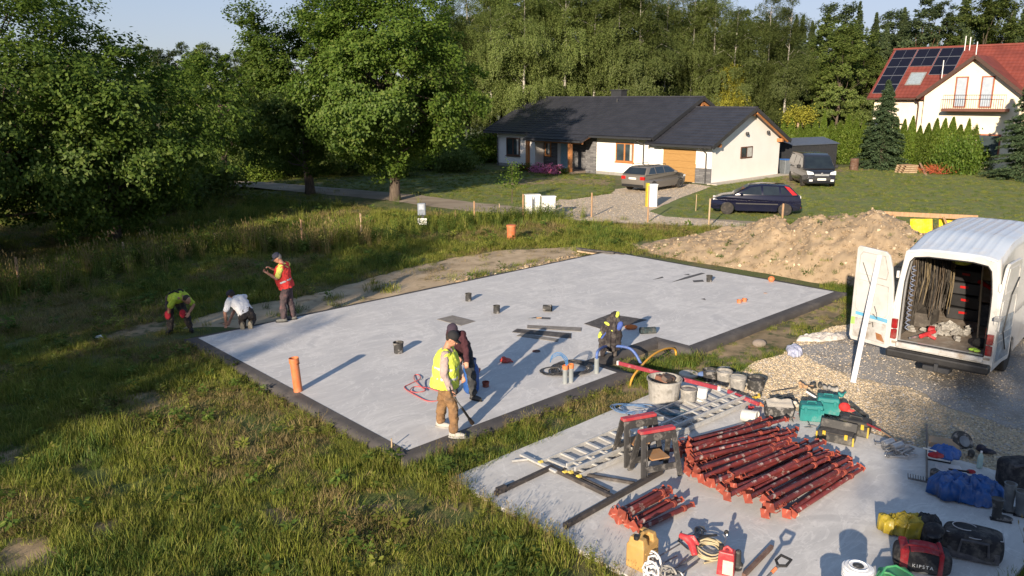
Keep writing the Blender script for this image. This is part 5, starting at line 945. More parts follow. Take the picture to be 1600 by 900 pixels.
# kneeling worker
b3 = G(380,514,0.0)
person('worker in a white T-shirt kneeling at the slab corner with his soles towards the camera', b3, dict(pelvis=(.06,.14,.34),chest=(-.06,.20,.56),neck=(-.21,.28,.72),head=(-.33,.34,.74),shL=(-.32,.14,.67),shR=(-.06,.40,.69),elL=(-.42,.06,.40),haL=(-.44,.10,.14),elR=(-.30,.42,.40),haR=(-.40,.26,.13),
  hipL=(.0,.08,.32),hipR=(.14,.18,.32),knL=(-.16,.42,.09),knR=(.08,.52,.09),anL=(.0,.02,.10),anR=(.17,.08,.11)),
  dict(face=(-.7,.4,-.6),cap=cloth('dark cap',(0.03,0.03,0.045)),trousers=cloth('black trousers',(0.035,0.03,0.03),None,(0.15,0.11,0.08)),shirt=cloth('white tee',(0.74,0.75,0.77),(0.68,0.69,0.72)),sleeve='short',shoe=cloth('tan boot',(0.28,0.22,0.14)),solem=pm('tan sole',(0.40,0.34,0.24)),toeL=(0,.15,-1),toeR=(0,.15,-1),soleL=(0,1,.1),soleR=(0,1,.1)))
# bending worker
b4 = G(283,519,-.15); 
person('worker in black overalls with red knee pads bending at the left slab corner', b4, dict(pelvis=(-.17,.14,.80),chest=(-.02,.02,.90),neck=(.16,-.08,.93),head=(.28,-.13,.85),shL=(.16,.09,.89),shR=(.02,-.22,.89),elL=(.34,.08,.66),haL=(.26,-.02,.50),elR=(-.12,-.22,.66),haR=(-.20,-.12,.48),
  hipL=(-.10,.18,.76),hipR=(-.22,.06,.76),knL=(.13,.05,.45),knR=(-.20,-.06,.45),anL=(.20,.10,.09),anR=(-.24,-.02,.09)),
  dict(face=(.75,-.25,-.75),hair=(0.06,0.04,0.03),hairn='brown hair',trousers=cloth('black trousers',(0.035,0.03,0.03),None,(0.15,0.11,0.08)),shirt=cloth('lime tee',(0.52,0.66,0.06)),sleeve='short',shoe=cloth('black boot',(0.02,0.02,0.022)),toeL=(.5,-.8,0),toeR=(-.2,-1,0)))
pr = bpy.context.scene.objects[-1] if False else None
bender = [o for o in COL.objects if o.get('label','').startswith('worker in black overalls')][0]
for k in ((.10,-.03,.47),(-.215,-.14,.47)): MB().ell(k,(.078,.06,.11),12,8).build('knee_pad', cloth('red pad',(0.55,0.03,0.05)), bender, local=True, smooth=True)
MB().tube([(-.22,.02,.93),(-.02,-.08,1.055),(.10,-.13,1.03)],.022,6).build('brace', cloth('black strap',(0.02,0.02,0.02)), bender, local=True); MB().tube([(-.12,.14,.95),(.04,.06,1.06),(.16,.0,1.03)],.022,6).build('brace', cloth('black strap',(0.02,0.02,0.02)), bender, local=True); MB().ell((-.12,.10,.93),(.13,.13,.07),14,8).build('back_panel', cloth('black strap',(0.02,0.02,0.02)), bender, local=True, smooth=True)
DUST = True
# ================================================================ WHITE VAN
va_ = R(48); vo = Vector((7.66,15.20,0)); vu = Vector((math.sin(va_),-math.cos(va_),0)); vv = Vector((math.cos(va_),math.sin(va_),0)); o_ = vo+vu*.9; VZ = GZ+.03
WV = thing('white_van', 'worn white panel van with both rear doors open, full of tools', 'van', (o_.x,o_.y,VZ), va_)
M_VW = pm('van white', (0.58,0.58,0.57), .35, c2=(0.50,0.50,0.49), scale=2, coat=.4, dirt=(0.40,0.385,0.36), dscale=2.6, dlo=.52, dhi=.78)
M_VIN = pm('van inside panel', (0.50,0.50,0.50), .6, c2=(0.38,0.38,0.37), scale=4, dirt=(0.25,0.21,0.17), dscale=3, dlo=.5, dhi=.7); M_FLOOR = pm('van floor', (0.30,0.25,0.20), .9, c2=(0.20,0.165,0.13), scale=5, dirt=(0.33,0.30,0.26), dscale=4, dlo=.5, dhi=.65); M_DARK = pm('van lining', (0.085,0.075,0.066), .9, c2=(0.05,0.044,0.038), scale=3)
M_TL2 = pm('old tail lamp', (0.28,0.012,0.012), .25, c2=(0.18,0.008,0.008), coat=.4)
def vrise(x): k = min(1,max(0,x/1.5)); return .19*k*k*(3-2*k)
def vhw(z): return .95 if z <= 1.25 else .95-.13*((z-1.25)/1.3)**1.4
low = [(0,.45),(0,1.25),(5.2,1.25),(5.42,.95),(5.45,.5),(5.3,.38)]+arch(4.62,.40,.36)+[(4.1,.38),(2.2,.38)]+arch(1.70,.40,.36)+[(1.2,.40)]
for s in (1,-1):
    tri = tessellate_polygon([[Vector((p[0],p[1],0)) for p in low]]); mb = MB(); mb.add([(p[0], s*.95, p[1]) for p in low], [tuple(t) for t in tri]); mb.build('side_panel', M_VW, WV, local=True, solid=.04)
    mb = MB(); mb.grid(lambda u,v: ((u*4.15 if v < .99 else u*4.1), s*vhw(1.25+v*1.33), 1.25+v*(1.33+vrise(u*4.15))), 14, 8); mb.build('upper_side_panel', M_VW, WV, local=True, solid=.035, smooth=True)
    for k in (.9,2.35): MB().beam((k,s*(vhw(1.4)+.008),1.4),(k+1.2,s*(vhw(1.4)+.008),1.4),.02,.012).build('side_moulding', M_VIN, WV, local=True)
    for x in (1.70,4.62): wheel(WV, x, s*.84, .345, .22, s, pm('steel wheel',(0.20,0.20,0.20),.5,.5), 9)
    for z0_,z1_,c in ((.98,1.18,M_TL2),(.76,.96,M_TL2)): MB().box((-.03,s*.885,(z0_+z1_)/2),(.07,.115,z1_-z0_)).build('tail_lamp', c, WV, local=True, bevel=.01)
def vroof(u,v):
    y = (v-.5)*2*vhw(2.56); z = 2.58+.075*(1-(abs(v-.5)*2)**4)+.011*max(0,math.cos(v*2*math.pi*9))*(1 if .06<u<.92 and .1<v<.9 else 0); return (u*4.15, y, z+vrise(u*4.15)-.03*(1-min(1,u*14))-.35*max(0,(u-.93)/.07)**2)
mb = MB(); mb.grid(vroof, 30, 72); M_VR = pm('van roof', (0.56,0.62,0.70), .38, c2=(0.50,0.57,0.66), scale=1.3, coat=.3, dirt=(0.60,0.58,0.55), dscale=1.4, dlo=.5, dhi=.66); mb.build('roof', M_VR, WV, local=True, solid=.03, smooth=True)
MB().grid(lambda u,v: (4.1+u*1.15, (v-.5)*2*(.74+.14*u), 2.30-1.02*u), 4, 4).build('windscreen', M_CG, WV, local=True, solid=.02); MB().add([(4.1,y,z) for y in (-.85,.85) for z in (1.25,2.3)]+[(5.3,y,1.25) for y in (-.85,.85)],[(0,1,4),(2,3,5)]).build('cab_side', M_VW, WV, local=True, solid=.03)
MB().grid(lambda u,v: (5.2+u*.25-.05*(abs(v-.5)*2)**3, (v-.5)*1.88, 1.25-.3*u), 2, 8).build('bonnet', M_VW, WV, local=True, solid=.03); MB().box((5.43,0,.7),(.06,1.8,.55)).build('front_bumper', M_BLACK, WV, local=True, bevel=.04)
WV.scale = (.97,.95,.985)
# rear frame around the door opening
outer = [(-.95,.52),(.95,.52),(.95,1.25)]+[(vhw(z),z) for z in (1.6,1.95,2.25,2.5)]+[(.79,2.61),(.40,2.65),(-.40,2.65),(-.79,2.61)]+[(-vhw(z),z) for z in (2.5,2.25,1.95,1.6,1.25)]
inr = [(-.80,.72),(.80,.72),(.80,1.25),(.80,1.6),(.79,1.95),(.76,2.2),(.73,2.38),(.66,2.47),(.40,2.51),(-.40,2.51),(-.66,2.47),(-.73,2.38),(-.76,2.2),(-.79,1.95),(-.80,1.6),(-.80,1.25)]
n = len(outer); mb = MB(); mb.add([(0.0,a,b) for a,b in outer]+[(.015,a,b) for a,b in inr]+[(.13,a*.985,b) for a,b in inr], [(i,(i+1)%n,(i+1)%n+n,i+n) for i in range(n)]+[(i+n,(i+1)%n+n,(i+1)%n+2*n,i+2*n) for i in range(n)]); mb.build('rear_frame', M_VW, WV, local=True, solid=.006)
sl_ = MB(); sl_.tube([(.01,a*1.005,b) for a,b in inr]+[(.01,inr[0][0],inr[0][1])],.014,6); sl_.build('door_seal', M_BLACK, WV, local=True)
MB().box((-.02,0,.66),(.10,1.62,.10)).build('sill_plate', M_VIN, WV, local=True, bevel=.01); MB().box((-.10,0,.50),(.24,1.92,.17)).build('rear_bumper', M_BLACK, WV, local=True, bevel=.04, seg=2); MB().box((-.16,-.05,.36),(.26,.5,.10)).box((-.27,-.05,.40),(.08,.08,.16)).build('tow_hitch', M_TRIM, WV, local=True, bevel=.01)
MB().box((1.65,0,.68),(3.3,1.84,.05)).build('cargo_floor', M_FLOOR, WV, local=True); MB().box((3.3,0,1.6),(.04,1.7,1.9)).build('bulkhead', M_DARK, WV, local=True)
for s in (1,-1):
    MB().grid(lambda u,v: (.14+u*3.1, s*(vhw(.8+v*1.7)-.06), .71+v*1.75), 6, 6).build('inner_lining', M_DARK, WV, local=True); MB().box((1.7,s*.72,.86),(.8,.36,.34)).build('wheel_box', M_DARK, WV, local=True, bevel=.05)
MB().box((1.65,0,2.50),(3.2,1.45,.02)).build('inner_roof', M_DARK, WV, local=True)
# doors
dpoly = [(.02,.52),(.02,1.3),(.06,1.8),(.13,2.2),(.21,2.44),(.30,2.51),(.91,2.55),(.95,2.50),(.95,.60),(.90,.52)]
def vdoor(hx, hy, ax, name_side):
    ax = Vector((ax[0],ax[1],0)).normalized(); nz = ax.cross(Vector((0,0,1))).normalized(); o = Vector((hx,hy,0)); mb = MB(); mb.extr(dpoly, o-nz*.03, ax, (0,0,1), nz, .06); d = mb.build('rear_door', M_VW, WV, local=True, bevel=.012, seg=2)
    for sg in (1,-1):
        q = o+nz*sg*.034; P3 = lambda s_,z_: q+ax*s_+Vector((0,0,z_))
        def ring(pts, r=.009, m_=M_VIN, nm='panel_seam'): MB().tube([P3(*p) for p in pts+[pts[0]]], r, 5, cap=False).build(nm, m_, d, local=True)
        ring([(.30,2.42),(.80,2.44),(.86,2.36),(.86,1.98),(.22,1.94),(.20,2.1)]); ring([(.16,1.80),(.84,1.86),(.88,1.76),(.86,1.25),(.80,1.18),(.16,1.16),(.12,1.25)]); ring([(.12,1.00),(.86,1.02),(.86,.62),(.12,.60)])
        mb = MB(); mb.add([P3(.10,1.02),P3(.90,1.02),P3(.90,.60),P3(.10,.60)],[(0,1,2,3)]); 
    return d, o, ax, nz
dl, o1, ax1, nz1 = vdoor(-.01, .93, (.23,.98), 'l')
def onpanel(d, o, ax, nz, sg, name, pts, mat, off=.040): mb = MB(); mb.add([o+nz*sg*off+ax*a+Vector((0,0,b)) for a,b in pts],[tuple(range(len(pts)))]); return mb.build(name, mat, d, local=True)
sgn = 1 if (nz1.x < 0) else -1
onpanel(dl,o1,ax1,nz1,sgn,'blue_strip',[(.10,1.05),(.84,1.09),(.84,1.16),(.10,1.13)],pm('blue strip',(0.12,0.42,0.66))); onpanel(dl,o1,ax1,nz1,sgn,'sticker',[(.93,.86),(.93,1.02),(.84,1.03),(.84,.87)],pm('green sticker',(0.35,0.75,0.12))); onpanel(dl,o1,ax1,nz1,sgn,'rust_patch',[(.12,.63),(.30,.66),(.34,.80),(.20,.78)],pm('rust',(0.30,0.13,0.05),.9)); onpanel(dl,o1,ax1,nz1,sgn,'inner_card',[(.12,.62),(.86,.62),(.86,1.02),(.12,1.02)],M_VIN,.037)
P3 = lambda a,b: o1+nz1*sgn*.05+ax1*a+Vector((0,0,b))
MB().tube([P3(.78,2.22),P3(.62,1.9),P3(.48,1.6)],.008,5).build('gas_strut', M_BLACK, dl, local=True); MB().tube([P3(.42,1.35),P3(.36,1.22),P3(.33,1.1),P3(.44,1.18)],.008,5).build('pull_strap', M_BLACK, dl, local=True); MB().tube([P3(.66,1.04),P3(.5,.95),P3(.42,1.0),P3(.40,.9)],.009,5).build('latch_rod', M_BLACK, dl, local=True)
dr, o2, ax2, nz2 = vdoor(-.01, -.93, (.99,-.13), 'r')
for z in (.95,1.45,2.1): MB().box((-.02,.93,z),(.05,.05,.14)).build('hinge', M_VW, WV, local=True); MB().box((-.02,-.93,z),(.05,.05,.14)).build('hinge', M_VW, WV, local=True)
sg2 = 1 if nz2.y < 0 else -1
onpanel(dr,o2,ax2,nz2,sg2,'inner_card',[(.12,.62),(.86,.62),(.86,1.5),(.12,1.5)],pm('grey blue card',(0.30,0.36,0.42),c2=(0.14,0.16,0.19),scale=8),.037); MB().tube([o2+nz2*sg2*.06+ax2*a+Vector((0,0,b)) for a,b in ((.8,2.2),(.5,1.9),(.3,1.2),(.55,.8))],.012,5).build('latch_rod', M_BLACK, dr, local=True)
MB().box((-.06,-.98,1.52),(.22,.12,.06)).build('door_check', M_ALU, WV, local=True); MB().box((3.75,-1.18,1.55),(.9,.05,1.9),rot=R(-35)).build('cab_door', M_VW, WV, local=True, bevel=.02); MB().box((4.3,-1.2,1.55),(.12,.25,.35)).build('mirror', M_BLACK, WV, local=True, bevel=.03)
def VL(x,y,z): return world_mat(WV) @ Vector((x,y,z))
# straight edge leaning on the left door
st0 = G(1333,598,GZ+.04); st1 = VL(.10-.07,1.35,2.42)
single(MB().beam(st0, st1, .10, .03, up=(-.6,-.8,0)), 'straight_edge', pm('bright aluminium',(0.62,0.63,0.66),.4,.5,c2=(0.55,0.56,0.58)), 'long pale aluminium straight edge leaning against the open left van door', 'straight edge')
# load
M_SC_ = pm('dirty black plastic', (0.045,0.045,0.045), .7, c2=(0.025,0.025,0.025), scale=7, dirt=(0.22,0.21,0.20), dscale=9, dlo=.52, dhi=.62)
M_RP = [pm('rope %d'%i, c, .95, c2=tuple(v*.6 for v in c), scale=30) for i,c in enumerate(((0.10,0.075,0.05),(0.045,0.038,0.03),(0.20,0.155,0.085),(0.03,0.028,0.028)))]
random.seed(21)
for k in range(7):
    mb = MB(); x = .40+k*.27+random.uniform(-.06,.06); y = .80-.06*k
    for j in range(6): dy = random.uniform(-.07,.05); dx = random.gauss(0,.12); zt = 2.36-.03*random.random()*k; zb = random.uniform(.9,1.7); mb.tube([(x+dx,y+dy-.02,zt),(x+dx*1.4,y+dy*1.3-.07,(zt+zb)/2+random.uniform(-.1,.1)),(x+dx*1.6+.02,y+dy-.05,zb),(x+dx*.8+.05,y+dy-.08,(zt+zb)/2),(x+dx*.5+.03,y+dy-.06,zt)],.007,5)
    tag(centre(MB().add([tuple(world_mat(WV) @ Vector(v)) for v in mb.v], mb.f).build('cable_bundle', M_RP[k%4])), 'bundle of '+('brown','black','sandy','dark')[k%4]+' cables hanging on the left wall inside the van', 'cable bundle', 'cable bundles hanging inside the van')
mb = MB(); mb.tube([VL(.22+.05*math.cos(t*1.0), .70+.04*math.sin(t), 2.25-t*.0165) for t in np.linspace(0,80,240)],.011,5); single(mb,'spiral_hose',pm('spiral blue',(0.08,0.12,0.26),c2=(0.25,0.28,0.33),scale=60),'blue-white spiral hose hanging just inside the left edge of the van','hose')
for k,(x,y,z) in enumerate(((2.5,.18,.90),(2.5,.18,1.19),(2.5,.18,1.48),(2.5,.18,1.77))):
    x += .35; y += (.03,-.05,.06,-.02)[k]
    c = thing('tool_crate', ('black','second black','third black','topmost black')[k]+' stacking crate with red latches inside the van', 'crate', VL(x,y,z-.19), va_+(.1,-.15,.08,-.2)[k], 'stacked crates inside the van'); MB().box((0,0,.13),(.5,.62,.26),taper=1.04).build('body', M_BLACK, c, local=True, bevel=.015); MB().box((-.262,.0,.17),(.02,.16,.05)).build('latch', M_TAIL, c, local=True)
random.seed(77)
for k in range(16):
    x = random.uniform(1.9,3.0); y = random.uniform(-.70,-.1); z = random.uniform(.75,2.25); d = Vector((random.gauss(0,.3),random.gauss(0,.2),random.gauss(0,.12))); a = VL(x,y,z); b_ = a+d.normalized()*random.uniform(.3,.7)
    single(MB().tube([a,a.lerp(b_,.5)+Vector((0,0,.03)),b_],random.uniform(.02,.05),8),'stowed_tool',random.choice((M_SC_,M_RP[0],M_RP[3],M_TAIL,M_RP[2])),'tool stowed in the dark right side of the van load','tool','tools stowed in the van')
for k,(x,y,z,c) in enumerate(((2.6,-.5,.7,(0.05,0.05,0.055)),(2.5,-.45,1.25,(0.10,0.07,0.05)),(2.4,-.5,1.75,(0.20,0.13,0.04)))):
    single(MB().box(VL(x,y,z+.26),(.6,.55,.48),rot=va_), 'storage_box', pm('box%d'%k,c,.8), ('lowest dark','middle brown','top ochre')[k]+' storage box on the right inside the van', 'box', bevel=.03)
ym = MB(); ym.ell(VL(2.2,.25,2.12),(.22,.2,.10),12,8); single(ym,'folded_vest',cloth('hivis yellow',(0.72,0.80,0.10)),'lime yellow vest lying on the crates inside the van','vest',remesh=.03)
single(MB().tube([VL(.9,-.50,.72),VL(2.2,-.15,2.4)],.018,8),'wooden_pole',pm('raw wood',(0.52,0.38,0.22)),'wooden pole standing diagonally inside the van','pole')
M_SPC = pm('spacer plastic',(0.40,0.39,0.36),.8,c2=(0.28,0.27,0.25),scale=8); random.seed(4); sp0 = None
for k in range(60):
    a = random.uniform(0,6.28); r = abs(random.gauss(0,.34)); loc = VL(1.15+r*math.cos(a)*.9, .12+r*math.sin(a)*.9, .73+max(0,.22-.5*r)*random.random())
    if sp0 is None: sp0 = tag(MB().box((0,0,.03),(.13,.09,.05)).box((0,0,.07),(.05,.09,.04)).build('spacer_block', M_SPC), 'grey plastic spacer in the heap on the van floor', 'spacer', 'spacer heap on the van floor'); sp0.location = loc; q = sp0
    else: q = dup(sp0, loc, None)
    q.rotation_euler = (random.uniform(-.6,.6),random.uniform(-.6,.6),random.uniform(0,6))
def stick(name, a, b, r, m_, lab, cat, n=8, group=None): return single(MB().tube([a,b],r,n), name, m_, lab, cat, group)
stick('spirit_level', VL(.20,.62,.76), VL(.75,.40,.78), .028, M_ALU, 'short silver level lying on the left edge of the van floor', 'level')
rt = MB(); rt.tube([VL(.35,.45,.80),VL(.75,.30,.84)],.045,10); rt.tube([VL(.55,.37,.8),VL(.5,.2,.76)],.03,8); single(rt,'caulking_gun',pm('tool red',(0.55,0.04,0.05),.4),'red caulking gun on the van floor beside the silver level','caulking gun')
mb = MB(); mb.box(VL(.85,.38,.86),(.2,.12,.09),rot=1.0); single(mb,'red_case',pm('tool red',(0.55,0.04,0.05),.4),'small red case on the van floor behind the caulking gun','case',bevel=.015)
mb = MB(); mb.ell(VL(.28,-.56,.75),(.10,.06,.03),10,6); mb.ell(VL(.22,-.64,.75),(.07,.05,.03),10,6); single(mb,'work_glove',pm('lime glove',(0.45,0.75,0.08),.8),'lime green glove at the right edge of the van floor','glove',remesh=.012)
mb = MB(); mb.ell(VL(.55,-.62,.83),(.16,.13,.10),12,8); single(mb,'work_boot_pile',cloth('black strap',(0.02,0.02,0.02)),'black bundled clothing on the right of the van floor','bundle',remesh=.02)
single(MB().box(VL(.75,-.70,.98),(.12,.08,.28),rot=va_),'red_bottle',M_TAIL,'dark red container against the right wall inside the van','container',bevel=.02)
# ================================================================ FAR SMALL THINGS
M_STAKE = pm('stake wood', (0.46,0.28,0.15), .9, c2=(0.33,0.20,0.11), scale=4, stretch=(4,4,1)); M_STAKE2 = pm('stake pale', (0.52,0.38,0.24), .9, c2=(0.38,0.28,0.17), scale=4)
stk = [(33,458,402,M_STAKE,'first stake from the left, reddish, among weeds at the left edge'),(195,410,378,M_STAKE2,'second stake from the left, in deep shade'),(337,384,364,M_STAKE2,'third stake from the left, mostly hidden by weeds'),(473,392,343,M_STAKE,'tall orange-brown stake behind the worker in the red vest'),(565,378,333,M_STAKE2,'grey-brown stake left of the meter post'),(741,352,314,M_STAKE,'stake wrapped in reddish weeds right of the meter post'),(817,343,303,M_STAKE,'orange stake touching the left white cabinet'),
 (924,340,301,M_STAKE,'stake standing in front of the pale driveway'),(1012,348,290,M_STAKE,'stake in front of the yellow-sided gas cabinet'),(1107,356,310,M_STAKE2,'pale yellowish stake left of the navy hatchback'),(1087,330,304,M_STAKE2,'thin pale stake on the lawn behind the track'),(1222,342,318,M_STAKE,'stake stuck in the soil heap before the navy hatchback'),(1362,334,324,M_STAKE2,'short stake on the highest point of the soil heap'),(833,338,306,M_TRIM,'thin dark metal stake in front of the left white cabinet'),(780,340,318,M_STAKE2,'thin grey stake between weeds left of the cabinets'),(712,345,328,M_STAKE,'short brown stake beside the dirt track')]
for k,(x,y,yt,m_,lab) in enumerate(stk):
    b = G(x,y); zz = 0
    if x in (1222,1362): b = AY(x,y+4, 27.6 if x==1362 else 28.2); zz = 1
    t = AY(x-(0 if x>600 else 1), yt, b.y); h = t.z-b.z; o = MB(); o.tube([(0,0,-.3),(random.uniform(-.02,.02),0,h-.05),(0,0,h)],[.038 if x not in (833,780,1087) else .02]*2+[.025 if x not in (833,780,1087) else .018],6); st = o.build('wooden_stake' if m_ is not M_TRIM else 'metal_stake', m_); st.location = b; tag(st, lab, 'stake', 'boundary stakes')
def cabinet(px,py,w,d,h,lab,yellow=False,rot=.15):
    c = thing('utility_cabinet', lab, 'utility cabinet', G(px,py), rot); MB().box((0,0,h/2),(w,d,h)).build('body', M_WHITE, c, local=True, bevel=.02); MB().box((0,-d/2-.012,h*.56),(w*.86,.02,h*.74)).build('door', M_WHITE, c, local=True, bevel=.008); MB().box((0,0,h+.02),(w*1.08,d*1.15,.05)).build('lid', M_WHITE, c, local=True, bevel=.01)
    if yellow: MB().box((-w/2-.06,-.0,h/2+.05),(.12,d*1.0,h*1.08)).build('side_cover', pm('gas yellow',(0.75,0.60,0.04),.5), c, local=True, bevel=.01)
    return c
cabinet(832,336,.70,.35,.95,'left white electricity cabinet standing in weeds beside the dirt track'); cabinet(857,339,.62,.35,.95,'right white electricity cabinet standing in weeds beside the dirt track'); cabinet(1019,323,.42,.35,1.12,'slim white gas cabinet with a yellow side beside the driveway',True,.1)
c = thing('meter_post', 'dark meter post with a blue-grey box and a small white board in the shaded grass', 'meter post', G(661,358)); MB().box((0,0,.55),(.12,.10,1.1)).build('post', M_TRIM, c, local=True); MB().box((-.02,-.09,.88),(.34,.18,.52)).build('box', pm('meter box',(0.20,0.24,0.30),.5), c, local=True, bevel=.02); MB().box((-.02,-.19,.98),(.22,.02,.22)).build('window', pm('meter glass',(0.45,0.5,0.58),.2), c, local=True); MB().box((0,-.2,.36),(.38,.02,.28)).build('board', M_WHITE, c, local=True)
c = thing('inspection_riser', 'orange corrugated inspection riser sticking out of the grass behind the slab', 'drain riser', G(799,378)); pf = [(.155,-.1)]
for k in range(11): pf += [(.155,k*.05),(.175,k*.05+.012),(.175,k*.05+.034),(.155,k*.05+.046)]
M_ORP = pm('orange pipe', (0.62,0.19,0.07), .55, c2=(0.52,0.15,0.05)); MB().lathe(pf+[(.165,.56),(.165,.60)], n=24).build('body', M_ORP, c, local=True); MB().lathe([(.195,.60),(.195,.66),(.17,.68),(.0,.68)], n=24).build('cap', M_ORP, c, local=True)
# batter board with yellow sheets
c = thing('batter_board', 'rough timber batter board standing behind the soil heap', 'batter board', Vector((AY(1450,335,28.6).x,28.6,GZ))); pA, pB = AY(1372,333,29.2), AY(1528,340,27.6); MB().beam(pA,pB,.04,.16).build('rail', M_STAKE, c)
for px,lean in ((1400,.0),(1525,0)): p = pA.lerp(pB,(px-1372)/156); MB().beam(p+Vector((0,.04,.0)),Vector((p.x,p.y+.05,GZ-.1)),.08,.06).build('post', M_STAKE, c)
for a,b in (((.16),(.02)),((.66),(.80))): p = pA.lerp(pB,a); q = pA.lerp(pB,b); MB().beam(p+Vector((0,-.05,-.02)),Vector((q.x,q.y-.35,GZ+.2)),.08,.04).build('brace', M_STAKE, c)
M_YS = pm('yellow sheet',(0.80,0.55,0.01),.5,c2=(0.72,0.48,0.01))
for x0,x1,y0,y1,lab in ((1422,1457,342,367,'bright yellow sheet hanging left under the batter board'),(1467,1503,341,362,'bright yellow sheet hanging right under the batter board, cut by its brace')):
    a,b,d_,e_ = AY(x0,y0,28.45),AY(x1,y0,28.3),AY(x1,y1,28.3),AY(x0,y1,28.45); mb = MB(); mb.grid(lambda u,v: (a.lerp(b,u)).lerp(e_.lerp(d_,u),v)+Vector((0,.02*math.sin(u*9),.01*math.sin(u*7+1)*v)),8,4); single(mb,'yellow_sheet',M_YS,lab,'yellow sheet',solid=.006)
# pallets, brushwood, tarp and bin by the hedge
for k in range(4):
    b = G(1415,270); c = thing('pallet', ('lowest','second','third','topmost')[k]+' weathered pallet in the stack by the hedge', 'pallet', b+Vector((.03*k,.0,.145*k)), .25+.06*k, 'pallet stack')
    for j in range(6): MB().box((-.5+j*.2,0,.125),(.12,.9,.022)).build('board', M_STAKE, c, local=True)
    for j in range(3): MB().box((0,-.4+j*.4,.06),(1.15,.09,.09)).build('bearer', M_STAKE2, c, local=True)
single(MB().beam(AY(1436,252,62.3),G(1447,274),.14,.04),'plank',M_STAKE2,'wide pale board leaning on the pallet stack','plank')
random.seed(6); rb_ = MB(); bc = G(1463,272)
for k in range(170):
    a = random.uniform(0,6.28); p = bc+Vector((random.gauss(0,.55),random.gauss(0,.4),random.uniform(0,.35))); q = p+Vector((math.cos(a)*random.uniform(.3,.8),math.sin(a)*.4,random.uniform(.0,.55))); rb_.tube([p,q],[.014,.006],4,cap=False)
o = single(rb_,'brushwood_pile',pm('red brushwood',(0.50,0.10,0.035),.9,c2=(0.34,0.06,0.02)),'heap of rust-red dead brushwood by the hedge, right of the pallets','brushwood')
CR_ = 1
mb = MB(); p = G(1365,262); [mb.ell(p+Vector((random.gauss(0,.35),random.gauss(0,.1),.15+random.random()*.15)),(.28,.22,.16),10,6) for _ in range(5)]; single(mb,'blue_tarp',pm('sky blue tarp',(0.10,0.32,0.62),.4),'crumpled light blue tarp in the grass left of the garden spruce','tarp',remesh=.05)
c = thing('old_barrel','dark rusty barrel beside the metal shed','barrel',G(1334,266)); MB().lathe([(.30,0),(.30,.28),(.315,.3),(.30,.32),(.30,.6),(.315,.62),(.30,.64),(.30,.88),(.28,.88)],n=18).build('body',pm('rusty barrel',(0.12,0.06,0.035),.8),c,local=True)
# ================================================================ THINGS ON THE SLABS
def pot(px,py,z,r,h,m_,lab,cat='bucket',fill=None,tilt=None,lid=None,handle=True,name='bucket',rot=0,group=None,taper=.86):
    c = thing(name, lab, cat, G(px,py,z), rot, group)
    if tilt: c.rotation_euler = tilt
    b = MB(); b.lathe([(.001,.0),(r*taper,.0),(r,h),(r*1.06,h),(r*1.06,h-.03),(r*1.01,h-.035)],n=24,cap=False); b.lathe([(r*.96,h-.001),(r*taper*.95,.012),(.001,.012)],n=24,cap=False); b.build('body', m_, c, local=True, fix=True)
    if fill: MB().lathe([(r*.94,h*fill[0]),(.001,h*fill[0]+.02)],n=20,cap=False).build('contents', fill[1], c, local=True, smooth=True)
    if lid: MB().lathe([(.001,h+.035),(r*.9,h+.03),(r*.95,h+.012),(r*1.08,h+.012),(r*1.08,h-.02),(r*1.02,h-.02)],n=24,cap=False).build('lid', lid, c, local=True)
    if handle: MB().tube([(r*1.04*math.cos(t),r*.55*math.sin(t)+.02,h-.02-r*.35*math.sin(t)) for t in np.linspace(0,math.pi,9)],.006,5,cap=False).build('handle', M_TRIM, c, local=True)
    return c
M_SC = pm('dirty black plastic', (0.045,0.045,0.045), .7, c2=(0.025,0.025,0.025), scale=7, dirt=(0.22,0.21,0.20), dscale=9, dlo=.52, dhi=.62)
M_GRB = pm('mortar crusted', (0.30,0.29,0.27), .9, c2=(0.20,0.195,0.185), scale=6, dirt=(0.40,0.38,0.35), dscale=8, dlo=.5, dhi=.65); M_MORT = pm('pale mortar', (0.60,0.55,0.46), .95, c2=(0.48,0.43,0.36), scale=14, bmp=.6)
pot(732,470,0,.085,.21,M_SC,'black splashed pipe sleeve in the middle of the slab, nearest the grey mat','pipe sleeve',name='pipe_sleeve',handle=False,taper=.97); pot(776,489,0,.085,.20,M_SC,'black pipe sleeve right of the sleeve nearest the grey mat','pipe sleeve',name='pipe_sleeve',handle=False,taper=.97)
pot(1108,440,0,.09,.19,M_SC,'black bucket alone on the far right half of the slab','bucket',handle=False); pot(623,551,0,.11,.24,M_SC,'tallest black sleeve with its shadow, left part of the slab','pipe sleeve',name='pipe_sleeve',handle=False,taper=.9)
pot(849,481,.085,.085,.22,M_SC,'black sleeve lying on its side with a pale band','pipe sleeve',name='pipe_sleeve',handle=False,taper=.97,tilt=(0,R(88),R(-15)))
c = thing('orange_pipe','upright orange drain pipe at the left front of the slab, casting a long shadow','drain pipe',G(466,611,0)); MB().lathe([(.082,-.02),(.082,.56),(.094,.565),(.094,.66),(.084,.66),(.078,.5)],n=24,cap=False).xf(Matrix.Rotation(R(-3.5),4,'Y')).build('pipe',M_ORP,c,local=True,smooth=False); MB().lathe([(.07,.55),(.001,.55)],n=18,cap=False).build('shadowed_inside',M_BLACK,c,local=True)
def mat_(pts, lab, m_, name='membrane_offcut', z=.004, cat='membrane piece', t=.008):
    p = [G(x,y,z) for x,y in pts]; c = sum(p,Vector())/len(p); p = jag(p,.08,.01,6); mb = MB(); mb.prism([(q.x,q.y) for q in p], z, z+t); return single(mb,name,m_,lab,cat)
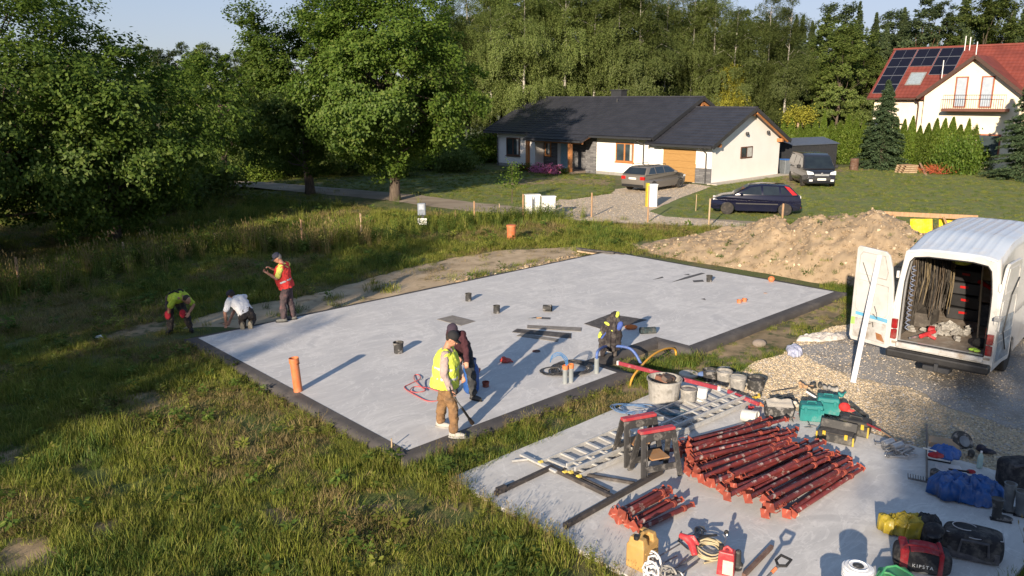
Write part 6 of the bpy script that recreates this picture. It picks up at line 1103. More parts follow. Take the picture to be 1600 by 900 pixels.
M_FELT = pm('bitumen felt',(0.075,0.068,0.066),.8,c2=(0.05,0.045,0.045),scale=5,bmp=.5,bscale=50); M_FELT2 = pm('dusty felt',(0.24,0.22,0.20),.9,c2=(0.17,0.155,0.14),scale=6,bmp=.5)
mat_([(683,499),(707,493),(743,502),(720,509)],'grey square mat lying on the slab behind the two front workers',M_FELT2,'grey_mat',cat='mat')
mat_([(824,508),(909,512),(908,518),(824,513)],'palest of the three membrane strips, farthest from the camera',M_FELT2); mat_([(800,519),(808,514),(893,521),(892,529)],'black middle membrane strip, widest of the three',M_FELT); mat_([(807,525),(815,521),(873,530),(871,534)],'shortest membrane strip, nearest the camera',M_FELT2)
mat_([(913,506),(953,491),(1011,500),(948,517)],'large black membrane square under the hanging work jacket',M_FELT,'membrane_square')
c = thing('hand_trowel','small trowel lying beyond the membrane strips','trowel',G(835,498,.005),-.1); MB().beam((-.16,0,.012),(.05,0,.012),.05,.004).build('blade',M_ALU,c,local=True); MB().tube([(.05,0,.02),(.18,0,.03)],.014,6).build('handle',M_STAKE,c,local=True)
M_RP2 = pm('red plastic',(0.52,0.06,0.04),.45,c2=(0.42,0.045,0.03))
mb = MB(); p = G(790,566,0); mb.ell(p+Vector((0,0,.045)),(.13,.10,.05),14,8); mb.ell(p+Vector((-.04,0,.10)),(.05,.04,.03),10,6); mb.tube([p+Vector((.1,0,.03)),p+Vector((.16,-.04,.02))],.02,6); single(mb,'red_sprayer_cap',M_RP2,'bright red domed tool part lying on the slab','tool part',remesh=.01)
c = thing('pipe_stub','dark red pipe stub sticking out of the slab in the workers\' shadow','pipe stub',G(759,604,0)); MB().lathe([(.062,0),(.062,.07),(.07,.07),(.07,.10),(.055,.10),(.05,.03),(.001,.03)],n=20,cap=False).build('pipe',pm('brown red',(0.28,0.06,0.035)),c,local=True)
single(MB().lathe([(.001,.012),(.085,.012),(.09,.004)],G(838,549,.0),24,cap=False),'floor_drain_cover',pm('brown red dark',(0.10,0.035,0.03)),'flat dark red round cover let into the slab','drain cover')
mb = MB(); p = G(741,585,0); mb.tube([p,p+Vector((.08,.02,.05)),p+Vector((.10,.02,.12))],.035,10); single(mb,'orange_bend',M_ORP,'small orange pipe bend beside the blue gas bottle','pipe bend')
for x,y,lab in ((1155,473,'left of two small orange pipe ends on the right half of the slab'),(1163,471,'right of two small orange pipe ends on the right half of the slab')): single(MB().lathe([(.06,0),(.06,.05),(.07,.05),(.07,.08),(.05,.08),(.045,.02)],G(x,y,0),18,cap=False),'orange_pipe_end',M_ORP,lab,'pipe end')
mb = MB(); p = G(1205,440,0.0); mb.ell(p+Vector((0,0,.08)),(.10,.09,.09),14,10); mb.tube([p+Vector((0,0,.0)),p+Vector((0,0,.08))],.07,12); single(mb,'orange_pipe_bend',M_ORP,'round orange pipe bend on the far edge of the slab before the soil heap','pipe bend',remesh=.012)
single(MB().lathe([(.001,.006),(.05,.006),(.055,0)],G(1196,458,.0),16,cap=False),'pale_orange_disc',pm('pale orange',(0.55,0.33,0.22)),'faint orange disc flush with the slab near the round pipe bend','disc')
mb = MB(); a = G(1000,517,.06); b = G(1024,516,.06); mb.tube([a,b],.085,12); c = single(mb,'strap_roll',pm('teal black',(0.03,0.055,0.06),.6,c2=(0.015,0.02,0.022),scale=20),'dark teal roll of webbing lying right of the work jacket','roll')
mb = MB(); p = G(986,514,0); mb.ell(p+Vector((0,0,.05)),(.16,.10,.06),12,8); single(mb,'orange_cloth',pm('orange cloth',(0.75,0.20,0.04),.8),'small orange cloth between the work jacket and the teal roll','cloth',remesh=.015)
def hose(name, pts, r, m_, lab, cat='hose', n=7, z=None, sm=True):
    P_ = [G(*p) if abs(p[0]) > 60 else Vector(p) for p in pts]; out = []
    for i in range(len(P_)-1):
        p0,p1,p2,p3 = P_[max(i-1,0)],P_[i],P_[i+1],P_[min(i+2,len(P_)-1)]
        for t in np.linspace(0,1,8,endpoint=False): out.append(.5*((2*p1)+(-p0+p2)*t+(2*p0-5*p1+4*p2-p3)*t*t+(-p0+3*p1-3*p2+p3)*t**3))
    out.append(P_[-1]); return single(MB().tube(out, r, n), name, m_, lab, cat, smooth=True)
z_ = .014
hose('air_hose',[(700,622,z_),(672,627,z_),(650,618,z_),(632,606,z_),(640,600,z_),(656,592,.03),(655,586,z_),(648,586,z_),(648,594,.03),(658,604,z_),(664,610,z_),(650,613,z_),(641,610,.03),(648,604,z_),(668,606,z_),(690,612,z_),(712,612,z_)],.0085,pm('pink red hose',(0.60,0.10,0.10),.4),'thin red hose lying in loops left of the vested worker')
hose('blue_hose',[(668,610,z_),(664,600,z_),(668,592,z_),(690,588,z_),(712,584,z_)],.008,pm('blue grey hose',(0.12,0.14,0.28),.4),'thin dark blue hose tangled with the red loops')
def coil(px,py,z,r,turns,rr,m_,lab,cat='cable coil',squash=1.0,jit=.12,name='cable_coil',seed=0,h=.0):
    random.seed(seed+77); c = G(px,py,z); out = []; N_ = turns*22; ph = [random.uniform(0,6.28) for _ in range(4)]
    for k in range(N_): t = k/22*2*math.pi; q = r*(1+jit*math.sin(t*.37+ph[0])+jit*.6*math.sin(t*1.7+ph[1])+jit*.4*math.sin(t*2.9+ph[3])); out.append(c+Vector((q*math.cos(t)+.25*jit*r*math.sin(t*.21+ph[2]), q*squash*math.sin(t), rr+abs(math.sin(t*.5+ph[3]))*rr*4+h*k/N_)))
    return single(MB().tube(out, rr, 6), name, m_, lab, cat, smooth=True)
M_BC = pm('black cable',(0.03,0.03,0.033),.5); coil(893,578,0,.36,7,.012,M_BC,'messy coil of black cable round the grey conduits at the slab corner',seed=1,jit=.16); coil(866,582,0,.20,4,.010,M_BC,'small tangle of thin black cable at the left of the coil','cable tangle',seed=2,jit=.3)
M_GC = pm('grey conduit',(0.28,0.31,0.32),.5)
for x,y,lab,top in ((883,599,'left grey conduit stub with an orange collar and blue tubes',True),(892,597,'right grey conduit stub with an orange collar',True),(932,583,'single plain grey conduit stub near the jacket',False)):
    c = thing('conduit_stub',lab,'conduit stub',G(x,y,0)); MB().lathe([(.048,0),(.048,.33),(.040,.33),(.038,.1)],n=18,cap=False).build('pipe',M_GC,c,local=True)
    if top: MB().lathe([(.055,.29),(.058,.36),(.045,.37),(.04,.30)],n=18,cap=False).build('collar',pm('orange collar',(0.75,0.20,0.05)),c,local=True)
gb = G(884,598,0); M_BT = pm('blue tube',(0.04,0.18,0.42),.4)
for k in range(3): hose('blue_tube',[(gb.x+.01*k,gb.y,.30),(gb.x-.02+.02*k,gb.y,.45+.02*k),(gb.x-.12,gb.y+.02*k,.56+.02*k),(gb.x-.26,gb.y+.03*k,.50+.02*k),(gb.x-.30,gb.y+.05,.40)],.009,M_BT,('lowest','middle','top')[k]+' blue tube arching out of the left conduit stub','tube')
q0, q1, q2, q3 = G(932,583,0), AY(950,541,G(945,570).y), AY(985,545,G(990,575).y), G(1003,571,GZ+.1)
hose('blue_conduit',[(q0.x,q0.y,.25),(q0.x+.03,q0.y+.05,.45),tuple(q1),tuple(q2),tuple(q3)],.030,pm('blue corrugated',(0.09,0.17,0.45),.5,c2=(0.06,0.11,0.32),scale=40),'blue corrugated conduit arching from the slab to the ground by the notch','conduit')
y0 = G(984,604,GZ).copy(); y1 = G(1053,556,GZ)
hose('yellow_pipe',[(y0.x,y0.y,GZ),(y0.x+.10,y0.y+.12,.02),(y0.x*.58+y1.x*.42,y0.y*.58+y1.y*.42,.16),(y0.x*.25+y1.x*.75,y0.y*.25+y1.y*.75,.13),(y1.x,y1.y,-.02),(y1.x+.05,y1.y,GZ)],.024,pm('yellow gas pipe',(0.72,0.36,0.03),.5,c2=(0.62,0.30,0.03),scale=40),'yellow corrugated pipe arching out of the ground in the slab notch','pipe')
# hanging work jackets
b = G(953,555,0); c = thing('work_jacket','dark work jacket with yellow and blue patches draped over a low stand','jacket',b); mb = MB()
loft(mb, [((.10,.0,.97),.03,.03),((.09,.0,.93),.075,.065),((.07,.0,.84),.105,.085),((.04,0,.74),.165,.11),((.02,0,.58),.215,.14),((.01,0,.40),.225,.15),((.0,0,.22),.20,.14),((-.02,0,.12),.15,.11)], (1,.1,0))
for q in ((-.20,-.02),(-.17,-.10),(.17,-.06),(.05,-.13),(-.05,-.14)): mb.tube([(.06+q[0]*.3,q[1]*.5,.86),(q[0]*.9,q[1],.6),(q[0],q[1],.35),(q[0]*1.02,q[1],.14)],[.03,.045,.05,.035],8)
mb.tube([(-.14,-.03,.2),(-.16,-.05,.08),(-.17,-.06,.0)],[.07,.055,.04],8); mb.tube([(.10,-.03,.2),(.09,-.04,.0)],[.06,.04],8)
mb.build('cloth',cloth('dark jacket',(0.028,0.022,0.026),(0.02,0.016,0.018)),c,local=True,remesh=.012,wr=.05,ws=.10)
JL = cloth('hivis yellow',(0.72,0.80,0.10)); JB = cloth('jacket blue',(0.05,0.10,0.38))
for q,r_,m_,nm in (((.12,-.03,.90),(.05,.06,.085),JL,'yellow_collar'),((-.07,-.09,.72),(.09,.05,.035),JL,'yellow_patch'),((-.20,-.03,.50),(.045,.09,.12),JL,'yellow_side'),((.17,-.06,.66),(.075,.08,.12),JB,'blue_patch'),((-.15,-.10,.50),(.035,.06,.13),JB,'blue_side'),((.0,-.155,.60),(.06,.025,.015),JL,'yellow_piping')): MB().ell(q,r_,12,8,Matrix.Rotation(.5,3,'Y')).build(nm,m_,c,local=True,smooth=True)
single(MB().box(G(953,550,.06)+Vector((.02,-.06,.06)),(.16,.03,.14),rot=Euler((.7,.2,.3))),'paper_bag',M_WHITE,'crumpled white paper at the foot of the hanging jacket','paper',bevel=.01)
# red level
zl = GS+.33; a = G(966,567,GZ+.35); b = G(1124,607,GS+.36)
c = thing('red_straight_edge','long red aluminium straight edge propped across the big mortar tub','straight edge',(a+b)/2); MB().beam(a,b,.045,.075,up=(0,0,1)).build('bar',pm('red bar',(0.33,0.040,0.060),.55,c2=(0.24,0.03,0.045),dirt=(0.45,0.25,0.25),dscale=8,dlo=.55,dhi=.7),c,bevel=.006)
for t in (0,1): MB().beam(a.lerp(b,t)-(b-a).normalized()*.02,a.lerp(b,t)+(b-a).normalized()*.02,.050,.080).build('end_cap',M_WHITE,c)
a = G(1137,611,GS+.16); b = G(1186,632,GS+.10); single(MB().beam(a,b,.045,.07),'red_level',pm('red bar',(0.33,0.040,0.060)),'short red spirit level lying behind the ladder head','spirit level',bevel=.006)
M_TUB = pm('grey tub',(0.40,0.385,0.36),.85,c2=(0.30,0.29,0.27),scale=5,dirt=(0.22,0.21,0.19),dscale=6,dlo=.5,dhi=.62)
pot(1037,624,GS,.31,.42,M_TUB,'largest round grey mortar tub with bricks and scraps in it','tub',fill=(.72,M_DARK),handle=False,name='mortar_tub',taper=.88)
p = G(1037,624,GS)
for k,(dx,dy,c_) in enumerate(((-.05,.02,(0.20,0.09,0.06)),(.08,.05,(0.08,0.05,0.04)),(.02,-.10,(0.15,0.11,0.09)))): single(MB().box(p+Vector((dx,dy,.40+.02*k)),(.24,.11,.08),rot=Euler((.2*k,.3,.6*k-.3))),'brick_scrap',pm('scrap%d'%k,c_,.9),('reddish','dark','brown')[k]+' scrap block in the big mortar tub','scrap',bevel=.01)
pot(1075,628,GS,.15,.27,M_GRB,'crusted grey bucket between the big tub and the white bucket','bucket',fill=(.92,M_GRB)); pot(1096,625,GS,.105,.22,pm('clean white plastic',(0.82,0.83,0.84),.4,c2=(0.78,0.79,0.8)),'small clean white bucket behind the ladder','bucket',lid=M_WHITE)
pot(1109,596,GZ,.145,.25,M_SC,'dark bucket in the back row left, half full','bucket',fill=(.8,M_GRB)); pot(1131,600,GZ,.15,.28,M_GRB,'crusted bucket in the back row, second from left','bucket',fill=(.85,M_MORT)); pot(1152,609,GZ+.02,.155,.27,M_GRB,'bucket filled with pale mortar, second from right in the back row','bucket',fill=(.97,M_MORT)); pot(1180,609,GZ+.02,.17,.24,M_SC,'black square-looking bucket at the right end of the back row','bucket',fill=(.8,M_DARK))
for x,y,r,m_,lab in ((1076,586,.20,M_MORT,'pale round lid lying on the soil by the big tub'),(1135,580,.20,M_GRB,'upper of the grey lids stacked behind the buckets'),(1141,584,.19,M_SC,'lower dark lid stacked behind the buckets')): single(MB().lathe([(.001,.05),(r*.9,.05),(r,.035),(r,0)],G(x,y,GZ+.02),22,cap=False),'round_cover',m_,lab,'lid')
pot(1160,648,GS+.11,.12,.26,pm('white tin',(0.66,0.65,0.6),.5,c2=(0.5,0.49,0.46),scale=8),'white bucket lying on its side at the ladder head','bucket',tilt=(0,R(90),R(-35)),fill=(.9,M_MORT))
single(MB().ell(G(1097,590,GZ)+Vector((0,0,.06)),(.10,.08,.07),12,8),'blue_rag',pm('rag blue',(0.12,0.2,0.42),.9),'blue rag on the soil between the buckets','rag')
coil(1030,655,GS,.42,8,.011,pm('grey cable',(0.42,0.44,0.48),.5),'loose coil of grey cables beside the ladder','cable coil',squash=.8,jit=.2,seed=5); coil(988,641,GS,.30,5,.010,pm('blue cable',(0.10,0.20,0.38),.5),'coil of blue cable left of the grey cable coil','cable coil',squash=.8,jit=.25,seed=6); coil(1052,645,GS,.22,6,.012,pm('teal cable',(0.06,0.16,0.22),.5),'small coil of teal cable against the big tub','cable coil',seed=8)
# ================================================================ FOREGROUND: TOOLS AND GEAR ON THE SMALL SLAB
def GK(px,py,h=0): return G(px,py,GS+h)
def crumple(name, c, rx, ry, h, rz, m_, lab, cat, seed=0, fold=.05, fr=7, n=64, lobes=((0,0,1),), solid=.006):
    c = Vector(c); cs, sn = math.cos(rz), math.sin(rz)
    def f(u,v):
        a = u*2*math.pi; r = v; x = r*math.cos(a); y = r*math.sin(a); e = 1+.16*mnoise.noise(Vector((math.cos(a)*2+seed,math.sin(a)*2,0)))+.06*mnoise.noise(Vector((math.cos(a)*7+seed,math.sin(a)*7,0)))
        z = max(l[2]*max(0,1-((x-l[0])**2+(y-l[1])**2)*1.02)**.45 for l in lobes)*h if r < 1 else 0
        q = Vector((x*rx*fr,y*ry*fr,seed)); rd = 1-abs(mnoise.noise(q+Vector((0,0,z*4))))*2.2; rd2 = 1-abs(mnoise.noise(q*2.3+Vector((3,1,0))))*2.2
        z += fold*(rd*.75+rd2*.35)*min(1,(1-r)*5+.25); px, py = x*rx*e+fold*.7*mnoise.noise(q*1.3+Vector((9,0,0))), y*ry*e+fold*.7*mnoise.noise(q*1.3+Vector((0,9,0)))
        return (c.x+px*cs-py*sn, c.y+px*sn+py*cs, c.z+max(.004,z+.01))
    return single(MB().grid(f, n*2, n//2), name, m_, lab, cat, smooth=True, solid=solid)
# ---- steel props
M_PR = pm('red oxide', (0.19,0.032,0.027), .5, c2=(0.10,0.020,0.020), scale=7, dirt=(0.40,0.31,0.28), dscale=9, dlo=.57, dhi=.66, rnd=.28); M_PR2 = pm('orange rust plate', (0.33,0.070,0.040), .7, c2=(0.19,0.036,0.025), scale=9, rnd=.25, dirt=(0.5,0.42,0.38), dscale=12, dlo=.62, dhi=.7); M_STL = pm('bare steel', (0.36,0.33,0.33), .4, .6, c2=(0.22,0.18,0.18), scale=8)
def make_prop(L, r=.030, name='steel_prop'):
    t = thing(name,'x','steel prop')
    MB().tube([(0,0,0),(L*.84,0,0)],r,12).build('outer_tube',M_PR,t,local=True,smooth=False); MB().tube([(L*.82,0,0),(L-.01,0,0)],r*.80,12).build('inner_tube',M_PR,t,local=True)
    b = MB(); b.box((-.004,0,0),(.008,.13,.13)); b.build('base_plate',M_PR2,t,local=True); b = MB(); b.box((L,0,0),(.008,.075,.075)); b.build('head_plate',M_PR2,t,local=True)
    c = MB(); c.lathe([(r*1.05,0),(r*1.35,.005),(r*1.35,.05),(r*1.05,.055)],(L*.80,0,0),14,Matrix.Rotation(R(90),3,'Y')); c.build('collar',M_PR2,t,local=True)
    h = MB(); h.tube([(L*.07,r*.9,0),(L*.06,r*2.6,.02),(L*.11,r*2.8,.02),(L*.12,r*.8,0)],.007,6); h.build('pin_handle',M_PR2,t,local=True); return t
def place(o, a, b, roll=0):
    a, b = Vector(a), Vector(b); d = (b-a).normalized(); q = d.to_track_quat('X','Z'); o.location = a; o.rotation_mode = 'QUATERNION'; from mathutils import Quaternion; o.rotation_quaternion = q @ Quaternion((1,0,0), roll)
random.seed(12)
LP = [(1062,694),(1068,706),(1080,722),(1098,742),(1120,752),(1146,760),(1172,772),(1198,790),(1222,800)]; RP = [(1170,661),(1218,676),(1262,668),(1285,661),(1305,672),(1330,680),(1338,694),(1350,706),(1356,716)]
def pth(P_, t): x = t*(len(P_)-1); i = min(int(x),len(P_)-2); k = x-i; return (P_[i][0]*(1-k)+P_[i+1][0]*k, P_[i][1]*(1-k)+P_[i+1][1]*k)
proto = make_prop(2.0,.033); first = True; N0 = 22
spec = []
for k in range(N0): spec.append((k/(N0-1), .070, 0.0))
for k in range(20): spec.append((.03+.92*k/19, .150, 0.0))
for k in range(13): spec.append((.06+.86*k/12, .225, 0.0))
for k,(t,h,_) in enumerate(spec):
    a = pth(LP, min(1,max(0,t+random.gauss(0,.012)))); b = pth(RP, min(1,max(0,t+random.gauss(0,.055)))); A = GK(a[0]+random.gauss(0,4),a[1]+random.gauss(0,4),h+random.gauss(0,.015)); B = GK(b[0]+random.gauss(0,7),b[1]+random.gauss(0,4),h+random.gauss(0,.03))
    d = (B-A).normalized(); A = A + d*random.gauss(.0,.12)
    o = proto if first else dup(proto); first = False; place(o, A, A+d, random.uniform(-.5,.5)+random.choice((0,math.pi)))
    ordk = ordn(k,22) if k < N0 else (ordn(k-N0,20) if k < N0+20 else ordn(k-N0-20,13)); lay = 'bottom layer' if k < N0 else ('middle layer' if k < N0+20 else 'top layer'); o['label'] = 'rust-red steel prop, %s in the %s of the big heap' % (ordk, lay); o['group'] = 'red steel props in the big heap, '+lay
o = dup(proto); place(o, GK(1238,803,.05), GK(1372,716,.05), .4); o['label'] = 'single red steel prop lying apart along the right side of the heap'; o.pop('group', None)
p2_ = make_prop(1.02,.034); fst = True
for k,(a,b,h) in enumerate((((958,803),(1052,757),.06),((966,812),(1062,762),.07),((980,818),(1075,768),.06),((963,802),(1050,755),.14),((975,808),(1064,758),.15),((990,822),(1080,772),.13),((972,803),(1058,756),.22),((1000,826),(1078,790),.07))):
    o = p2_ if fst else dup(p2_); fst = False; A = GK(*a,h); B = GK(*b,h); place(o, A, B, random.uniform(-.8,.8)); o['label'] = 'short folded red prop in the small bundle beside the yellow canister'; o['group'] = 'small bundle of short red props'
o = thing('concrete_lump','pale concrete-crusted prop foot at the near end of the heap','prop foot',GK(1240,803,.02)); MB().lathe([(.001,0),(.075,0),(.075,.02),(.03,.03),(.03,.06)],n=18,cap=False,m=Euler((.9,0,.4)).to_matrix()).build('plate',M_MORT,o,local=True)
# ---- ladders
M_AL2 = pm('ladder aluminium', (0.60,0.60,0.59), .45, .35, c2=(0.46,0.46,0.45), scale=9, dirt=(0.60,0.57,0.52), dscale=7, dlo=.5, dhi=.65); M_YCAP = pm('yellow foot', (0.70,0.55,0.10), .6)
def ladder(lab, f0, f1, n0, n1, h, rw=.025, rh=.07, step=.28, caps=True, name='ladder', rd=.035):
    F0,F1,N0_,N1 = GK(*f0,h),GK(*f1,h),GK(*n0,h),GK(*n1,h); c = thing(name,lab,'ladder',(F0+N1)/2); L = (F1-F0).length
    for a,b in ((F0,F1),(N0_,N1)): MB().beam(a,b,rw,rh).build('rail',M_AL2,c,bevel=.004)
    k = int(L/step)
    for i in range(k): t = (i+.5)/k; MB().beam(F0.lerp(F1,t),N0_.lerp(N1,t),rd,.03).build('rung',M_AL2,c)
    if caps:
        for a,b in ((F0,F1),(N0_,N1)): d = (b-a).normalized(); MB().tube([a-d*.05,a+d*.01],.035,10).build('rubber_foot',M_YCAP,c,local=False)
    return c
ladder('wide aluminium ladder section lying flat, farthest from the camera',(846,722),(1118,603),(884,738),(1158,622),.05,rd=.05)
ladder('narrower aluminium ladder section lying against the near rail of the wide one',(893,738),(1160,623),(906,744),(1173,628),.06,rd=.03,step=.28,rh=.08)
ladder('aluminium ladder section stacked on top, slightly offset to the right',(885,727),(1150,614),(898,733),(1164,620),.16,rd=.03,step=.28,rh=.06,caps=False)
single(MB().beam(GK(814,710,.04),GK(870,737,.04),.07,.035),'stabiliser_bar',M_AL2,'pale stabiliser bar lying across the foot of the ladders','ladder bar',bevel=.006)
single(MB().beam(GK(800,720,.03),GK(836,716,.03),.03,.03),'short_rod',M_AL2,'short aluminium rod at the far left of the ladders','rod')
# ---- sawhorses
M_SH = pm('sawhorse black', (0.040,0.039,0.040), .75, c2=(0.025,0.024,0.024), scale=5, dirt=(0.16,0.15,0.14), dscale=8, dlo=.52, dhi=.66); M_SR = pm('sawhorse red', (0.38,0.035,0.05), .5, c2=(0.42,0.04,0.05))
def sawhorse(lab, c0, top_dir, W=.62, Hh=.70):
    c = thing('sawhorse',lab,'sawhorse',c0,top_dir)
    for s in (-1,1):
        def pl(a,z): return (a, s*(.05+.16*(1-z/Hh)), z)
        for sx in (-1,1): MB().beam(pl(sx*W*.50,0),pl(sx*W*.40,Hh-.02),.085,.035,up=(0,1,0)).build('leg',M_SH,c,local=True,bevel=.008)
        MB().beam(pl(-W*.45,.17),pl(W*.45,.17),.03,.10).build('lower_rail',M_SH,c,local=True,bevel=.006); MB().beam(pl(-W*.38,Hh-.08),pl(W*.38,Hh-.08),.03,.12).build('upper_rail',M_SH,c,local=True,bevel=.006)
        for k in range(3): MB().beam(pl(-W*.46+.03*k-.02,.02),pl(-W*.38+.03*k-.02,Hh-.1),.010,.012,up=(0,1,0)).build('rib',M_SH,c,local=True)
    MB().box((0,0,Hh),(W*.95,.11,.05)).build('top_bar',M_SR,c,local=True,bevel=.008); MB().box((0,.0,.30),(.30,.30,.02)).build('shelf_strap',pm('wood strap',(0.42,0.22,0.09)),c,local=True); return c
a0 = GK(968,722); a1 = GK(1022,709); sawhorse('farther black sawhorse with a red top beside the ladders',(a0+a1)/2+Vector((0,-.02,0)),R(22)); a0 = GK(994,745); a1 = GK(1052,733); sawhorse('nearer black sawhorse with a red top beside the prop heap',(a0+a1)/2,R(20))
# ---- dark timber / steel bars
M_BAR = pm('dark bar', (0.060,0.052,0.048), .7, c2=(0.040,0.034,0.032), scale=5, dirt=(0.14,0.12,0.11), dscale=7, dlo=.54, dhi=.7)
for a,b,w_,h_,hh,lab in (((774,771),(864,729),.07,.06,.03,'dark square bar lying at the left, ending near the ladder feet'),((862,731),(958,777),.07,.06,.03,'dark square bar running from the ladder feet towards the long bar'),((880,733),(952,768),.04,.05,.03,'thin dark bar lying beside the middle bar'),((890,737),(992,755),.045,.04,.03,'thin greyish bar under the sawhorses, farther one'),((882,822),(1034,736),.07,.07,.04,'long dark bar crossing in front of the sawhorses')):
    single(MB().beam(GK(*a,hh),GK(*b,hh),w_,h_),'square_bar',M_BAR,lab,'bar',bevel=.005)
single(MB().box(GK(783,765,.05),(.16,.06,.10),rot=R(40)),'bar_bracket',M_BAR,'small dark bracket at the left end of the leftmost bar','bracket')
# ---- yellow canister
M_YC = pm('canister yellow',(0.50,0.31,0.105),.6,c2=(0.42,0.25,0.08),scale=4,dirt=(0.35,0.25,0.12),dscale=6,dlo=.58,dhi=.75); c = thing('jerrycan','yellow plastic jerrycan with a dark cap, beside the small prop bundle','jerrycan',GK(1003,880),R(48))
mb = MB(); mb.box((0,0,.155),(.34,.24,.31)); mb.box((-.10,0,.345),(.12,.23,.11),taper=.8); mb.box((.11,0,.345),(.10,.23,.11),taper=.8); mb.tube([(-.12,0,.385),(0,0,.41),(.12,0,.385)],.026,10); mb.build('body',M_YC,c,local=True,remesh=.012); MB().tube([(-.14,.0,.39),(-.14,.0,.44)],.035,14).build('cap',M_BLACK,c,local=True)
for k in range(3): MB().box((0,-.122,.07+.08*k),(.26,.012,.02)).build('moulded_rib',M_YC,c,local=True,bevel=.004)
# ---- mixing tools etc.
M_WPL = pm('white plastic',(0.78,0.78,0.80),.4); M_ST2 = pm('dull steel',(0.25,0.26,0.27),.45,.7,c2=(0.15,0.15,0.16))
def paddle(lab, a, b, hub, col, n=5, r=.11):
    c = thing('mixing_paddle',lab,'mixing paddle',b); MB().tube([a,b],.010,8).build('shaft',M_ST2,c); d = (b-a).normalized(); u = d.orthogonal().normalized(); v = d.cross(u)
    for k in range(n):
        t = 2*math.pi*k/n; pts = [b-d*.02, b+(u*math.cos(t)+v*math.sin(t))*r*.7+d*.02, b+(u*math.cos(t+.5)+v*math.sin(t+.5))*r+d*.06, b+(u*math.cos(t+1)+v*math.sin(t+1))*r*.7+d*.11, b+d*.12]; MB().tube(pts,.012,6).build('blade',col,c)
    MB().tube([b+d*.02+(u*math.cos(t)+v*math.sin(t))*r for t in np.linspace(0,6.283,20)],.013,6,cap=False).build('ring',col,c); return c
paddle('white-headed mixing paddle nearest the yellow jerrycan',GK(1062,850,.10),GK(1022,874,.12),0,M_WPL); paddle('lower white-headed mixing paddle beside the other one',GK(1058,868,.05),GK(1020,889,.08),0,M_WPL,r=.10); paddle('grey wire mixing paddle near the bottom edge',GK(1072,872,.04),GK(1046,896,.07),0,M_GRB,6,.10); paddle('steel mixing paddle lying behind the red drill',GK(1064,845,.05),GK(1090,832,.06),0,M_ST2,4,.06)
paddle('dark steel whisk at the bottom edge of the picture',GK(1090,878,.04),GK(1062,899,.05),0,M_ST2,4,.06)
c = thing('mixer_drill','red hand-held mixing drill lying on the slab with a pale cord','drill',GK(1078,850)); a,b_,d_ = GK(1062,836,.22),GK(1080,848,.18),GK(1086,868,.08); mb = MB(); mb.tube([a,a.lerp(b_,.5)+Vector((0,0,.02)),b_],[.035,.045,.05],12); mb.tube([b_,d_],[.05,.04],12); mb.tube([a,GK(1084,838,.26),GK(1092,852,.16)],.018,8); mb.build('housing',pm('tool red',(0.55,0.04,0.05),.4),c,remesh=.011)
MB().tube([d_,GK(1070,880,.04),GK(1045,892,.03)],.012,8).build('spindle',M_ST2,c); MB().tube([b_,GK(1100,838,.2),GK(1120,836,.18)],.016,8).build('side_handle',M_BLACK,c)
coil(1108,868,GS,.16,6,.010,pm('pale cord',(0.50,0.42,0.26),.7),'coil of pale cord on the slab right of the red drill','cord',seed=11,jit=.15,name='cord_coil',h=.10); hose('looped_cable',[tuple(GK(1080,868,.03)),tuple(GK(1088,850,.12)),tuple(GK(1105,842,.18)),tuple(GK(1124,850,.10)),tuple(GK(1122,872,.02)),tuple(GK(1100,880,.02))],.010,pm('pale cord',(0.50,0.42,0.26),.7),'pale cord looping from the red drill','cord')
single(MB().tube([GK(1064,832,.01),GK(1060,845,.01),GK(1075,858,.02),GK(1092,862,.02)],.009,6),'thin_cable',M_BC,'thin black cord under the red drill','cord')
stick('steel_rod',GK(1128,866,.03),GK(1136,834,.26),.010,M_ALU,'thin bright rod standing up behind the red petrol can','rod'); ro_ = [o for o in COL.objects if o.name.startswith('steel_rod')][-1]; MB().ell(GK(1135,832,.27),(.03,.025,.035),10,6).build('knob',M_BLACK,ro_)
c = thing('petrol_can','red petrol can with a pale side at the bottom edge of the picture','petrol can',GK(1134,895),R(-25)); mb = MB(); mb.box((0,0,.15),(.20,.15,.30),taper=.88); mb.tube([(-.05,0,.31),(0,0,.35),(.06,0,.31)],.018,8); mb.build('body',pm('tool red',(0.55,0.04,0.05),.4),c,local=True,remesh=.010); MB().box((.03,-.078,.12),(.12,.012,.18)).build('label_side',M_MORT,c,local=True); MB().tube([(-.07,0,.30),(-.07,0,.36)],.028,12).build('cap',M_BLACK,c,local=True)
c = thing('grinder','black angle grinder standing right of the red petrol can','grinder',GK(1152,888)); mb = MB(); mb.tube([(0,0,.02),(.0,0,.24)],[.045,.035],12); mb.ell((0,0,.05),(.07,.07,.04),12,8); mb.build('body',M_SC,c,local=True,remesh=.01); MB().lathe([(.001,0),(.075,0),(.075,.008),(.001,.008)],(-.02,0,.0),20,cap=False).build('disc',M_ST2,c,local=True)
single(MB().beam(GK(1162,899,.03),GK(1206,854,.05),.045,.045),'iron_bar',pm('brown iron',(0.17,0.10,0.075),.8,c2=(0.11,0.065,0.05)),'brown square bar lying diagonally near the bottom edge','bar')
c = thing('shovel','shovel with a black D-handle and orange collar entering from the bottom edge','shovel',GK(1215,893)); a,b_ = GK(1172,930,.10),GK(1216,884,.30); MB().tube([a,b_],.017,8).build('shaft',M_ST2,c); d = (b_-a).normalized(); u = Vector((d.y,-d.x,0)).normalized(); MB().tube([b_,b_+d*.05-u*.07,b_+d*.14-u*.065,b_+d*.15+u*.065,b_+d*.05+u*.07,b_],.018,8).build('handle',M_BLACK,c); MB().tube([b_-d*.12,b_-d*.04],.021,8).build('collar',M_ORP,c); MB().beam(a-d*.28,a,.22,.01).build('blade',M_ST2,c)
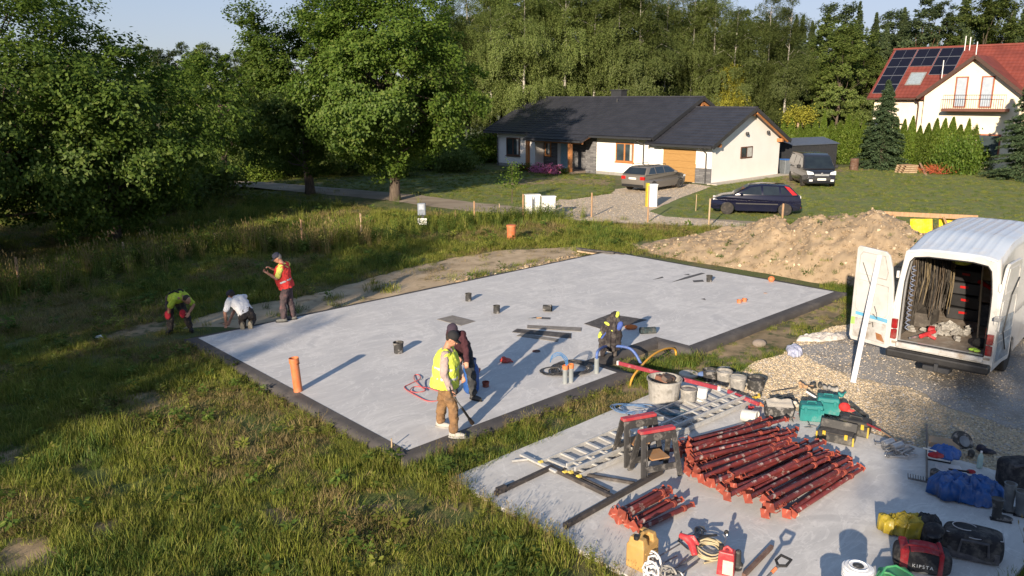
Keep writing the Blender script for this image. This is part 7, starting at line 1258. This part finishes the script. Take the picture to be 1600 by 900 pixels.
# ---- white buckets at the bottom
pw = pm('clean white plastic',(0.82,0.83,0.84),.4,c2=(0.78,0.79,0.8))
pot(1303,950,GS,.155,.27,pw,'lower lidded white bucket at the bottom edge, left of the other','bucket',lid=pw); c_up = pot(1335,938,GS,.155,.40,pw,'upper lidded white bucket at the bottom edge with grooved rim','bucket',lid=pw)
M_GRN = pm('bright green plastic',(0.08,0.42,0.16),.4); HB2 = c_up
for h in (.30,.335): MB().lathe([(.157,0),(.166,.008),(.157,.016)],(0,0,h),26,cap=False).build('hoop',pw,HB2,local=True)
MB().lathe([(.001,.445),(.045,.445),(.06,.438)],n=18,cap=False).build('lid_boss',M_SC,c_up,local=True); MB().lathe([(.09,.434),(.10,.446),(.11,.434)],n=26,cap=False).build('lid_ring',pw,c_up,local=True)
c = thing('green_crate','bright green plastic crate frame cut off by the bottom edge','crate',GK(1400,912))
for a,b_ in ((0,1),):
    P_ = [GK(1372,905,.18),GK(1385,886,.22),GK(1400,884,.22),GK(1422,896,.20),GK(1436,908,.16)]; MB().tube(P_,.013,8).build('handle',M_GRN,c); P_ = [GK(1360,915,.14),GK(1374,893,.16),GK(1390,896,.16),GK(1410,908,.14)]; MB().tube(P_,.013,8).build('handle',M_GRN,c)
MB().box((0,.02,.07),(.34,.24,.14)).build('basket',M_GRN,c,local=True,bevel=.02)
mb = MB(); p = GK(1438,893); mb.ell(p+Vector((0,0,.04)),(.17,.07,.045),14,8,Matrix.Rotation(R(-25),3,'Z')); single(mb,'pale_shoe',pm('pale shoe sole',(0.60,0.55,0.45),.8),'pale slipper lying behind the green crate','shoe',remesh=.01)
# ---- bags
def softbox(c, d, m_, lab, cat, name, rz=0, par=None, seed=0, bulge=.12):
    t = thing(name, lab, cat, c, rz); random.seed(seed); mb = MB(); n = 10
    def f(u,v): return u,v
    vs = []; N1_ = 14; N2 = 10
    for i in range(N2+1):
        ph = -math.pi/2+math.pi*i/N2
        for j in range(N1_*2):
            th = math.pi*j/N1_; e = .42; cx = math.copysign(abs(math.cos(ph))**e,1)*math.copysign(abs(math.cos(th))**e,math.cos(th)); cy = math.copysign(abs(math.cos(ph))**e,1)*math.copysign(abs(math.sin(th))**e,math.sin(th)); cz = math.copysign(abs(math.sin(ph))**e,math.sin(ph))
            w_ = 1+bulge*mnoise.noise(Vector((cx*1.7+seed,cy*1.7,cz*1.7))); vs.append((cx*d[0]/2*w_, cy*d[1]/2*w_, d[2]/2+cz*d[2]/2*(1+bulge*.8*mnoise.noise(Vector((cx*2.3,cy*2.3+seed,5))))))
    k = N1_*2; mb.add(vs,[(i*k+j,i*k+(j+1)%k,(i+1)*k+(j+1)%k,(i+1)*k+j) for i in range(N2) for j in range(k)]); mb.build('body', m_, t, local=True, smooth=True, sub=2, wr=.035, ws=.22); return t
BL = cloth('nylon black',(0.022,0.022,0.027),(0.014,0.014,0.017)); BG = cloth('nylon grey',(0.075,0.072,0.080)); BR = cloth('nylon red',(0.42,0.022,0.032),(0.30,0.016,0.024))
t = softbox(GK(1437,888),(.62,.30,.30),BL,'red and black sports bag with white lettering on its side','sports bag','sports_bag',R(-20),seed=1,bulge=.10)
for x,w_ in ((-.20,.10),(.19,.06)): MB().box((x,0,.155),(w_,.325,.31)).build('red_panel' if x<0 else 'red_strap',BR,t,local=True,bevel=.03,seg=2)
MB().grid(lambda u,v: (-.14+.30*u, -.155+.26*v, .300+.018*math.sin(u*3.1)-.02*abs(v-.5)),6,6).build('red_top',BR,t,local=True,solid=.01)
cu = bpy.data.curves.new('word','FONT'); cu.body = 'KIPSTA'; cu.size = .056; cu.align_x = 'CENTER'; cu.extrude = .002; cu.space_character = 1.35; o = bpy.data.objects.new('w', cu); COL.objects.link(o); dg = bpy.context.evaluated_depsgraph_get(); me = bpy.data.meshes.new_from_object(o.evaluated_get(dg)); bpy.data.objects.remove(o); me.materials.clear(); me.materials.append(M_WHITE)
q = bpy.data.objects.new('lettering', me); COL.objects.link(q); q.parent = t; q.location = (0.0,-.166,.10); q.rotation_euler = (R(82),0,0); MB().tube([(-.22,-.1,.30),(-.18,-.17,.38),(.0,-.19,.40),(.16,-.16,.36),(.2,-.1,.30)],.012,6).build('carry_strap',BR,t,local=True)
MB().tube([(.10,-.165,.02),(.13,-.19,.0),(.22,-.20,.01),(.30,-.12,.02)],.008,6).build('shoulder_strap',BL,t,local=True)
mb = MB(); p = GK(1452,868); mb.ell(p+Vector((0,-.02,.36)),(.13,.11,.09),14,8); mb.ell(p+Vector((-.05,-.12,.34)),(.09,.06,.015),12,6); single(mb,'baseball_hat',BL,'black cap lying on top of the red and black sports bag','cap',remesh=.01)
t = softbox(GK(1516,868),(.66,.36,.36),BL,'large black holdall with pale piping, right of the red and black sports bag','holdall','holdall',R(-25),seed=2,bulge=.08)
M_PIP = pm('pale piping',(0.45,0.45,0.47)); MB().tube([(-.30,-.12,.33),(0,-.175,.325),(.30,-.12,.33),(.315,.1,.33)],.006,5).build('piping',M_PIP,t,local=True); MB().tube([(-.10+.13*math.cos(a),.02+.10*math.sin(a),.368) for a in np.linspace(.3,5.2,18)],.006,5).build('piping',M_PIP,t,local=True); MB().tube([(-.16,-.19,.12),(-.14,-.21,.30),(.14,-.21,.30),(.16,-.19,.12)],.016,6).build('carry_strap',BG,t,local=True); MB().box((0,-.172,.10),(.56,.012,.14)).build('side_pocket',BG,t,local=True,bevel=.01); MB().tube([(-.34,0,.28),(-.36,-.05,.20),(-.33,-.1,.15)],.02,8).build('side_handle',BL,t,local=True)
crumple('yellow_bag',GK(1412,832),.33,.19,.19,R(-18),pm('yellow film',(0.50,0.38,0.03),.35,c2=(0.34,0.26,0.03),scale=5,dirt=(0.20,0.18,0.05),dscale=4,dlo=.55,dhi=.68),'crumpled yellow plastic bag behind the red and black sports bag','plastic bag',3,.085,10,lobes=((.25,0,1),(-.55,.1,.85)))
crumple('black_jacket',GK(1448,838),.17,.18,.26,0,BL,'black jacket heaped right of the yellow plastic bag','jacket',5,.05,9)
M_BTP = pm('blue tarp',(0.013,0.095,0.33),.42,c2=(0.009,0.065,0.23),scale=4); crumple('blue_tarp_bundle',GK(1508,778),.43,.26,.26,R(-10),M_BTP,'bright blue plastic tarp bundled up on the slab','tarp',7,.10,8,96,lobes=((-.35,0,1),(.45,.1,.82)))
# boots
def boot(lab, loc, rz, m_, h=.34, tip=None):
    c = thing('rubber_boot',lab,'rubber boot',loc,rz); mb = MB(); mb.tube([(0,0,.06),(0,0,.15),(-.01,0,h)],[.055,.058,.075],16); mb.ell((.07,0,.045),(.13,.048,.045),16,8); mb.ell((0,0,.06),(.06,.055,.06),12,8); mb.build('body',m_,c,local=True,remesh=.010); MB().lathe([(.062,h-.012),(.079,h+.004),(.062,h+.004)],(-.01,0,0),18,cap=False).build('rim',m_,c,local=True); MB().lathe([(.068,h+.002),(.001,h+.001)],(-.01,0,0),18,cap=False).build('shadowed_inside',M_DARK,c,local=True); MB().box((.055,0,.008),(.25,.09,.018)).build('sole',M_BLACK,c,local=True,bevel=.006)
    if tip: c.rotation_euler = (tip[0],tip[1],rz)
boot('black rubber boot standing left of the grey pair',GK(1556,812),R(-25),M_SC,.30); M_GRY = pm('grey rubber',(0.13,0.15,0.16),.6,c2=(0.08,0.09,0.10),scale=6,dirt=(0.24,0.24,0.23),dscale=6,dlo=.5,dhi=.7); boot('tall grey rubber boot with its wide top folded',GK(1574,800),R(-15),M_GRY,.42); boot('second grey rubber boot at the right edge',GK(1592,806),R(-30),M_GRY,.36)
t = softbox(GK(1585,760),(.46,.34,.44),BL,'black rucksack standing at the right edge behind the boots','rucksack','rucksack',R(10),seed=5,bulge=.15); MB().box((.22,-.02,.36),(.08,.2,.30)).build('red_flap',pm('rust red cloth',(0.30,0.06,0.035),.9),t,local=True,bevel=.02); MB().tube([(-.2,-.15,.40),(-.05,-.2,.44),(.1,-.18,.40)],.02,8).build('strap',BG,t,local=True)
# box with cloths
c = thing('cardboard_box','open white and brown cardboard box with cloths on top','box',GK(1466,716),R(-28)); MB().box((0,0,.12),(.32,.26,.20)).build('white_lower',M_WHITE,c,local=True); MB().box((0,0,.26),(.322,.262,.08)).build('brown_upper',pm('cardboard',(0.42,0.28,0.17),.9),c,local=True); MB().box((.21,-.02,.25),(.14,.24,.006),rot=Euler((0,.6,0))).build('flap',pm('cardboard',(0.42,0.28,0.17),.9),c,local=True); MB().box((0,0,.012),(.34,.28,.02)).build('tray',M_BLACK,c,local=True)
crumple('blue_cloth',GK(1476,713,.27),.20,.16,.13,R(-20),pm('royal blue cloth',(0.03,0.12,0.40),.7,c2=(0.02,0.08,0.28)),'blue cloth piled on the cardboard box','cloth',9,.045,11)
mb = MB(); p = GK(1460,712,.31); [mb.ell(p+Vector((random.gauss(0,.04),random.gauss(0,.03),.03)),(.08,.05,.04),10,6) for _ in range(4)]; single(mb,'red_cloth',BR,'red cloth under the blue cloth on the cardboard box','cloth',remesh=.012)
stick('short_white_rod',GK(1443,700,.30),GK(1462,705,.42),.012,M_WHITE,'short white handle sticking out left of the cardboard box','handle rod')
c = thing('cable_reel','dark cable reel lying on the gravel behind the cardboard box','cable reel',G(1500,692,GZ+.06)); MB().lathe([(.07,.0),(.17,.01),(.19,.05),(.17,.09),(.07,.10)],n=26,m=Euler((.9,.25,0)).to_matrix()).build('cable',M_SC,c,local=True); MB().lathe([(.001,.105),(.09,.105),(.09,.115),(.001,.115)],n=20,m=Euler((.9,.25,0)).to_matrix(),cap=False).build('hub',M_ST2,c,local=True)
def shoe1(px,py,lab,rz,m_): mb = MB(); p = G(px,py,GZ+.05); rm = Matrix.Rotation(rz,3,'Z'); mb.ell(p+Vector((0,0,.04)),(.15,.05,.045),14,8,rm); mb.ell(p+rm@Vector((-.07,0,.08)),(.07,.05,.05),12,8,rm); return single(mb,'work_shoe',m_,lab,'shoe',remesh=.009)
shoe1(1517,712,'left dark work shoe lying on the gravel edge',R(60),M_SC); shoe1(1540,708,'right dark blue work shoe on its side on the gravel edge',R(-35),cloth('dark blue shoe',(0.03,0.03,0.05)))
c = thing('plastic_bottle','clear greenish drinks bottle standing by the blue tarp','bottle',GK(1530,731)); MB().lathe([(.001,0),(.038,0),(.040,.02),(.040,.16),(.034,.20),(.014,.235),(.014,.255)],n=18,cap=False).build('body',pm('pet plastic',(0.42,0.58,0.55),.12,c2=(0.38,0.54,0.52)),c,local=True,smooth=True); MB().tube([(0,0,.25),(0,0,.275)],.016,12).build('cap',M_WPL,c,local=True)
c = thing('white_tray','white plastic tray half under the blue tarp','tray',GK(1482,742)); MB().box((0,0,.06),(.34,.22,.12),rot=R(-15)).build('body',M_WPL,c,local=True,bevel=.01); single(MB().beam(GK(1482,733,.15),GK(1514,737,.15),.025,.02),'flat_file',M_BLACK,'thin black tool lying across the white tray','tool'); single(MB().ell(GK(1517,737,.12),(.07,.05,.03),12,8),'small_hand_tool',BR,'small dark red tool handle beside the white tray','tool'); 
mb = MB(); mb.box(GK(1462,748,.14),(.10,.16,.28),rot=R(20)); single(mb,'black_case',M_SC,'narrow black case leaning at the left of the blue tarp','case',bevel=.02)
# rake
c = thing('garden_rake','rake lying teeth up with its long handle towards the gravel','rake',GK(1446,752)); a,b_ = GK(1448,750,.05),GK(1448,664,.03); MB().tube([a,b_],.015,8).build('handle',pm('weathered wood',(0.20,0.17,0.15),.9),c); l,r_ = GK(1419,747,.04),GK(1471,758,.04); MB().beam(l,r_,.02,.025).build('head',M_ST2,c)
for k in range(14): q = l.lerp(r_,k/13); MB().beam(q,q+Vector((-.02,-.015,.085)),.008,.008).build('tooth',M_ST2,c)
# clamps heap
random.seed(40)
for k in range(16):
    p = GK(random.uniform(1378,1432),random.uniform(688,716),.03+.05*random.random()); a = random.uniform(-.5,.7); L = random.uniform(.18,.36); d = Vector((math.cos(a),math.sin(a),random.uniform(-.1,.1))); m_ = random.choice((M_ALU,M_ST2,M_STL)); mb = MB(); mb.beam(p-d*L/2,p+d*L/2,.03,.008); u = Vector((-d.y,d.x,0)); mb.tube([p+d*L/2,p+d*L/2+u*.06,p+d*L*.35+u*.09],.008,6); mb.tube([p-d*L/2+u*.028*math.cos(t)+Vector((0,0,.028*math.sin(t))) for t in np.linspace(0,6.28,10)],.005,5,cap=False)
    single(mb,'steel_clamp',m_,'steel formwork clamp in the small shiny heap by the gravel edge','clamp','heap of steel clamps')
for k in range(2): single(MB().lathe([(.05,-.09),(.06,-.09),(.06,.09),(.05,.09)],GK(1388+k*14,692+k*5,.07),18,Euler((0,1.4,.3)).to_matrix()),'steel_sleeve',M_ALU,('left','right')[k]+' shiny short steel sleeve on the clamp heap','sleeve')
# ---- tool boxes and tubs at the gravel edge
def toolbox(lab, c0, d, rz, m_, trim, openlid=False):
    c = thing('tool_box',lab,'tool box',c0,rz); MB().box((0,0,d[2]*.36),(d[0],d[1],d[2]*.72),taper=1.05).build('body',m_,c,local=True,bevel=.015)
    if openlid: MB().box((0,d[1]*.62,d[2]*.80),(d[0]*1.02,d[1]*.9,.05),rot=Euler((1.1,0,0))).build('lid',m_,c,local=True,bevel=.012); MB().box((0,0,d[2]*.73),(d[0]*.9,d[1]*.85,.02)).build('contents',M_DARK,c,local=True)
    else: MB().box((0,0,d[2]*.86),(d[0]*1.03,d[1]*1.03,d[2]*.27),taper=.94).build('lid',m_,c,local=True,bevel=.015); MB().tube([(-d[0]*.2,0,d[2]),(-d[0]*.2,0,d[2]*1.1),(d[0]*.2,0,d[2]*1.1),(d[0]*.2,0,d[2])],.014,8).build('handle',m_,c,local=True)
    for x in (-.3,.3): MB().box((x*d[0],-d[1]*.53,d[2]*.70),(.05,.02,.09)).build('latch',trim,c,local=True,bevel=.004)
    for s in (-1,1): MB().box((s*d[0]*.50,-d[1]*.50,d[2]*.4),(.025,.025,d[2]*.7)).build('corner_strip',trim,c,local=True)
    return c
M_TBX = pm('tool box black',(0.040,0.040,0.040),.6,c2=(0.026,0.026,0.026),scale=5,dirt=(0.15,0.14,0.12),dscale=6,dlo=.5,dhi=.68); M_TY = pm('tool yellow',(0.55,0.38,0.03),.5); M_TEAL = pm('teal case',(0.015,0.22,0.21),.5,c2=(0.012,0.16,0.16),scale=4,dirt=(0.14,0.26,0.25),dscale=5,dlo=.55,dhi=.72)
toolbox('big closed black tool box with yellow latches at the gravel edge',GK(1335,676),(.46,.28,.26),R(-35),M_TBX,M_TY); toolbox('open black and yellow tool box in front of the closed one',GK(1306,688),(.56,.26,.20),R(-33),M_TBX,M_TY,True)
toolbox('front teal power-tool case',GK(1266,655),(.36,.24,.30),R(-12),M_TEAL,M_TEAL); toolbox('rear teal power-tool case, dustier and partly hidden',GK(1292,645),(.36,.26,.32),R(-18),M_TEAL,M_TEAL)
c = thing('black_tub','oblong black mortar tub with pale dry mortar on its rim','tub',GK(1216,652),R(-8)); mb = MB(); mb.box((0,0,.12),(.44,.28,.24),taper=1.14); mb.build('body',M_SC,c,local=True,bevel=.03); MB().grid(lambda u,v: ((u-.5)*.44,(v-.5)*.28,.245+.03*mnoise.noise(Vector((u*4,v*4,1)))+.05*v),8,6).build('contents',M_MORT,c,local=True,smooth=True)
mb = MB(); p = GK(1319,640,.18); mb.ell(p+Vector((0,0,.05)),(.10,.09,.08),14,8); mb.ell(p+Vector((.08,-.04,.0)),(.10,.05,.02),12,6); single(mb,'bright_hat',pm('bright red cloth',(0.72,0.03,0.03),.8),'bright red cap lying between the teal case and the black tool box','cap',remesh=.01)
for k,(a,b_,r_,m_,lab) in enumerate((((1322,640),(1400,688),.014,M_STAKE,'long thin brown wooden handle lying on the gravel beyond the tool boxes'),((1328,650),(1375,672),.018,BR,'red-handled tool lying on the black tool box'),((1204,612),(1246,606),.008,M_BLACK,'upper thin black cord on the pale gravel'),((1206,622),(1238,616),.008,M_BLACK,'lower thin black cord on the pale gravel'),((1260,612),(1276,622),.02,M_WPL,'short white tube behind the teal case'),((1330,632),(1352,650),.03,M_TBX,'black tool body lying behind the tool boxes'))): stick('loose_shaft' if k<2 else ('cord' if k<4 else 'tube'),G(*a,GZ+.22 if k not in (2,3) else GZ+.07),G(*b_,GZ+.16 if k!=1 else GS+.30),r_,m_,lab,'tool handle' if k<2 else ('cord' if k<4 else 'tube'))
random.seed(44); small = [(1222,632,'silver lamp',M_ALU,.06),(1232,626,'dark winch',M_SC,.07),(1244,634,'pale sponge',M_MORT,.07),(1190,634,'orange level block',M_ORP,.05),(1172,640,'red grate',BR,.05),(1180,622,'yellow-black tape',M_TY,.05),(1300,612,'grey sander',M_GRB,.07),(1276,606,'black charger',M_TBX,.07),(1254,604,'brown sleeve',M_STAKE,.06),(1314,618,'green sprayer',M_TEAL,.06),(1165,600,'crusted brush',M_GRB,.05)]
for x,y,nm,m_,r_ in small:
    mb = MB(); p = GK(x,y,.06); [mb.ell(p+Vector((random.gauss(0,r_*.8),random.gauss(0,r_*.6),random.random()*r_)),(r_*random.uniform(.5,1),r_*.6,r_*.6),10,6,Euler((random.random()*3,random.random()*3,0)).to_matrix()) for _ in range(4)]; mb.beam(p,p+Vector((random.uniform(-.2,.2),random.uniform(-.1,.1),.05)),.03,.025)
    single(mb,nm.replace(' ','_').replace('-','_'),m_,nm+' among the small tools behind the black mortar tub',nm.split()[-1],remesh=.010)
for k in range(18):
    x,y = random.uniform(1180,1330),random.uniform(640,668); p = GK(x,y,.01); d = Vector((random.gauss(0,.06),random.gauss(0,.05),.01)); single(MB().tube([p-d,p+Vector((0,0,.01)),p+d],.007,5),'scrap_rod',random.choice((M_STL,M_PR2,M_SC)),'short scrap rod lying on the slab behind the prop heap','scrap','scrap rods behind the prop heap')
# ---- bags of cement, rock, paper, timber
crumple('white_sack',G(1283,530,GZ+.03),.62,.24,.08,R(12),pm('sack white',(0.62,0.58,0.54),.8),'flattened whitish sack at the edge of the pale gravel','sack',11,.05,5)
crumple('plastic_sack',G(1241,552,GZ+.03),.16,.36,.14,R(-20),pm('sack blue grey',(0.42,0.45,0.60),.5),'bluish plastic sack standing out of the pale gravel','sack',13,.04,9)
mb = MB(); p = G(1186,541,GZ); mb.ell(p+Vector((0,0,.07)),(.17,.13,.10),12,8); single(mb,'grey_rock',pm('grey rock',(0.26,0.22,0.19),.95,bmp=.8),'grey rock in the grass strip between the slabs','rock',remesh=.03)
mb = MB(); p = G(155,531); mb.ell(p+Vector((0,0,.06)),(.10,.08,.05),8,6); mb.ell(p+Vector((.05,0,.08)),(.06,.05,.05),8,6); single(mb,'white_litter',M_WHITE,'crumpled white scrap lying in the shaded grass on the left','litter',remesh=.02)
for k,(a,b_,hh) in enumerate((((902,388),(975,398),.10),((903,392),(962,401),.04),((906,389),(960,395),.16))): single(MB().beam(G(*a,GZ+hh+.08),G(*b_,GZ+hh+.08),.14,.05),'dark_board',(M_FELT,M_STAKE2,M_FELT)[k],('upper dark','pale lower','top dark')[k]+' board in the small stack at the far corner of the slab','board')
c = thing('string_peg','thin pale setting-out peg at the near corner of the slab','peg',G(613,716)); MB().tube([(0,0,-.05),(0,0,.34)],.012,6).build('peg',M_STAKE2,c,local=True)
c = thing('manhole_cover','dark round cover in the grass beyond the slab','manhole cover',G(948,357)); MB().lathe([(.001,.07),(.26,.07),(.28,.05),(.28,0)],n=22,cap=False).build('cover',pm('cast iron',(0.14,0.11,0.11),.8),c,local=True)
